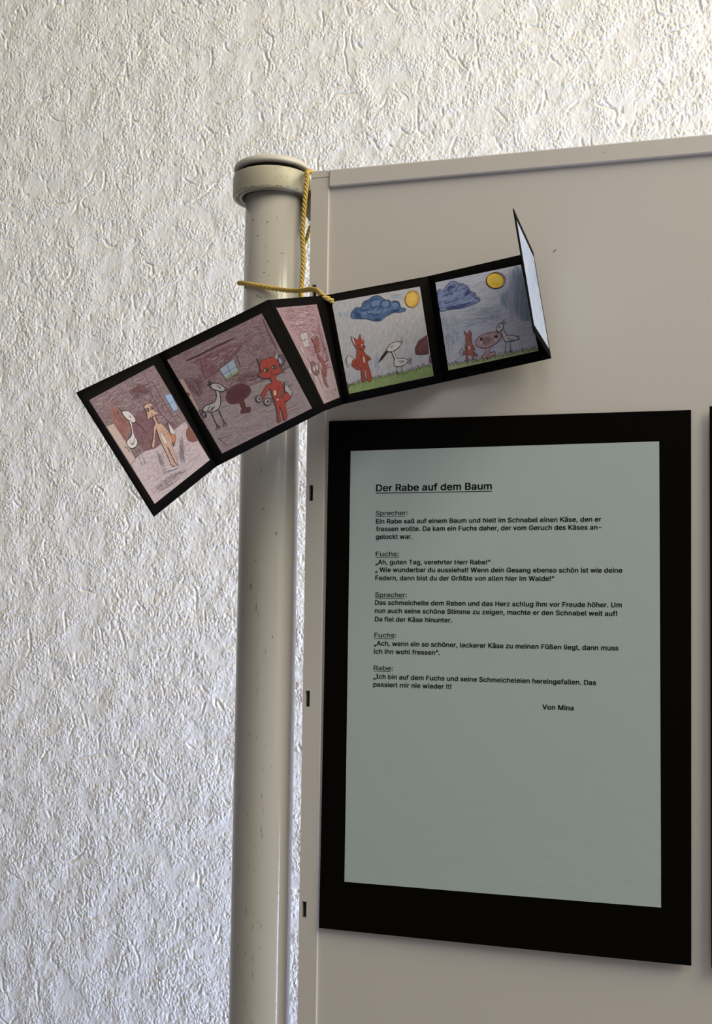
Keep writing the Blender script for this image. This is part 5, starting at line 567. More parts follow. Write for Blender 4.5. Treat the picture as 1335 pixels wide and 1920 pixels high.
# pencil drawings in page coordinates (two-thousandths of a page): f fill, l line, z zigzag, s strokes
PICTURES = [
 ('mauve_paper', [125,170,1759,130,1915,1850,152,1863], [
  ('s','mauve_mid',0.55,[129,181,1738,136,1763,521,1792,1128,1565,1138,1042,1208,569,1175,310,1191,302,604,142,586],260,[199, 5]),
  ('s','paper_streak',0.5,[129,181,1738,136,1763,521,1792,1128,1565,1138,1042,1208,569,1175,310,1191,302,604,142,586],90,[174, 4]),
  ('f','floor_lilac',0,[310,1191,569,1175,853,1226,1042,1208,1565,1138,1792,1128,1915,1850,152,1863,160,1229]),
  ('s','lilac_stroke',0.5,[295,1254,1010,1277,1551,1154,1771,1152,1866,1824,188,1839],120,[211, -3]),
  ('s','grey_pencil',0.55,[1521,1226,1658,1303,1254,1694,1144,1637],60,[-116, 173]),
  ('s','grey_pencil',0.5,[839,1235,909,1311,767,1642,666,1636],26,[-76, 176]),
  ('s','grey_pencil',0.5,[303,1663,782,1648,1360,1737,1274,1777,313,1810],50,[265, 25]),
  ('f','mauve_dark',0,[891,626,1259,718,1192,938,1608,1092,924,1223,576,1167,549,978,660,742]),
  ('s','mauve_deep',0.6,[891,626,1259,718,1192,938,1555,1072,938,1208,590,1153,549,978,641,695],120,[-30, 107]),
  ('s','mauve_deep',0.6,[932,301,1437,288,1426,490,891,487],70,[198, 13]),
  ('l','mauve_deep',1.6,[1470,269,1369,593,1355,834,1512,1119],1),
  ('l','mauve_deep',1.2,[1548,346,1556,761,1614,1104],1),
  ('f','brown_board',0,[445,350,550,445,645,657,582,793,431,854,321,920,306,606]),
  ('s','mauve_deep',0.6,[460,365,543,453,638,665,431,854,335,906,309,613],40,[3, 120]),
  ('f','door_cream',0,[142,586,302,604,321,920,310,1191,160,1229]),
  ('l','ink',0.7,[125,574,186,602,309,603],1),
  ('l','ink',0.7,[160,1229,320,1191],0),
  ('f','pane_blue',0,[1640,627,1740,630,1803,652,1788,898,1658,901]),
  ('l','ink_blue',0.8,[1819,657,1793,899],0),
  ('l','ink_blue',0.8,[1635,762,1780,763],0),
  ('l','ink_blue',0.8,[1720,629,1627,619],0),
  ('l','ink_blue',0.8,[1640,627,1656,903],0),
  ('l','ink_blue',0.8,[1656,903,1791,901],0),
  ('f','brown_round',0,[1829,1215,1719,1250,1650,1312,1630,1393,1703,1459,1787,1479,1852,1484,1858,1417]),
  ('f','bird_white',1,[588,532,639,526,718,557,761,629,767,716,721,749,669,729,623,678,589,606]),
  ('l','ink',1.0,[588,532,639,526,718,557,761,629,767,716,721,749,669,729,623,678,589,606,588,532],1),
  ('l','ink',0.7,[582,456,587,492,613,521],1),
  ('l','ink',0.7,[556,501,585,536],1),
  ('l','ink',0.7,[548,527,576,587],1),
  ('l','ink',1.4,[690,613,691,663],1),
  ('l','ink',1.0,[709,635,677,653],1),
  ('l','ink',0.6,[743,742,789,839,830,985],1),
  ('l','ink',0.5,[719,751,787,858],1),
  ('f','bird_white',1,[623,687,657,727,608,810,561,900,559,982,522,1027,441,1055,360,1041,321,1003,321,950,373,911,506,879,580,800]),
  ('l','ink',1.0,[623,687,657,727,608,810,561,900,559,982,522,1027,441,1055,360,1041,321,1003,321,950,373,911,506,879,580,800,623,687],1),
  ('l','ink',0.7,[420,929,400,980,405,994,448,999,550,931],1),
  ('l','ink',0.7,[400,980,434,993,483,953],1),
  ('l','ink',0.7,[263,957,252,988,283,994],1),
  ('l','ink',0.7,[290,997,276,1050,293,1080],1),
  ('l','ink',0.65,[346,1065,317,1201],0),
  ('l','ink',0.65,[430,1086,379,1285],0),
  ('l','ink',0.65,[486,1108,458,1311],0),
  ('l','ink',0.65,[384,1329,379,1285,347,1308],0),
  ('l','ink',0.65,[460,1333,460,1310,414,1323],0),
  ('f','fox_orange',1,[1327,1159,1408,1208,1376,1270,1272,1317,1260,1263]),
  ('l','ink_brown',0.7,[1327,1159,1408,1208,1376,1270,1272,1317,1260,1263,1327,1159],1),
  ('f','bird_white',0,[1397,993,1423,1102,1434,1181,1401,1205,1324,1151]),
  ('l','ink',0.6,[1397,993,1423,1102,1434,1181,1401,1205,1324,1151,1397,993],0),
  ('l','ink',0.9,[1218,1296,1240,1317,1246,1344,1331,1290],1),
  ('f','fox_tan',1,[1131,822,1189,819,1169,885,1181,938,1243,959,1282,1050,1299,1167,1273,1256,1200,1326,1157,1470,1132,1583,1079,1580,1087,1442,1105,1308,1071,1350,1045,1462,1023,1582,963,1566,996,1393,1012,1205,1035,1116,1065,1030,1061,991,949,1083,858,1169,792,1204,778,1162,916,1070,1030,956,1113,913,1124,869]),
  ('l','ink_brown',0.7,[1131,822,1189,819,1169,885,1181,938,1243,959,1282,1050,1299,1167,1273,1256,1200,1326,1157,1470,1132,1583,1079,1580,1087,1442,1105,1308,1071,1350,1045,1462,1023,1582,963,1566,996,1393,1012,1205,1035,1116,1065,1030,1061,991,949,1083,858,1169,792,1204,778,1162,916,1070,1030,956,1113,913,1124,869,1131,822],1),
  ('s','fox_orange',0.6,[1164,957,1274,1059,1280,1209,1201,1302,1132,1275,1114,1097],40,[-2, 64]),
  ('f','bird_white',1,[1130,1054,1145,1109,1145,1207,1113,1256,1076,1242,1079,1145]),
  ('l','ink_brown',0.6,[1130,1054,1145,1109,1145,1207,1113,1256,1076,1242,1079,1145,1130,1054],1),
  ('f','fox_tan',0,[1107,602,1180,602,1258,614,1267,668,1237,729,1304,812,1213,802,1142,807,1086,797,1002,817,1022,774,1060,727,1077,672,1069,619]),
  ('l','ink_brown',0.7,[1107,602,1180,602,1258,614,1267,668,1237,729,1304,812,1213,802,1142,807,1086,797,1002,817,1022,774,1060,727,1077,672,1069,619,1107,602],0),
  ('l','ink_brown',0.8,[1069,609,1053,520,1124,592],0),
  ('l','ink_brown',0.8,[1229,604,1318,569,1278,642],0),
  ('f','ink',0,[1143,701,1136,706,1127,710,1117,713,1106,712,1096,710,1088,706,1082,700,1080,693,1080,686,1085,680,1091,674,1101,670,1111,668,1122,668,1132,670,1140,674,1146,680,1148,687,1147,694]),
  ('f','ink',0,[1243,703,1236,708,1227,713,1217,715,1207,715,1198,713,1190,709,1185,703,1183,697,1184,690,1188,683,1195,678,1204,673,1214,671,1224,671,1233,673,1241,677,1246,682,1248,689,1247,696]),
  ('l','ink',0.9,[1084,664,1128,660,1158,681],1),
  ('l','ink',0.9,[1188,666,1229,665,1246,692],1),
  ('f','bird_white',0,[1118,689,1116,691,1113,692,1110,692,1106,692,1103,691,1100,690,1098,688,1097,686,1098,684,1099,682,1101,680,1104,679,1107,678,1111,678,1114,679,1117,681,1119,682,1120,685,1120,687]),
  ('f','bird_white',0,[1223,692,1221,693,1218,695,1215,695,1211,695,1208,694,1205,693,1203,691,1202,689,1202,687,1203,685,1206,683,1209,682,1212,681,1215,681,1219,682,1222,683,1224,685,1225,687,1224,690]),
  ('l','ink',0.9,[1153,745,1165,756],1),
  ('l','ink',0.6,[1127,766,1149,781,1186,774],1),
  ('l','bird_white',1.6,[835,1597,1023,1625,1119,1639],1),
  ('l','grey_pencil',0.7,[772,1595,966,1638,1115,1644,1101,1614,985,1597],1),
 ]),
 ('mauve_paper', [72,150,1809,153,1842,1874,177,1857], [
  ('s','mauve_mid',0.6,[78,160,1798,160,1813,1117,1448,1174,1104,1104,526,1110,163,1099,166,529,100,516],330,[175, 8]),
  ('s','mauve_mid',0.6,[1229,341,1793,170,1813,1117,1347,1076],90,[37, 149]),
  ('f','mauve_dark',0,[481,343,997,351,1401,447,1117,553,786,659,627,726,469,697,461,525]),
  ('s','mauve_deep',0.7,[481,343,997,351,1401,447,1117,553,786,659,627,726,469,697,461,525],130,[175, -16]),
  ('s','paper_streak',0.35,[560,381,1370,456,766,649,549,544],40,[87, -5]),
  ('l','mauve_black',3.0,[335,296,600,305,897,304,1143,312],1),
  ('l','mauve_black',2.4,[415,306,723,304,1244,312],1),
  ('l','mauve_deep',2.0,[412,382,540,372,510,525,469,697],1),
  ('l','mauve_deep',2.0,[1269,457,1127,534,1086,756],1),
  ('l','mauve_deep',2.2,[1782,237,1760,495,1758,786],1),
  ('s','mauve_deep',0.7,[985,804,1408,960,1306,1057,964,1035,805,861],60,[123, 18]),
  ('s','mauve_deep',0.6,[158,449,489,611,350,927,213,955],70,[8, 151]),
  ('f','floor_lilac2',0,[163,1099,193,1089,523,1116,1104,1104,1448,1174,1825,1119,1842,1874,177,1857]),
  ('s','lilac_stroke2',0.55,[173,1128,575,1159,1448,1174,1797,1147,1808,1850,202,1833],300,[175, 21]),
  ('s','paper_streak',0.4,[173,1128,575,1159,1448,1174,1797,1147,1808,1850,202,1833],80,[140, 17]),
  ('l','ink',0.6,[1034,1094,1185,1095,1377,1115],0),
  ('l','ink',0.6,[1704,1102,1825,1119],0),
  ('l','ink',0.7,[511,1115,662,1134],0),
  ('f','door_tan',0,[96,514,169,531,183,1085,138,1110]),
  ('l','ink',0.6,[169,531,181,1088,136,1104],0),
  ('f','ink_brown',0,[148,779,147,789,144,799,140,807,134,812,128,814,121,813,115,808,109,801,106,791,104,781,105,770,107,761,112,753,117,748,124,746,131,747,137,751,142,759,146,768]),
  ('l','ink_brown',0.8,[228,1596,252,1648,307,1776],1),
  ('l','ink_brown',0.8,[256,1640,446,1665],1),
  ('f','pane_grey',0,[758,650,1035,603,1019,825,782,843]),
  ('f','pane_green',0,[779,805,995,785,1029,796,1017,829,781,845]),
  ('l','ink_blue',1.0,[753,650,780,847,1021,831,1040,603],0),
  ('l','ink_blue',1.0,[746,640,1016,601],0),
  ('l','ink_blue',1.0,[764,749,1025,727],0),
  ('l','ink_blue',1.0,[898,636,887,829],0),
  ('f','maroon',1,[661,1074,734,1011,860,988,985,1024,1061,1096,1059,1170,984,1223,887,1250,790,1258,692,1231,642,1169]),
  ('f','maroon',0,[799,1252,893,1249,868,1376,790,1367]),
  ('f','maroon',0,[759,1382,796,1365,864,1374,936,1403,914,1459,871,1478,741,1431]),
  ('s','mauve_black',0.7,[693,1090,849,1007,1042,1112,972,1207,717,1221],70,[105, 9]),
  ('l','ink_brown',0.8,[652,1080,636,1151,675,1223,790,1258,897,1251,992,1227,1061,1171,1062,1094,986,1022,861,985,734,1011],1),
  ('f','bird_grey',1,[549,925,588,959,571,1030,538,1113,485,1176,420,1204,349,1203,276,1169,219,1123,230,1089,291,1062,384,1077,461,1065,519,1004]),
  ('l','ink',1.2,[549,925,588,959,571,1030,538,1113,485,1176,420,1204,349,1203,276,1169,219,1123,230,1089,291,1062,384,1077,461,1065,519,1004,549,925],1),
  ('f','bird_grey',1,[520,806,558,800,615,828,674,892,696,957,664,988,612,971,564,927,523,887,495,824]),
  ('l','ink',1.2,[520,806,558,800,615,828,674,892,696,957,664,988,612,971,564,927,523,887,495,824,520,806],1),
  ('l','ink',1.0,[503,828,483,788,472,768],1),
  ('l','ink',1.0,[524,818,508,761,504,729],1),
  ('l','ink',1.0,[546,804,540,757,535,724],1),
  ('l','ink',1.0,[499,796,528,761],1),
  ('l','ink',1.0,[600,853,621,895,639,919],1),
  ('l','ink',2.0,[625,897,630,928],1),
  ('l','ink',0.8,[691,967,718,1023,737,1064],1),
  ('l','ink',0.7,[709,958,735,991,749,1013],1),
  ('l','ink',0.9,[223,1115,163,1155,154,1180],1),
  ('l','ink',0.9,[223,1125,178,1182,178,1227,235,1161],1),
  ('l','ink',0.9,[241,1149,206,1236,248,1187],1),
  ('l','ink',0.9,[227,1098,183,1115,159,1153],1),
  ('l','ink',0.9,[278,1143,324,1116,354,1101],1),
  ('l','ink',0.9,[329,1163,380,1134,356,1172],1),
  ('l','ink',0.9,[277,1144,335,1171,420,1134],1),
  ('l','ink',1.0,[323,1195,310,1338,315,1410],1),
  ('l','ink',1.0,[448,1208,440,1323,437,1411],1),
  ('l','ink',1.2,[316,1409,264,1489],1),
  ('l','ink',1.2,[315,1410,313,1494],1),
  ('l','ink',1.2,[314,1412,349,1482],1),
  ('l','ink',1.2,[436,1409,386,1495],1),
  ('l','ink',1.2,[437,1411,433,1509],1),
  ('l','ink',1.2,[437,1411,469,1492],1),
  ('l','ink',0.7,[133,1095,179,1083,215,1092],1),
  ('f','jug_grey',1,[1698,912,1753,878,1799,910,1799,980,1739,1032,1690,1044,1680,974]),
  ('l','ink',1.0,[1698,912,1753,878,1799,910,1799,980,1739,1032,1690,1044,1680,974,1698,912],1),
  ('f','bird_grey',1,[1725,910,1740,962,1727,1006,1703,994,1704,950]),
  ('l','ink',0.8,[1690,1044,1688,1088,1696,1122],0),
  ('l','ink',0.8,[1696,1122,1735,1110,1829,1113],0),
  ('l','ink',0.8,[1696,1122,1662,1166],0),
  ('l','ink',0.8,[1690,1134,1719,1168],0),
  ('f','fox_red2',1,[1545,1446,1599,1482,1631,1513,1597,1567,1512,1586,1464,1598,1475,1508]),
  ('l','ink',0.9,[1545,1446,1599,1482,1631,1513,1597,1567,1512,1586,1464,1598,1475,1508,1545,1446],1),
  ('f','bird_grey',0,[1559,1428,1617,1295,1619,1376,1657,1354,1637,1431,1697,1389,1644,1459,1679,1481,1605,1551,1593,1474]),
  ('l','ink',0.9,[1559,1428,1617,1295,1619,1376,1657,1354,1637,1431,1697,1389,1644,1459,1679,1481,1605,1551,1593,1474,1559,1428],0),
  ('f','ear_mauve',0,[1386,750,1436,828,1380,875]),
  ('l','ink',0.9,[1380,875,1386,750,1438,830],0),
  ('f','bird_grey',0,[1645,866,1760,816,1692,929,1664,905]),
  ('l','ink',0.9,[1645,866,1760,816,1692,929,1664,905,1645,866],0),
  ('l','ink',0.5,[1662,889,1719,852],0),
  ('f','fox_red2',1,[1443,1131,1549,1131,1512,1209,1569,1262,1566,1351,1511,1434,1452,1471,1481,1516,1468,1600,1432,1718,1404,1795,1370,1839,1323,1828,1356,1751,1372,1623,1353,1629,1302,1735,1274,1822,1241,1830,1235,1792,1294,1650,1320,1542,1327,1475,1341,1402,1361,1311,1332,1282,1229,1347,1173,1375,1165,1326,1284,1244,1347,1214,1435,1217]),
  ('l','ink_brown',1.0,[1443,1131,1549,1131,1512,1209,1569,1262,1566,1351,1511,1434,1452,1471,1481,1516,1468,1600,1432,1718,1404,1795,1370,1839,1323,1828,1356,1751,1372,1623,1353,1629,1302,1735,1274,1822,1241,1830,1235,1792,1294,1650,1320,1542,1327,1475,1341,1402,1361,1311,1332,1282,1229,1347,1173,1375,1165,1326,1284,1244,1347,1214,1435,1217,1443,1131],1),
  ('l','ink_brown',1.0,[1514,1305,1471,1375,1396,1429,1291,1438,1285,1480,1398,1485,1509,1434],1),
  ('l','ink_brown',1.0,[1363,1302,1346,1374,1350,1416],1),
  ('f','belly_grey',1,[1388,1344,1422,1339,1418,1410,1364,1418]),
  ('l','ink_brown',0.6,[1388,1344,1422,1339,1418,1410,1364,1418,1388,1344],1),
  ('f','belly_grey',1,[1366,1484,1409,1483,1400,1516,1367,1513]),
  ('l','ink_brown',0.6,[1366,1484,1409,1483,1400,1516,1367,1513,1366,1484],1),
  ('f','fox_red2',1,[1384,881,1444,832,1543,835,1640,861,1670,913,1676,982,1661,1050,1671,1125,1605,1133,1528,1121,1430,1126,1344,1090,1293,1038,1283,998,1348,994,1358,929]),
  ('l','ink_brown',1.0,[1384,881,1444,832,1543,835,1640,861,1670,913,1676,982,1661,1050,1671,1125,1605,1133,1528,1121,1430,1126,1344,1090,1293,1038,1283,998,1348,994,1358,929,1384,881],1),
  ('f','ear_mauve',0,[1285,1004,1344,1002,1320,1066,1293,1038]),
  ('f','ear_mauve',0,[1650,1050,1671,1120,1635,1128]),
  ('f','belly_grey',1,[1396,977,1438,963,1481,1000,1448,1023,1399,1006]),
  ('l','ink',1.3,[1396,977,1438,963,1481,1000,1448,1023,1399,1006,1396,977],1),
  ('f','belly_grey',1,[1540,999,1579,985,1628,1011,1597,1034,1547,1025]),
  ('l','ink',1.3,[1540,999,1579,985,1628,1011,1597,1034,1547,1025,1540,999],1),
  ('f','eye_green',0,[1470,1008,1465,1015,1458,1020,1450,1023,1441,1023,1433,1021,1427,1016,1422,1009,1420,1002,1420,993,1423,985,1428,978,1435,973,1443,971,1451,970,1459,973,1466,977,1470,984,1473,992,1472,1000]),
  ('f','eye_green',0,[1604,1020,1599,1027,1593,1031,1586,1034,1578,1035,1571,1033,1566,1029,1562,1023,1560,1016,1560,1008,1563,1001,1568,994,1574,989,1581,987,1588,986,1595,988,1601,992,1605,998,1607,1005,1606,1013]),
  ('f','ink',0,[1457,1002,1454,1006,1451,1008,1447,1010,1443,1010,1439,1009,1436,1007,1434,1004,1433,1000,1434,996,1435,991,1438,988,1441,985,1445,983,1449,983,1453,984,1456,986,1458,989,1459,993,1459,998]),
  ('f','ink',0,[1593,1015,1591,1019,1588,1021,1584,1023,1580,1023,1577,1022,1574,1020,1572,1017,1571,1013,1572,1009,1573,1006,1576,1002,1579,999,1583,998,1586,997,1590,998,1593,1000,1594,1004,1595,1007,1595,1011]),
  ('f','maroon',0,[1476,1044,1527,1053,1487,1069]),
  ('l','maroon',1.1,[1462,1076,1492,1089,1524,1087],1),
  ('f','bird_grey',0,[1162,1374,1152,1387,1139,1397,1124,1402,1108,1402,1093,1398,1080,1389,1071,1376,1067,1361,1067,1345,1072,1330,1082,1318,1095,1308,1110,1303,1126,1303,1141,1307,1153,1316,1162,1329,1167,1344,1167,1359]),
  ('l','ink',1.3,[1162,1374,1152,1387,1139,1397,1124,1402,1108,1402,1093,1398,1080,1389,1071,1376,1067,1361,1067,1345,1072,1330,1082,1318,1095,1308,1110,1303,1126,1303,1141,1307,1153,1316,1162,1329,1167,1344,1167,1359,1162,1374],0),
  ('f','jug_grey',0,[1144,1366,1139,1373,1132,1379,1123,1383,1115,1383,1107,1381,1100,1376,1096,1369,1094,1361,1095,1352,1098,1343,1103,1335,1110,1329,1119,1326,1127,1326,1135,1328,1142,1333,1146,1340,1148,1348,1147,1357]),
  ('f','bird_grey',0,[1270,1478,1259,1492,1245,1503,1228,1508,1210,1509,1194,1503,1180,1493,1170,1479,1164,1463,1165,1445,1170,1429,1181,1414,1195,1404,1212,1398,1230,1398,1247,1403,1261,1413,1271,1427,1276,1443,1276,1461]),
  ('l','ink',1.3,[1270,1478,1259,1492,1245,1503,1228,1508,1210,1509,1194,1503,1180,1493,1170,1479,1164,1463,1165,1445,1170,1429,1181,1414,1195,1404,1212,1398,1230,1398,1247,1403,1261,1413,1271,1427,1276,1443,1276,1461,1270,1478],0),
  ('f','jug_grey',0,[1250,1468,1244,1477,1236,1483,1227,1487,1218,1487,1209,1485,1202,1480,1197,1472,1194,1462,1195,1452,1198,1443,1205,1434,1213,1428,1222,1424,1231,1423,1240,1426,1247,1431,1252,1439,1255,1448,1254,1458]),
 ]),
 ('pink_paper', [137,150,1593,149,1733,1860,242,1889], [
  ('s','pink_stroke',0.6,[166,169,1565,163,1509,666,1572,953,601,1135,532,849,297,546],300,[198, 16]),
  ('s','paper_pink',0.6,[428,222,1476,230,1398,640,681,907,394,490],90,[140, 16]),
  ('s','pink_stroke',0.6,[1570,173,1517,443,1543,951,1481,1202,1374,943,1389,539],70,[1, 132]),
  ('f','floor_pink',0,[314,1219,943,1275,1330,1296,1586,1294,1728,1854,252,1885,218,1545]),
  ('s','pink_stroke',0.4,[409,1658,1726,1634,1709,1848,302,1873],40,[304, -5]),
  ('f','bird_grey3',0,[569,640,885,625,753,876,534,884]),
  ('l','ink',0.7,[558,639,894,621],0),
  ('l','ink',0.7,[569,640,531,887],0),
  ('l','ink',0.7,[885,625,755,879],0),
  ('l','ink',0.7,[518,886,763,879],0),
  ('l','ink',0.7,[713,637,643,880],0),
  ('l','ink',0.7,[534,774,768,750],0),
  ('l','ink',0.7,[563,770,790,726],0),
  ('f','bird_grey3',1,[341,839,403,862,429,944,415,1013,353,975,325,908]),
  ('l','ink',0.7,[341,839,403,862,429,944,415,1013,353,975,325,908,341,839],1),
  ('l','bird_grey3',2.4,[415,1013,354,1121,301,1228],1),
  ('l','ink',0.5,[449,1020,447,1116],1),
  ('l','ink',0.8,[423,1019,470,1097,544,1182],0),
  ('f','bird_grey3',1,[314,1219,368,1293,320,1360,213,1334]),
  ('l','ink',0.6,[314,1219,368,1293,320,1360,213,1334,314,1219],1),
  ('l','ink',0.5,[254,1371,386,1394,281,1408],1),
  ('l','ink',0.5,[237,1413,362,1433,261,1449],1),
  ('l','ink',0.5,[220,1454,338,1472,241,1490],1),
  ('l','ink',0.5,[201,1495,312,1511,220,1531],1),
  ('l','ink',0.5,[182,1536,285,1549,197,1572],1),
  ('l','ink',0.5,[162,1577,256,1588,174,1613],1),
  ('l','ink',0.5,[141,1618,227,1626,149,1654],1),
  ('l','ink',0.5,[119,1659,196,1665,123,1694],1),
  ('l','ink',0.5,[96,1700,163,1703,96,1735],1),
  ('l','brown3',2.2,[614,1377,609,1509,654,1633],1),
  ('f','brown3',0,[511,1160,643,1137,805,1196,845,1279,785,1357,582,1401,411,1366,396,1284]),
  ('l','ink',0.7,[511,1160,643,1137,805,1196,845,1279,785,1357,582,1401,411,1366,396,1284,511,1160],0),
  ('f','bird_grey3',0,[614,1266,608,1282,597,1296,582,1307,565,1314,547,1318,531,1316,517,1309,508,1299,504,1286,505,1271,512,1255,523,1241,538,1230,554,1222,571,1219,587,1221,601,1227,610,1238,615,1251]),
  ('l','ink',0.7,[578,1239,547,1298],1),
  ('f','bird_grey3',0,[788,1256,783,1271,774,1285,760,1297,743,1304,725,1308,708,1306,694,1299,683,1289,678,1275,678,1260,684,1245,694,1231,707,1219,724,1212,740,1208,757,1210,771,1217,781,1227,787,1241]),
  ('l','ink',0.7,[749,1229,723,1288],1),
  ('f','fox_brown3',0,[902,1364,1047,1382,1040,1514,1057,1636,931,1627,820,1562]),
  ('l','ink',0.6,[902,1364,1047,1382,1040,1514,1057,1636,931,1627,820,1562,902,1364],0),
  ('l','bird_grey3',0.9,[1008,1431,1037,1595],0),
  ('f','fox_pink',1,[1012,1026,1126,1062,1218,1148,1261,1242,1304,1305,1109,1446,1042,1402,925,1365,969,1266,1019,1157,965,1104]),
  ('l','ink_brown',0.7,[1012,1026,1126,1062,1218,1148,1261,1242,1304,1305,1109,1446,1042,1402,925,1365,969,1266,1019,1157,965,1104,1012,1026],1),
  ('f','bird_grey3',1,[988,1166,1019,1228,990,1308,948,1255]),
  ('l','ink_brown',0.8,[945,1153,887,1251,911,1303],1),
  ('l','ink_brown',0.9,[996,1379,1037,1422,1114,1386],1),
  ('f','fox_pink',0,[967,725,1065,778,1224,723,1282,716,1267,796,1218,895,1196,990,1043,992,961,1003,996,873]),
  ('l','ink_brown',0.8,[967,725,1065,778,1224,723,1282,716,1267,796,1218,895,1196,990,1043,992,961,1003,996,873,967,725],0),
  ('f','fox_orange3',0,[1014,884,1220,885,1185,979,1043,977,1002,944]),
  ('f','ink',0,[1064,887,1059,891,1052,894,1044,897,1036,899,1028,899,1021,898,1017,896,1014,892,1014,888,1017,884,1021,880,1028,877,1036,874,1044,872,1052,872,1059,873,1063,875,1066,878,1066,882]),
  ('f','ink',0,[1151,881,1146,885,1140,889,1132,892,1124,893,1116,893,1109,892,1104,890,1101,887,1101,883,1104,879,1108,874,1115,871,1123,868,1131,867,1139,866,1145,867,1150,870,1153,873,1153,877]),
  ('f','ink',0,[1101,924,1096,928,1089,932,1081,934,1073,936,1065,936,1058,935,1053,933,1050,930,1050,926,1053,921,1057,917,1064,914,1072,911,1080,909,1088,909,1095,910,1100,912,1103,916,1103,920]),
  ('l','ink',0.8,[1372,983,1229,1118,1268,1181,1520,1154,1547,1053,1515,950,1400,985],1),
  ('l','ink',0.8,[1442,1089,1519,1113,1410,1168,1388,1116,1457,1089],1),
  ('l','ink',0.8,[1318,1234,1345,1261,1383,1238,1427,1266],1),
  ('l','ink',0.8,[1271,1303,1577,1296],1),
 ]),
 ('blue_paper4', [94,141,1807,163,1832,1850,140,1837], [
  ('s','sky_stroke4',0.6,[112,197,1745,225,1779,1495,210,1670],170,[11, 176]),
  ('s','sky_blue4',0.7,[166,286,548,303,402,514,189,474],40,[36, 91]),
  ('s','sky_blue4',0.7,[1204,177,1437,234,1392,317,1203,284],30,[144, 26]),
  ('s','sky_blue4',0.6,[749,1151,820,1247,797,1572,684,1550],24,[4, 176]),
  ('f','cloud_blue',1,[407,441,458,367,543,327,621,337,672,263,781,226,868,181,962,186,1050,241,1107,284,1169,300,1196,351,1261,330,1336,362,1376,421,1372,466,1466,521,1434,566,1322,556,1226,549,1125,576,1025,600,953,647,827,632,740,578,633,553,435,510]),
  ('l','ink_blue',0.8,[407,441,458,367,543,327,621,337,672,263,781,226,868,181,962,186,1050,241,1107,284,1169,300,1196,351,1261,330,1336,362,1376,421,1372,466,1466,521,1434,566,1322,556,1226,549,1125,576,1025,600,953,647,827,632,740,578,633,553,435,510,407,441],1),
  ('s','cloud_deep',1.0,[454,389,615,373,619,540,436,499],40,[71, 40]),
  ('s','cloud_deep',1.0,[796,233,960,202,978,288,816,305],40,[72, 40]),
  ('s','cloud_deep',1.0,[1103,311,1165,322,1157,427,1073,397],40,[72, 40]),
  ('s','cloud_deep',1.0,[835,580,980,577,954,640,844,624],40,[72, 40]),
  ('s','cloud_deep',1.0,[1204,481,1396,501,1307,546,1165,527],40,[73, 40]),
  ('f','cloud_light',0,[1004,307,1001,326,990,344,971,359,946,369,917,374,888,373,861,366,839,354,823,339,817,321,819,302,830,284,850,270,875,259,903,254,932,255,959,262,982,274,997,289]),
  ('f','cloud_light',0,[1165,375,1159,392,1146,406,1129,415,1108,420,1086,419,1064,412,1046,400,1032,385,1025,368,1024,350,1030,333,1043,319,1060,310,1081,305,1103,307,1125,313,1143,325,1157,340,1164,357]),
  ('f','cloud_light',0,[931,475,922,484,897,491,859,495,811,496,758,493,705,487,657,478,620,468,596,457,588,446,597,437,622,430,660,426,708,425,761,428,814,434,862,442,899,453,923,464]),
  ('f','cloud_light',0,[1120,460,1117,471,1104,482,1081,493,1052,502,1019,509,985,513,954,512,929,509,912,502,904,493,907,482,921,471,943,460,972,451,1005,444,1039,440,1070,440,1096,444,1113,451]),
  ('f','cloud_light',0,[1335,421,1330,434,1319,444,1304,450,1285,453,1266,451,1247,446,1230,437,1218,425,1210,412,1209,399,1215,386,1225,376,1241,370,1259,367,1279,369,1298,374,1314,383,1327,395,1334,408]),
  ('l','cloud_deep',1.6,[614,328,628,391,713,399,773,372],1),
  ('l','cloud_deep',1.6,[805,295,814,365,867,382,942,365],1),
  ('l','cloud_deep',1.6,[1007,309,987,381,1016,401],1),
  ('l','cloud_deep',1.6,[1173,324,1167,414,1148,433],1),
  ('l','cloud_deep',1.6,[728,439,732,478,819,486,836,527,940,524,1020,478,1030,442],1),
  ('l','cloud_deep',1.6,[1337,460,1362,403,1306,348],1),
  ('l','ink_blue',0.5,[398,448,469,360,537,317,628,347,666,253,792,219,859,188,973,179,1043,231,1115,295,1162,290,1207,343,1251,338,1347,355,1369,411,1380,477,1459,511,1445,559,1313,563,1237,542,1118,566,1032,611,946,637,838,625,731,585,644,546,428,500,407,441],1),
  ('f','sun_ochre',0,[1755,414,1732,457,1698,492,1657,514,1612,522,1568,514,1529,492,1499,458,1481,415,1477,367,1487,319,1509,275,1543,241,1584,218,1629,210,1673,218,1712,239,1742,274,1760,317,1765,365]),
  ('l','ink_brown',0.9,[1755,414,1732,457,1698,492,1657,514,1612,522,1568,514,1529,492,1499,458,1481,415,1477,367,1487,319,1509,275,1543,241,1584,218,1629,210,1673,218,1712,239,1742,274,1760,317,1765,365,1755,414],0),
  ('l','ink_brown',0.5,[1732,407,1713,447,1685,480,1649,502,1611,511,1572,506,1538,487,1512,458,1495,419,1491,376,1498,333,1517,292,1545,260,1581,238,1619,229,1658,234,1692,252,1719,281,1735,320,1740,363,1732,407],1),
  ('s','sun_light',0.8,[1717,376,1708,407,1691,434,1668,454,1641,464,1613,464,1587,454,1565,435,1549,408,1541,377,1542,344,1552,313,1568,286,1591,267,1618,256,1646,256,1672,266,1694,285,1710,312,1718,343],30,[80, 28]),
  ('f','maroon4',0,[1812,1075,1807,1395,1807,1423,1734,1434,1588,1411,1534,1378,1538,1275,1629,1147]),
  ('s','brown_scr',0.6,[1782,1128,1787,1378,1593,1382,1606,1205],50,[7, 99]),
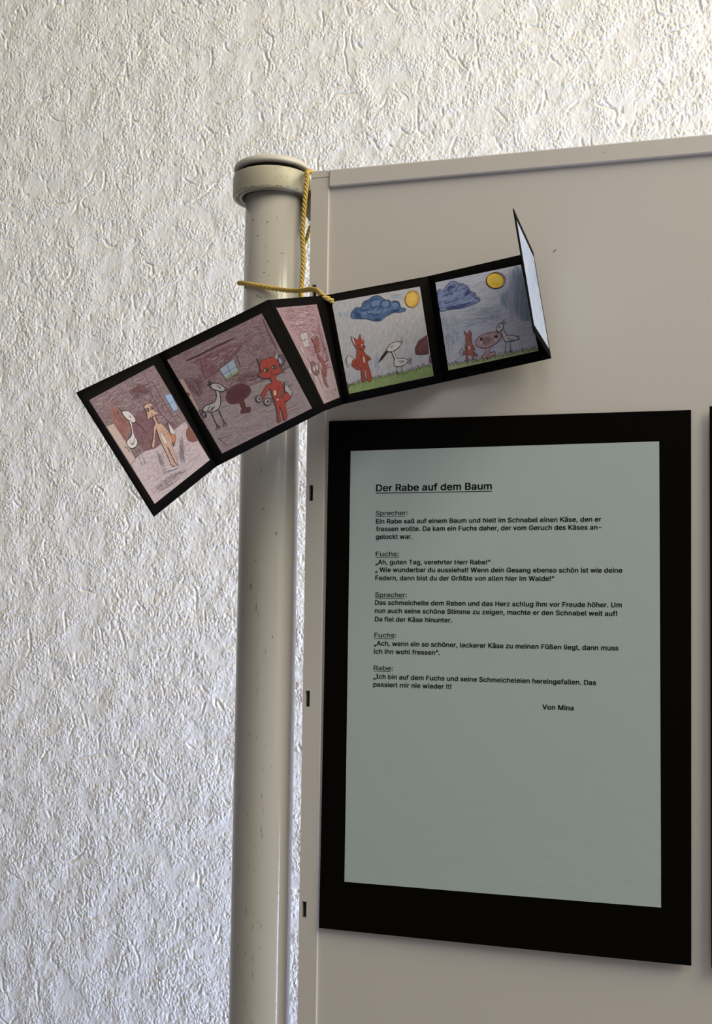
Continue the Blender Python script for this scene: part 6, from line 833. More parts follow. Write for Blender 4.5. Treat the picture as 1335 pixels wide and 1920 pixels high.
  ('f','mauve_foot',0,[1801,1435,1828,1482,1829,1607,1763,1583,1797,1504]),
  ('f','grass',0,[142,1682,404,1666,623,1654,841,1656,1106,1653,1282,1660,1491,1652,1672,1639,1831,1628,1834,1843,144,1840]),
  ('s','grass_light',0.8,[174,1750,1824,1717,1827,1842,154,1828],110,[145, -5]),
  ('z','ink',0.8,[142,1682,404,1666,623,1654,842,1649,1106,1653,1283,1653,1492,1645,1673,1632,1828,1641],4.0),
  ('f','bird_white',0,[184,1219,212,1184,236,1138,271,1168,340,1225,293,1336,249,1300,203,1362,195,1303,194,1248]),
  ('l','ink',0.8,[184,1219,212,1184,236,1138,271,1168,340,1225,293,1336,249,1300,203,1362,195,1303,194,1248,184,1219],0),
  ('f','fox_red4',1,[307,1257,359,1243,386,1341,433,1404,419,1443,357,1430,309,1373,281,1327]),
  ('l','ink_brown',0.8,[307,1257,359,1243,386,1341,433,1404,419,1443,357,1430,309,1373,281,1327,307,1257],1),
  ('f','fox_red4',0,[425,1062,539,1111,580,1208,660,1271,651,1307,592,1315,580,1283,593,1395,613,1536,613,1673,578,1710,537,1692,532,1588,514,1434,495,1567,500,1650,465,1687,425,1693,434,1528,432,1411,358,1356,393,1192]),
  ('l','ink_brown',0.9,[425,1062,539,1111,580,1208,660,1271,651,1307,592,1315,580,1283,593,1395,613,1536,613,1673,578,1710,537,1692,532,1588,514,1434,495,1567,500,1650,465,1687,425,1693,434,1528,432,1411,358,1356,393,1192,425,1062],0),
  ('l','ink_brown',0.8,[477,1181,439,1283,398,1357,361,1363],1),
  ('l','ink_brown',0.8,[538,1117,582,1215,608,1302,665,1306],1),
  ('l','ink_brown',0.8,[484,1182,504,1323,514,1434],1),
  ('f','bird_white',1,[514,1229,537,1250,532,1342,511,1335]),
  ('f','bird_white',0,[523,1450,521,1586,520,1661,509,1645,508,1529]),
  ('f','fox_red4',0,[343,821,414,869,450,910,478,901,522,808,570,878,577,968,558,1012,588,1045,562,1102,527,1111,488,1071,424,1064,402,1030,358,906]),
  ('l','ink_brown',0.9,[343,821,414,869,450,910,478,901,522,808,570,878,577,968,558,1012,588,1045,562,1102,527,1111,488,1071,424,1064,402,1030,358,906,343,821],0),
  ('f','bird_white',0,[353,830,389,875,405,1010,369,922]),
  ('f','bird_white',0,[529,820,569,885,566,959,542,900]),
  ('f','bird_white',0,[551,1018,549,1023,546,1028,541,1031,536,1033,530,1033,525,1031,520,1027,517,1022,515,1017,515,1011,517,1005,520,1000,525,997,530,995,536,996,542,998,546,1001,549,1006,551,1012]),
  ('f','ink',0,[548,1020,547,1023,545,1026,543,1029,540,1030,538,1030,535,1029,533,1027,532,1024,531,1020,531,1017,532,1013,534,1010,536,1008,539,1006,542,1006,544,1007,546,1009,547,1012,548,1016]),
  ('f','ink',0,[478,1015,477,1019,475,1023,471,1026,467,1028,463,1028,460,1027,457,1024,454,1020,453,1015,453,1010,455,1005,457,1001,461,998,465,996,469,996,472,998,475,1001,478,1005,479,1010]),
  ('f','ink',0,[586,1052,584,1058,581,1064,578,1068,574,1070,570,1070,566,1069,563,1065,561,1060,560,1053,561,1047,562,1040,565,1035,569,1031,573,1028,577,1028,580,1030,583,1033,585,1039,586,1045]),
  ('l','ink',0.8,[516,1072,550,1083],1),
  ('l','ink',0.9,[1133,1528,1123,1656],0),
  ('l','ink',0.9,[1235,1534,1218,1668],0),
  ('f','bird_white',0,[1075,1248,1121,1236,1162,1395,1278,1402,1360,1447,1361,1489,1271,1541,1153,1541,1091,1513,1093,1437,1117,1401]),
  ('l','ink',1.0,[1075,1248,1121,1236,1162,1395,1278,1402,1360,1447,1361,1489,1271,1541,1153,1541,1091,1513,1093,1437,1117,1401,1075,1248],0),
  ('f','bird_white',1,[987,1190,1060,1115,1168,1080,1267,1102,1294,1139,1198,1210,1098,1243,1012,1232]),
  ('l','ink',1.0,[987,1190,1060,1115,1168,1080,1267,1102,1294,1139,1198,1210,1098,1243,1012,1232,987,1190],1),
  ('f','ink',0,[973,1201,1008,1239,893,1337,780,1404,859,1296]),
  ('l','ink',1.0,[1245,1102,1326,1028],0),
  ('l','ink',1.0,[1265,1113,1299,1085],0),
  ('l','ink',1.0,[1278,1129,1340,1086],0),
  ('l','ink',1.0,[1255,1131,1321,1116],0),
  ('l','ink',1.0,[1169,1438,1291,1462,1207,1480,1280,1487,1233,1499],0),
  ('l','ink',1.0,[1366,1456,1424,1416,1401,1469,1451,1431],0),
  ('l','ink',1.0,[1362,1482,1447,1457,1397,1496,1445,1491],0),
  ('l','ink',1.0,[1350,1508,1414,1527,1443,1505],0),
  ('l','ink',1.0,[1127,1135,1075,1159,1110,1166,1076,1180],0),
  ('l','ink',0.8,[1130,1637,1083,1655],0),
  ('l','ink',0.8,[1125,1643,1118,1717],0),
  ('l','ink',0.8,[1220,1655,1225,1738],0),
 ]),
 ('blue_paper5', [125,147,1750,181,1809,1814,142,1808], [
  ('s','sky_stroke5',0.6,[152,184,1727,206,1762,1646,168,1677],260,[216, 19]),
  ('s','sky_slate',0.7,[139,706,474,781,433,1338,159,1591],70,[-1, 218]),
  ('f','sky_slate',1,[1573,255,1717,267,1801,1152,1706,1234,1570,1181,1493,1016,1531,646]),
  ('s','sky_deep',0.8,[1519,200,1740,252,1814,1197,1620,1256,1486,1056,1491,637],120,[3, 238]),
  ('s','sky_deep',0.6,[1275,544,1463,546,1433,1002,1258,919],50,[3, 178]),
  ('s','sky_stroke5',0.8,[1495,216,1616,244,1510,1167,1374,1240],60,[4, 258]),
  ('s','sky_slate',0.5,[521,750,1458,840,1139,1143,431,1065],80,[236, 13]),
  ('f','cloud5',1,[139,319,263,320,319,258,419,205,510,217,574,282,651,302,733,366,747,456,834,506,830,578,907,643,883,683,741,710,556,728,435,716,252,700,139,682]),
  ('l','ink_blue',0.9,[139,319,263,320,319,258,419,205,510,217,574,282,651,302,733,366,747,456,834,506,830,578,907,643,883,683,741,710,556,728,435,716,252,700,139,682,139,319],1),
  ('s','cloud5_deep',1.0,[300,280,508,230,545,291,329,392],30,[84, -26]),
  ('s','cloud5_deep',1.0,[623,488,746,381,745,486,646,538],30,[68, -36]),
  ('s','cloud5_deep',1.0,[215,636,841,658,585,735,254,690],70,[100, 2]),
  ('l','cloud5_deep',1.5,[263,320,272,364],1),
  ('l','cloud5_deep',1.5,[481,411,507,342,575,297],1),
  ('l','cloud5_deep',1.5,[618,517,673,462,749,464],1),
  ('l','cloud5_deep',1.5,[225,466,255,420,309,425,328,452],1),
  ('l','cloud5_deep',1.5,[327,407,388,413,429,445],1),
  ('l','cloud5_deep',1.5,[255,525,256,570,333,573,365,565,459,556,503,521],1),
  ('l','cloud5_deep',1.5,[289,353,310,418],1),
  ('l','ink_blue',0.5,[631,302,628,309,623,315,615,318,605,319,595,318,585,315,576,309,570,303,566,295,566,288,568,281,574,275,582,272,592,271,602,272,612,275,620,281,627,287,631,295,631,302],1),
  ('l','ink_blue',0.5,[676,370,673,376,668,382,660,385,650,387,640,385,630,382,621,377,615,370,611,362,611,355,613,348,619,343,627,339,637,338,647,339,657,342,665,348,672,355,675,362,676,370],1),
  ('l','ink_blue',0.5,[725,408,722,415,717,420,709,424,699,425,689,424,679,420,671,415,664,408,661,401,660,393,663,386,668,381,676,377,686,376,696,377,706,381,715,386,721,393,725,400,725,408],1),
  ('l','ink_blue',0.5,[770,475,767,482,762,487,754,491,744,492,734,491,724,488,715,482,709,475,705,468,705,460,708,454,713,448,721,445,731,443,741,445,751,448,759,453,766,460,769,468,770,475],1),
  ('l','ink_blue',0.5,[819,513,816,520,811,526,803,529,793,530,783,529,773,526,765,520,758,514,755,506,754,499,757,492,762,486,770,483,780,482,790,483,800,486,808,492,815,498,818,506,819,513],1),
  ('l','ink_blue',0.5,[863,581,861,587,855,593,847,596,838,598,827,596,818,593,809,588,803,581,799,573,799,566,801,559,807,554,815,550,824,549,835,550,844,553,853,559,859,566,863,573,863,581],1),
  ('l','ink_blue',0.5,[912,619,909,626,904,631,896,635,886,636,876,635,866,631,858,626,852,619,848,612,848,604,850,597,856,592,864,588,873,587,883,588,893,592,902,597,908,604,912,611,912,619],1),
  ('f','sun_ochre5',0,[1404,404,1389,446,1360,479,1319,502,1271,511,1220,506,1170,488,1128,458,1097,418,1079,374,1078,329,1093,288,1122,254,1163,232,1212,222,1263,227,1313,246,1355,276,1386,315,1403,360]),
  ('l','ink_brown',0.8,[1404,404,1389,446,1360,479,1319,502,1271,511,1220,506,1170,488,1128,458,1097,418,1079,374,1078,329,1093,288,1122,254,1163,232,1212,222,1263,227,1313,246,1355,276,1386,315,1403,360,1404,404],0),
  ('l','ink_brown',0.5,[1422,412,1406,455,1375,491,1332,515,1281,525,1227,520,1174,500,1129,468,1096,426,1078,379,1077,332,1092,288,1123,253,1167,229,1218,219,1273,224,1325,243,1370,276,1403,317,1421,364,1422,412],1),
  ('l','ink_brown',0.5,[1394,408,1380,450,1350,483,1310,506,1261,515,1210,510,1161,492,1118,461,1087,422,1070,378,1069,333,1083,292,1113,258,1154,236,1202,226,1254,231,1303,250,1345,280,1376,319,1393,363,1394,408],1),
  ('l','ink_brown',0.5,[1427,404,1412,447,1381,482,1339,506,1288,516,1234,511,1182,491,1138,460,1105,418,1087,372,1086,325,1101,282,1132,246,1175,223,1226,213,1280,218,1332,237,1376,269,1409,310,1426,357,1427,404],1),
  ('s','sun_light5',0.8,[1368,374,1360,397,1344,417,1322,430,1296,436,1269,433,1242,423,1220,406,1203,384,1194,359,1194,333,1202,310,1218,290,1240,277,1266,271,1294,273,1320,284,1343,301,1359,323,1368,348],40,[28, 76]),
  ('f','grass5',0,[150,1688,464,1724,680,1726,1034,1736,1245,1738,1454,1744,1797,1768,1805,1817,140,1808]),
  ('f','dusty5',1,[779,1685,849,1647,948,1652,1032,1658,1042,1703,948,1745,807,1737]),
  ('l','ink_brown',0.7,[779,1685,849,1647,948,1652,1032,1658,1042,1703,948,1745,807,1737,779,1685],1),
  ('f','dusty5',0,[882,1524,958,1541,943,1666,861,1661]),
  ('f','dusty5',1,[712,1399,783,1327,903,1294,1074,1295,1167,1333,1205,1406,1146,1471,1037,1531,920,1554,822,1541,718,1472]),
  ('l','ink_brown',0.9,[712,1399,783,1327,903,1294,1074,1295,1167,1333,1205,1406,1146,1471,1037,1531,920,1554,822,1541,718,1472,712,1399],1),
  ('s','dusty5_deep',0.6,[756,1409,898,1328,1149,1358,1134,1454,866,1534],70,[-11, 97]),
  ('l','ink_brown',0.8,[879,1544,864,1662],1),
  ('l','ink_brown',0.8,[956,1555,935,1664],1),
  ('f','maroon4',0,[850,1377,847,1387,843,1395,836,1401,829,1405,822,1405,815,1401,809,1395,805,1387,803,1377,803,1366,806,1356,811,1348,817,1342,824,1338,832,1339,839,1342,844,1348,849,1356,850,1366]),
  ('f','bird_grey5',0,[829,1438,827,1445,824,1451,819,1456,813,1458,808,1458,802,1456,798,1451,795,1445,793,1437,793,1429,795,1422,799,1416,804,1411,809,1409,815,1409,821,1411,825,1416,828,1422,830,1430]),
  ('f','maroon4',0,[1129,1398,1126,1407,1120,1413,1113,1418,1104,1420,1094,1419,1085,1415,1077,1410,1072,1402,1069,1393,1068,1385,1071,1376,1077,1370,1084,1365,1093,1363,1103,1364,1112,1368,1120,1373,1125,1381,1128,1390]),
  ('f','bird_grey5',0,[1109,1451,1106,1462,1102,1471,1096,1478,1089,1481,1082,1481,1075,1478,1070,1472,1066,1463,1065,1452,1065,1441,1068,1430,1073,1421,1079,1414,1086,1410,1093,1410,1099,1413,1105,1420,1108,1429,1110,1440]),
  ('l','ink',1.0,[1150,1308,1111,1377],0),
  ('z','ink',0.7,[151,1685,464,1727,679,1733,807,1737,1034,1736,1245,1742,1454,1741,1797,1762],4.0),
  ('f','bird_grey5',0,[1214,1302,1255,1294,1295,1420,1391,1431,1482,1478,1489,1522,1403,1533,1250,1523,1214,1415]),
  ('l','ink',1.0,[1214,1302,1255,1294,1295,1420,1391,1431,1482,1478,1489,1522,1403,1533,1250,1523,1214,1415,1214,1302],0),
  ('f','bird_grey5',1,[1134,1226,1193,1169,1248,1174,1261,1241,1218,1295,1159,1312,1127,1281]),
  ('l','ink',1.0,[1134,1226,1193,1169,1248,1174,1261,1241,1218,1295,1159,1312,1127,1281,1134,1226],1),
  ('l','ink',0.9,[1228,1170,1302,1106],1),
  ('l','ink',0.9,[1254,1183,1312,1146],1),
  ('l','ink',0.9,[1258,1205,1304,1180],1),
  ('l','ink',0.9,[1317,1461,1336,1515,1407,1510],1),
  ('l','ink',0.9,[1343,1474,1410,1490],1),
  ('l','ink',0.9,[1476,1470,1528,1468],1),
  ('l','ink',0.9,[1479,1499,1529,1517],1),
  ('l','ink',0.9,[1468,1524,1513,1549],1),
  ('l','ink',0.9,[1201,1206,1176,1229,1201,1249],1),
  ('l','ink',0.9,[1257,1525,1228,1689,1192,1716],0),
  ('l','ink',0.9,[1229,1682,1247,1729],0),
  ('l','ink',0.9,[1340,1533,1325,1697,1294,1740],0),
  ('l','ink',0.9,[1325,1697,1355,1754],0),
  ('f','bird_grey5',0,[399,1534,454,1454,480,1506,456,1586,415,1574]),
  ('l','ink',0.8,[399,1534,454,1454,480,1506,456,1586,415,1574,399,1534],0),
  ('l','ink',0.8,[411,1502,471,1487],0),
  ('l','ink',0.8,[402,1542,455,1547],0),
  ('f','fox_rust5',0,[532,1156,582,1227,639,1159,663,1232,638,1340,644,1412,683,1535,641,1557,722,1657,689,1681,642,1618,642,1713,609,1717,610,1621,543,1605,509,1712,488,1701,514,1585,453,1585,458,1526,512,1524,548,1376,533,1316,551,1263]),
  ('l','ink_brown',0.8,[532,1156,582,1227,639,1159,663,1232,638,1340,644,1412,683,1535,641,1557,722,1657,689,1681,642,1618,642,1713,609,1717,610,1621,543,1605,509,1712,488,1701,514,1585,453,1585,458,1526,512,1524,548,1376,533,1316,551,1263,532,1156],0),
  ('f','bird_grey5',0,[602,1488,600,1499,595,1508,590,1515,584,1519,577,1519,571,1516,567,1510,564,1501,562,1490,563,1479,566,1468,570,1459,576,1452,582,1448,588,1448,594,1451,598,1457,602,1466,603,1477]),
  ('l','ink',1.0,[507,1388,521,1584],0),
  ('l','ink_brown',0.9,[598,1267,636,1271],0),
  ('l','ink_brown',0.9,[572,1296,635,1311],0),
  ('l','ink_brown',0.9,[560,1329,637,1342],0),
  ('l','ink_brown',0.9,[610,1234,590,1272],0),
  ('l','ink_brown',0.9,[645,1484,666,1531],0),
  ('l','ink_brown',0.9,[551,1434,544,1532],0),
  ('l','ink_brown',0.9,[630,1580,689,1664],0),
 ]),
 ('blue_paper6', [150,150,1860,150,1860,1860,150,1860], [
  ('s','stroke6',0.9,[200,190,1800,190,1800,1820,200,1820],120,[60, 330]),
  ('s','stroke6_deep',0.9,[200,190,900,190,900,900,200,900],34,[40, 200]),
  ('s','stroke6_pale',0.9,[500,900,1800,900,1800,1820,500,1820],40,[60, 300]),
  ('l','ink_blue',0.9,[500,620,510,720],0),
  ('l','ink_blue',0.9,[450,900,470,980],0),
  ('l','ink_blue',0.8,[1300,700,1200,780,1260,860],1),
 ]),
]

# ------------------------------------------------------------------ folding picture book (zigzag strip of six pages)
LT = [(-.04751, -.23911, -.2007), (-.03348, -.17199, -.16679), (.0174, -.13009, -.12787), (.03028, -.05624, -.10691), (.08976, -.01134, -.08576), (.16193, -.01347, -.07456), (.16011, -.08918, -.06947)]
LB = [(-.01274, -.21452, -.26481), (-.00583, -.14842, -.23073), (.04857, -.11228, -.19381), (.03892, -.0407, -.17763), (.09925, -.00282, -.15869), (.17385, -.01216, -.14682), (.17251, -.08764, -.14557)]
LT = [Vector((x, y, z + Z0)) for x, y, z in LT]; LB = [Vector((x, y, z + Z0)) for x, y, z in LB]
for P_ in (LT[4], LB[4]): P_.y = min(P_.y, -.0050)

def patch(i, u, v):
    a, b, c, d = LT[i], LT[i + 1], LB[i + 1], LB[i]
    p = a * ((1 - u) * (1 - v)) + b * (u * (1 - v)) + c * (u * v) + d * ((1 - u) * v)
    du = (b - a) * (1 - v) + (c - d) * v; dv = (d - a) * (1 - u) + (c - b) * u
    n = du.cross(dv).normalized()
    if i == 5: n = -n
    return p, -n            # n points to the pictured side

PEN = {}
def pen(name, c, gain, rough=0.75):
    PEN[name] = mat(name, rgb(*c, gain), rough, 0.2)

def crayon(name, ca, cb, gain, angle, lo=.35, hi=.65, sx=26, sy=150):
    """coloured pencil shading: streaks of two tones along one direction of the page"""
    mt = mat(name, (1, 1, 1, 1), .8, .15)
    uv = nd(mt, 'ShaderNodeUVMap'); mp = nd(mt, 'ShaderNodeMapping')
    mp.inputs['Rotation'].default_value = (0, 0, math.radians(angle)); mp2 = nd(mt, 'ShaderNodeMapping'); mp2.inputs['Scale'].default_value = (sx, sy, 1)
    nz = nd(mt, 'ShaderNodeTexNoise'); nz.inputs['Scale'].default_value = 1; nz.inputs['Detail'].default_value = 4; nz.inputs['Roughness'].default_value = .65; nz.inputs['Distortion'].default_value = .3
    rp = nd(mt, 'ShaderNodeValToRGB'); rp.color_ramp.elements[0].position = lo; rp.color_ramp.elements[1].position = hi
    rp.color_ramp.elements[0].color = rgb(*ca, gain); rp.color_ramp.elements[1].color = rgb(*cb, gain)
    lk(mt, uv.outputs['UV'], mp.inputs['Vector']); lk(mt, mp.outputs['Vector'], mp2.inputs['Vector']); lk(mt, mp2.outputs['Vector'], nz.inputs['Vector'])
    lk(mt, nz.outputs['Fac'], rp.inputs['Fac']); lk(mt, rp.outputs['Color'], mt.node_tree.nodes['Principled BSDF'].inputs['Base Color'])
    PEN[name] = mt

G = 0.9
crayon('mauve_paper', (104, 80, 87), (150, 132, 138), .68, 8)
pen('mauve_mid', (100, 70, 78), .75); pen('mauve_deep', (88, 58, 66), G); pen('mauve_black', (68, 36, 44), G); crayon('mauve_dark', (88, 60, 68), (122, 94, 102), G, 15)
pen('paper_streak', (158, 140, 146), G); crayon('floor_lilac', (142, 126, 134), (176, 165, 169), .92, 10); crayon('floor_lilac2', (120, 106, 112), (148, 136, 141), .78, 5)
pen('lilac_stroke', (124, 104, 114), G); pen('lilac_stroke2', (108, 92, 100), G); pen('grey_pencil', (100, 90, 100), G)
crayon('brown_board', (112, 74, 72), (142, 104, 98), G, 60); pen('brown_round', (112, 72, 70), G); pen('door_cream', (172, 152, 148), .8); pen('door_tan', (142, 122, 114), G)
pen('pane_blue', (134, 156, 188), .8); pen('pane_grey', (126, 138, 156), G); pen('pane_green', (122, 124, 84), G)
pen('ink', (42, 34, 38), .8); pen('ink_blue', (56, 58, 84), G); pen('ink_brown', (84, 48, 44), G)
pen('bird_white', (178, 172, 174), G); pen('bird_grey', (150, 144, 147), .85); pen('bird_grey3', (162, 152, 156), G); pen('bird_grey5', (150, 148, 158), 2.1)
crayon('fox_tan', (164, 134, 118), (186, 160, 146), .78, 60); pen('fox_orange', (164, 112, 88), .8); crayon('fox_red2', (130, 50, 46), (148, 66, 60), .88, 50, .3, .7)
pen('maroon', (74, 40, 46), G); pen('ear_mauve', (104, 62, 72), G); pen('belly_grey', (168, 154, 142), G); pen('eye_green', (66, 64, 40), G); pen('jug_grey', (84, 72, 84), G)
crayon('pink_paper', (146, 114, 124), (174, 150, 157), .70, 4); pen('pink_stroke', (124, 86, 100), .72); pen('paper_pink', (186, 164, 170), G); crayon('floor_pink', (156, 136, 141), (172, 154, 159), .72, 12)
pen('brown3', (104, 78, 82), G); pen('fox_brown3', (118, 76, 74), G); pen('fox_pink', (136, 82, 82), .68); pen('fox_orange3', (140, 92, 80), .7)
crayon('blue_paper4', (150, 150, 160), (172, 170, 176), G, 70, sx=14, sy=60); pen('sky_stroke4', (142, 144, 156), G); pen('sky_blue4', (134, 146, 166), G)
crayon('cloud_blue', (54, 76, 120), (88, 112, 152), .8, 10, sx=14, sy=24); pen('cloud_deep', (46, 62, 106), G); pen('cloud_light', (96, 118, 154), .8)
crayon('sun_ochre', (182, 144, 62), (204, 170, 88), G, 30, sx=16, sy=30); pen('sun_light', (206, 174, 96), G)
pen('maroon4', (84, 54, 60), G); pen('brown_scr', (104, 68, 70), G); pen('mauve_foot', (104, 80, 96), G)
crayon('grass', (110, 130, 82), (136, 152, 108), G, 12, sx=14, sy=60); pen('grass_light', (126, 144, 92), G); crayon('fox_red4', (134, 58, 46), (152, 72, 58), G, 80, .3, .7)
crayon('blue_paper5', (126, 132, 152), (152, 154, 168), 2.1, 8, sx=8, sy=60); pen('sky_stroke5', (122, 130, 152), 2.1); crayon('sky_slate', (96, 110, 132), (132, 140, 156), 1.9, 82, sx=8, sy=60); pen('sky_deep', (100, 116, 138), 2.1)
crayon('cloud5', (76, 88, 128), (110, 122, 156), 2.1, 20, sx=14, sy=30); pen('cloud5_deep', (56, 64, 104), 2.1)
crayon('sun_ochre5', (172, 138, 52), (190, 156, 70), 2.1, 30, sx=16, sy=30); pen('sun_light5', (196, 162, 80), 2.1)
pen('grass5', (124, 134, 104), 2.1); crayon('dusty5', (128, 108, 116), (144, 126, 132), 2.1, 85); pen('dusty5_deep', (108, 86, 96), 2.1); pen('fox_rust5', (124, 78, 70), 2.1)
crayon('blue_paper6', (150, 170, 214), (204, 208, 220), .8, 85, sx=8, sy=40); pen('stroke6', (160, 178, 220), .8); pen('stroke6_deep', (120, 144, 206), .8); pen('stroke6_pale', (208, 210, 220), .8)

def inside(p, poly):
    x, y = p; c = False; j = len(poly) - 1
    for i in range(len(poly)):
        (xi, yi), (xj, yj) = poly[i], poly[j]
        if (yi > y) != (yj > y) and x < (xj - xi) * (y - yi) / (yj - yi) + xi: c = not c
        j = i
    return c

def ribbon(bm, pts, w, mi, z, rng=None, closed=False):
    n = len(pts); L = []; Rr = []
    for i in range(n):
        a = pts[max(i - 1, 0)]; b = pts[min(i + 1, n - 1)]
        dx, dy = b[0] - a[0], b[1] - a[1]; l = math.hypot(dx, dy) or 1
        k = w * (rng.uniform(.7, 1.25) if rng else 1) * .5
        if rng and not closed and i in (0, n - 1): k *= .6
        nx, ny = -dy / l * k, dx / l * k
        L.append(bm.verts.new((pts[i][0] + nx, pts[i][1] + ny, z))); Rr.append(bm.verts.new((pts[i][0] - nx, pts[i][1] - ny, z)))
    for i in range(n - 1):
        f = bm.faces.new((L[i], L[i + 1], Rr[i + 1], Rr[i])); f.material_index = mi

PXU = 11.5                          # drawing-unit width of one pencil-line unit
def drawing(i, base, quad, shapes):
    rng = random.Random(100 + i)
    mats = []
    def mi(nm):
        if nm not in mats: mats.append(nm)
        return mats.index(nm)
    pr_ = lambda f: [(f[k] / 2000, f[k + 1] / 2000) for k in range(0, len(f), 2)]
    q = pr_(quad)
    bm = bmesh.new()
    f = bm.faces.new([bm.verts.new((x, y, 0)) for x, y in q]); f.material_index = mi(base)
    lev = 0
    for s in shapes:
        kind, nm, w, pts = s[0], s[1], s[2], pr_(s[3])
        lev += 1; z = lev * 6e-6
        m_ = mi(nm)
        if kind == 'f':
            p = catmull(pts, True) if w else pts
            vs = [bm.verts.new((x, y, z)) for x, y in p]
            for t in tessellate_polygon([[Vector((x, y, 0)) for x, y in p]]):
                try: bm.faces.new([vs[k] for k in t]).material_index = m_
                except ValueError: pass
        elif kind == 'l':
            cl = len(pts) > 3 and pts[0] == pts[-1]
            p = (catmull(pts[:-1], True) if cl else catmull(pts, False)) if s[4] else pts
            if cl and s[4]: p = p + [p[0]]
            ribbon(bm, p, w * PXU / 2000, m_, z, rng, cl)
        elif kind == 'z':
            seg = [math.dist(a, b) for a, b in zip(pts, pts[1:])]; tot = sum(seg); amp = s[4] * PXU / 2000 * 1.15; d = 0; p = []
            while d < tot:
                k = 0; e = d
                while e > seg[k]: e -= seg[k]; k += 1
                t = e / seg[k]; a, b = pts[k], pts[k + 1]
                p.append((a[0] + (b[0] - a[0]) * t + rng.gauss(0, .004), a[1] + (b[1] - a[1]) * t + (amp if len(p) % 2 else -amp) * rng.uniform(.35, 1.1)))
                d += rng.uniform(.006, .017)
            ribbon(bm, p, w * PXU / 2000 * 1.7, m_, z, rng)
        else:
            xs = [p[0] for p in pts]; ys = [p[1] for p in pts]; vx, vy = s[5][0] / 2000, s[5][1] / 2000
            made = 0; tries = 0
            while made < s[4] and tries < s[4] * 12:
                tries += 1
                x, y = rng.uniform(min(xs), max(xs)), rng.uniform(min(ys), max(ys)); k = rng.uniform(.5, 1.2); r = rng.gauss(0, .14)
                ax, ay = vx * k - vy * k * r, vy * k + vx * k * r
                if inside((x, y), pts) and inside((x + ax, y + ay), pts):
                    mx_, my_ = x + ax / 2 - ay * .05, y + ay / 2 + ax * .05
                    ribbon(bm, [(x, y), (mx_, my_), (x + ax, y + ay)], w * PXU / 2000, m_, z + made * 8e-9, rng); made += 1
    # follow the page's twist: cut on a grid, then lay onto the page
    for k in range(1, 10):
        for co, no in (((k / 10, 0, 0), (1, 0, 0)), ((0, k / 10, 0), (0, 1, 0))):
            bmesh.ops.bisect_plane(bm, geom=bm.verts[:] + bm.edges[:] + bm.faces[:], plane_co=co, plane_no=no)
    uvl = bm.loops.layers.uv.new('UVMap')
    for f in bm.faces:
        for l in f.loops: l[uvl].uv = (l.vert.co.x, l.vert.co.y)
    for v in bm.verts:
        u, w_, z = v.co
        u = min(max(u, .02), .98) if i == 5 else u
        p, n = patch(i, u, w_)
        v.co = p + n * (.00042 + z)
    for f in bm.faces:
        p, n = patch(i, .5, .5)
        f.normal_update()
        if f.normal.dot(n) < 0: f.normal_flip()
    return bm, [PEN[k] for k in mats]

def page_bm(i, N=12):
    bm = bmesh.new(); g = []
    for sd in (.0003, -.0003):
        g.append([[bm.verts.new(patch(i, a / N, b / N)[0] + patch(i, a / N, b / N)[1] * sd) for a in range(N + 1)] for b in range(N + 1)])
    for G_ in g:
        for b in range(N):
            for a in range(N): bm.faces.new((G_[b][a], G_[b + 1][a], G_[b + 1][a + 1], G_[b][a + 1]))
    rim = [(0, a) for a in range(N)] + [(b, N) for b in range(N)] + [(N, a) for a in range(N, 0, -1)] + [(b, 0) for b in range(N, 0, -1)]
    for p, q in zip(rim, rim[1:] + rim[:1]):
        bm.faces.new((g[0][p[0]][p[1]], g[1][p[0]][p[1]], g[1][q[0]][q[1]], g[0][q[0]][q[1]]))
    bmesh.ops.recalc_face_normals(bm, faces=bm.faces)
    return bm

book = thing('folding_picture_book', 'black zigzag folded strip of crayon fox and stork drawings hanging on yellow cord', 'picture book', (.04, -.06, Z0 - .2))
PIC_LABELS = ['drawing of a tan fox facing a stork indoors', 'drawing of a red fox holding two cups beside a stork and a dark table',
              'pink drawing of a thin fox and stork on a narrow page', 'drawing of a red fox and a stork on grass under a blue cloud',
              'drawing of a fox and a stork at a round table outdoors', 'pale blue drawing on the page folded forward']
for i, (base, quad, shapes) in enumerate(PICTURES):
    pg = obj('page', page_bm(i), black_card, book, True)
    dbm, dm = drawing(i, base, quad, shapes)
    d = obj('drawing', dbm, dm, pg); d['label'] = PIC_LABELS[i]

# ------------------------------------------------------------------ yellow twisted cord
yellow = mat('yellow_cotton', (0.52, 0.31, 0.035, 1), 0.85, 0.15)
tcy = nd(yellow, 'ShaderNodeTexCoord'); nzy = nd(yellow, 'ShaderNodeTexNoise'); nzy.inputs['Scale'].default_value = 2500; nzy.inputs['Detail'].default_value = 3
ry = nd(yellow, 'ShaderNodeValToRGB'); ry.color_ramp.elements[0].color = (.47, .32, .075, 1); ry.color_ramp.elements[1].color = (.68, .51, .17, 1); ry.color_ramp.elements[0].position = .3; ry.color_ramp.elements[1].position = .7
by = nd(yellow, 'ShaderNodeBump'); by.inputs['Strength'].default_value = .5; by.inputs['Distance'].default_value = .0003
lk(yellow, tcy.outputs['Object'], nzy.inputs['Vector']); lk(yellow, nzy.outputs['Fac'], ry.inputs['Fac']); lk(yellow, ry.outputs['Color'], yellow.node_tree.nodes['Principled BSDF'].inputs['Base Color'])
lk(yellow, nzy.outputs['Fac'], by.inputs['Height']); lk(yellow, by.outputs['Normal'], yellow.node_tree.nodes['Principled BSDF'].inputs['Normal'])

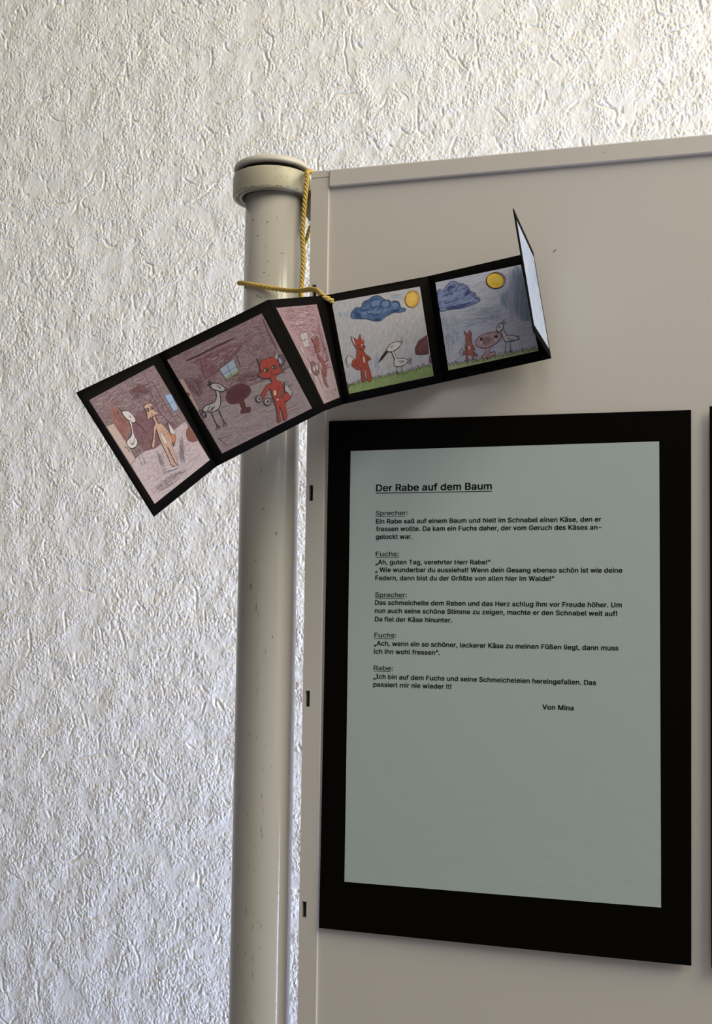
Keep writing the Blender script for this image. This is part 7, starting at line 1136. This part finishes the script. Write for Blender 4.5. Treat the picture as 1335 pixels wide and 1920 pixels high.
def cord_bm(path, rad=.00080, off=.00100, pitch=.0098, strands=3, seg=10):
    P = catmull(path, False, 14)
    # resample evenly
    out = [Vector(P[0])]; acc = 0; step = .0005
    for a, b in zip(P, P[1:]):
        a, b = Vector(a), Vector(b); l = (b - a).length; t = step - acc
        while t <= l:
            out.append(a.lerp(b, t / l)); t += step
        acc = l - (t - step)
    P = out; n = len(P)
    T = [(P[min(i + 1, n - 1)] - P[max(i - 1, 0)]).normalized() for i in range(n)]
    N = T[0].orthogonal().normalized(); fr = []
    for t in T:
        N = (N - t * N.dot(t)).normalized(); fr.append((N.copy(), t.cross(N)))
    bm = bmesh.new()
    for s in range(strands):
        C = []
        for i in range(n):
            a = -2 * math.pi * (i * step / pitch) + 2 * math.pi * s / strands
            C.append(P[i] + fr[i][0] * math.cos(a) * off + fr[i][1] * math.sin(a) * off)
        prev = None
        for i in range(n):
            t = (C[min(i + 1, n - 1)] - C[max(i - 1, 0)]).normalized()
            u = (fr[i][0] - t * fr[i][0].dot(t)).normalized(); w = t.cross(u)
            k = rad * (.55 if i in (0, n - 1) else 1)
            ring = [bm.verts.new(C[i] + (u * math.cos(2 * math.pi * j / seg) + w * math.sin(2 * math.pi * j / seg)) * k) for j in range(seg)]
            if prev:
                for j in range(seg): bm.faces.new((prev[j], prev[(j + 1) % seg], ring[(j + 1) % seg], ring[j]))
            else: bm.faces.new(ring[::-1])
            prev = ring
        bm.faces.new(prev)
    return bm
hole, hn = patch(3, .045, .075)
hole = hole - Vector((0, 0, Z0))
CORD = [tuple(hole + hn * .0006), tuple(hole + hn * .0030 + Vector((-.0012, 0, .0012))), (.0295, -.0600, -.1080), (.0236, -.0530, -.1026), (.0155, -.0430, -.0985), (.0065, -.0320, -.0958), (-.0070, -.0190, -.0920), (-.0195, -.0128, -.0884),
        (-.0330, -.0112, -.0851), (-.0455, -.0075, -.0815), (-.0535, .0010, -.0782), (-.0580, .0120, -.0750), (-.0530, .0270, -.0700), (-.0400, .0365, -.0630), (-.0250, .0345, -.0540), (-.0126, .0252, -.0440),
        (-.0095, .0272, -.0330), (-.0030, .0300, -.0200), (.0025, .0295, -.0060), (.0020, .0225, .0022), (-.0005, .0120, .0026), (-.0026, .0040, .0021), (-.0027, -.0020, -.0010), (-.0006, -.0070, -.0058), (.0000, -.0100, -.0125), (-.0006, -.0118, -.0268),
        (-.0018, -.0118, -.0499), (-.0010, -.0120, -.0615), (-.0004, -.0140, -.0737), (-.0002, -.0165, -.0896), (.0030, -.0260, -.1000), (.0100, -.0360, -.1090), (.0220, -.0440, -.1140), tuple(hole - hn * .0016)]
cord = obj('yellow_cord', cord_bm([(x, y, z + Z0) for x, y, z in CORD]), yellow, None, True)
tag(cord, 'yellow twisted cord looped around the white post and through the folded picture strip', 'cord')
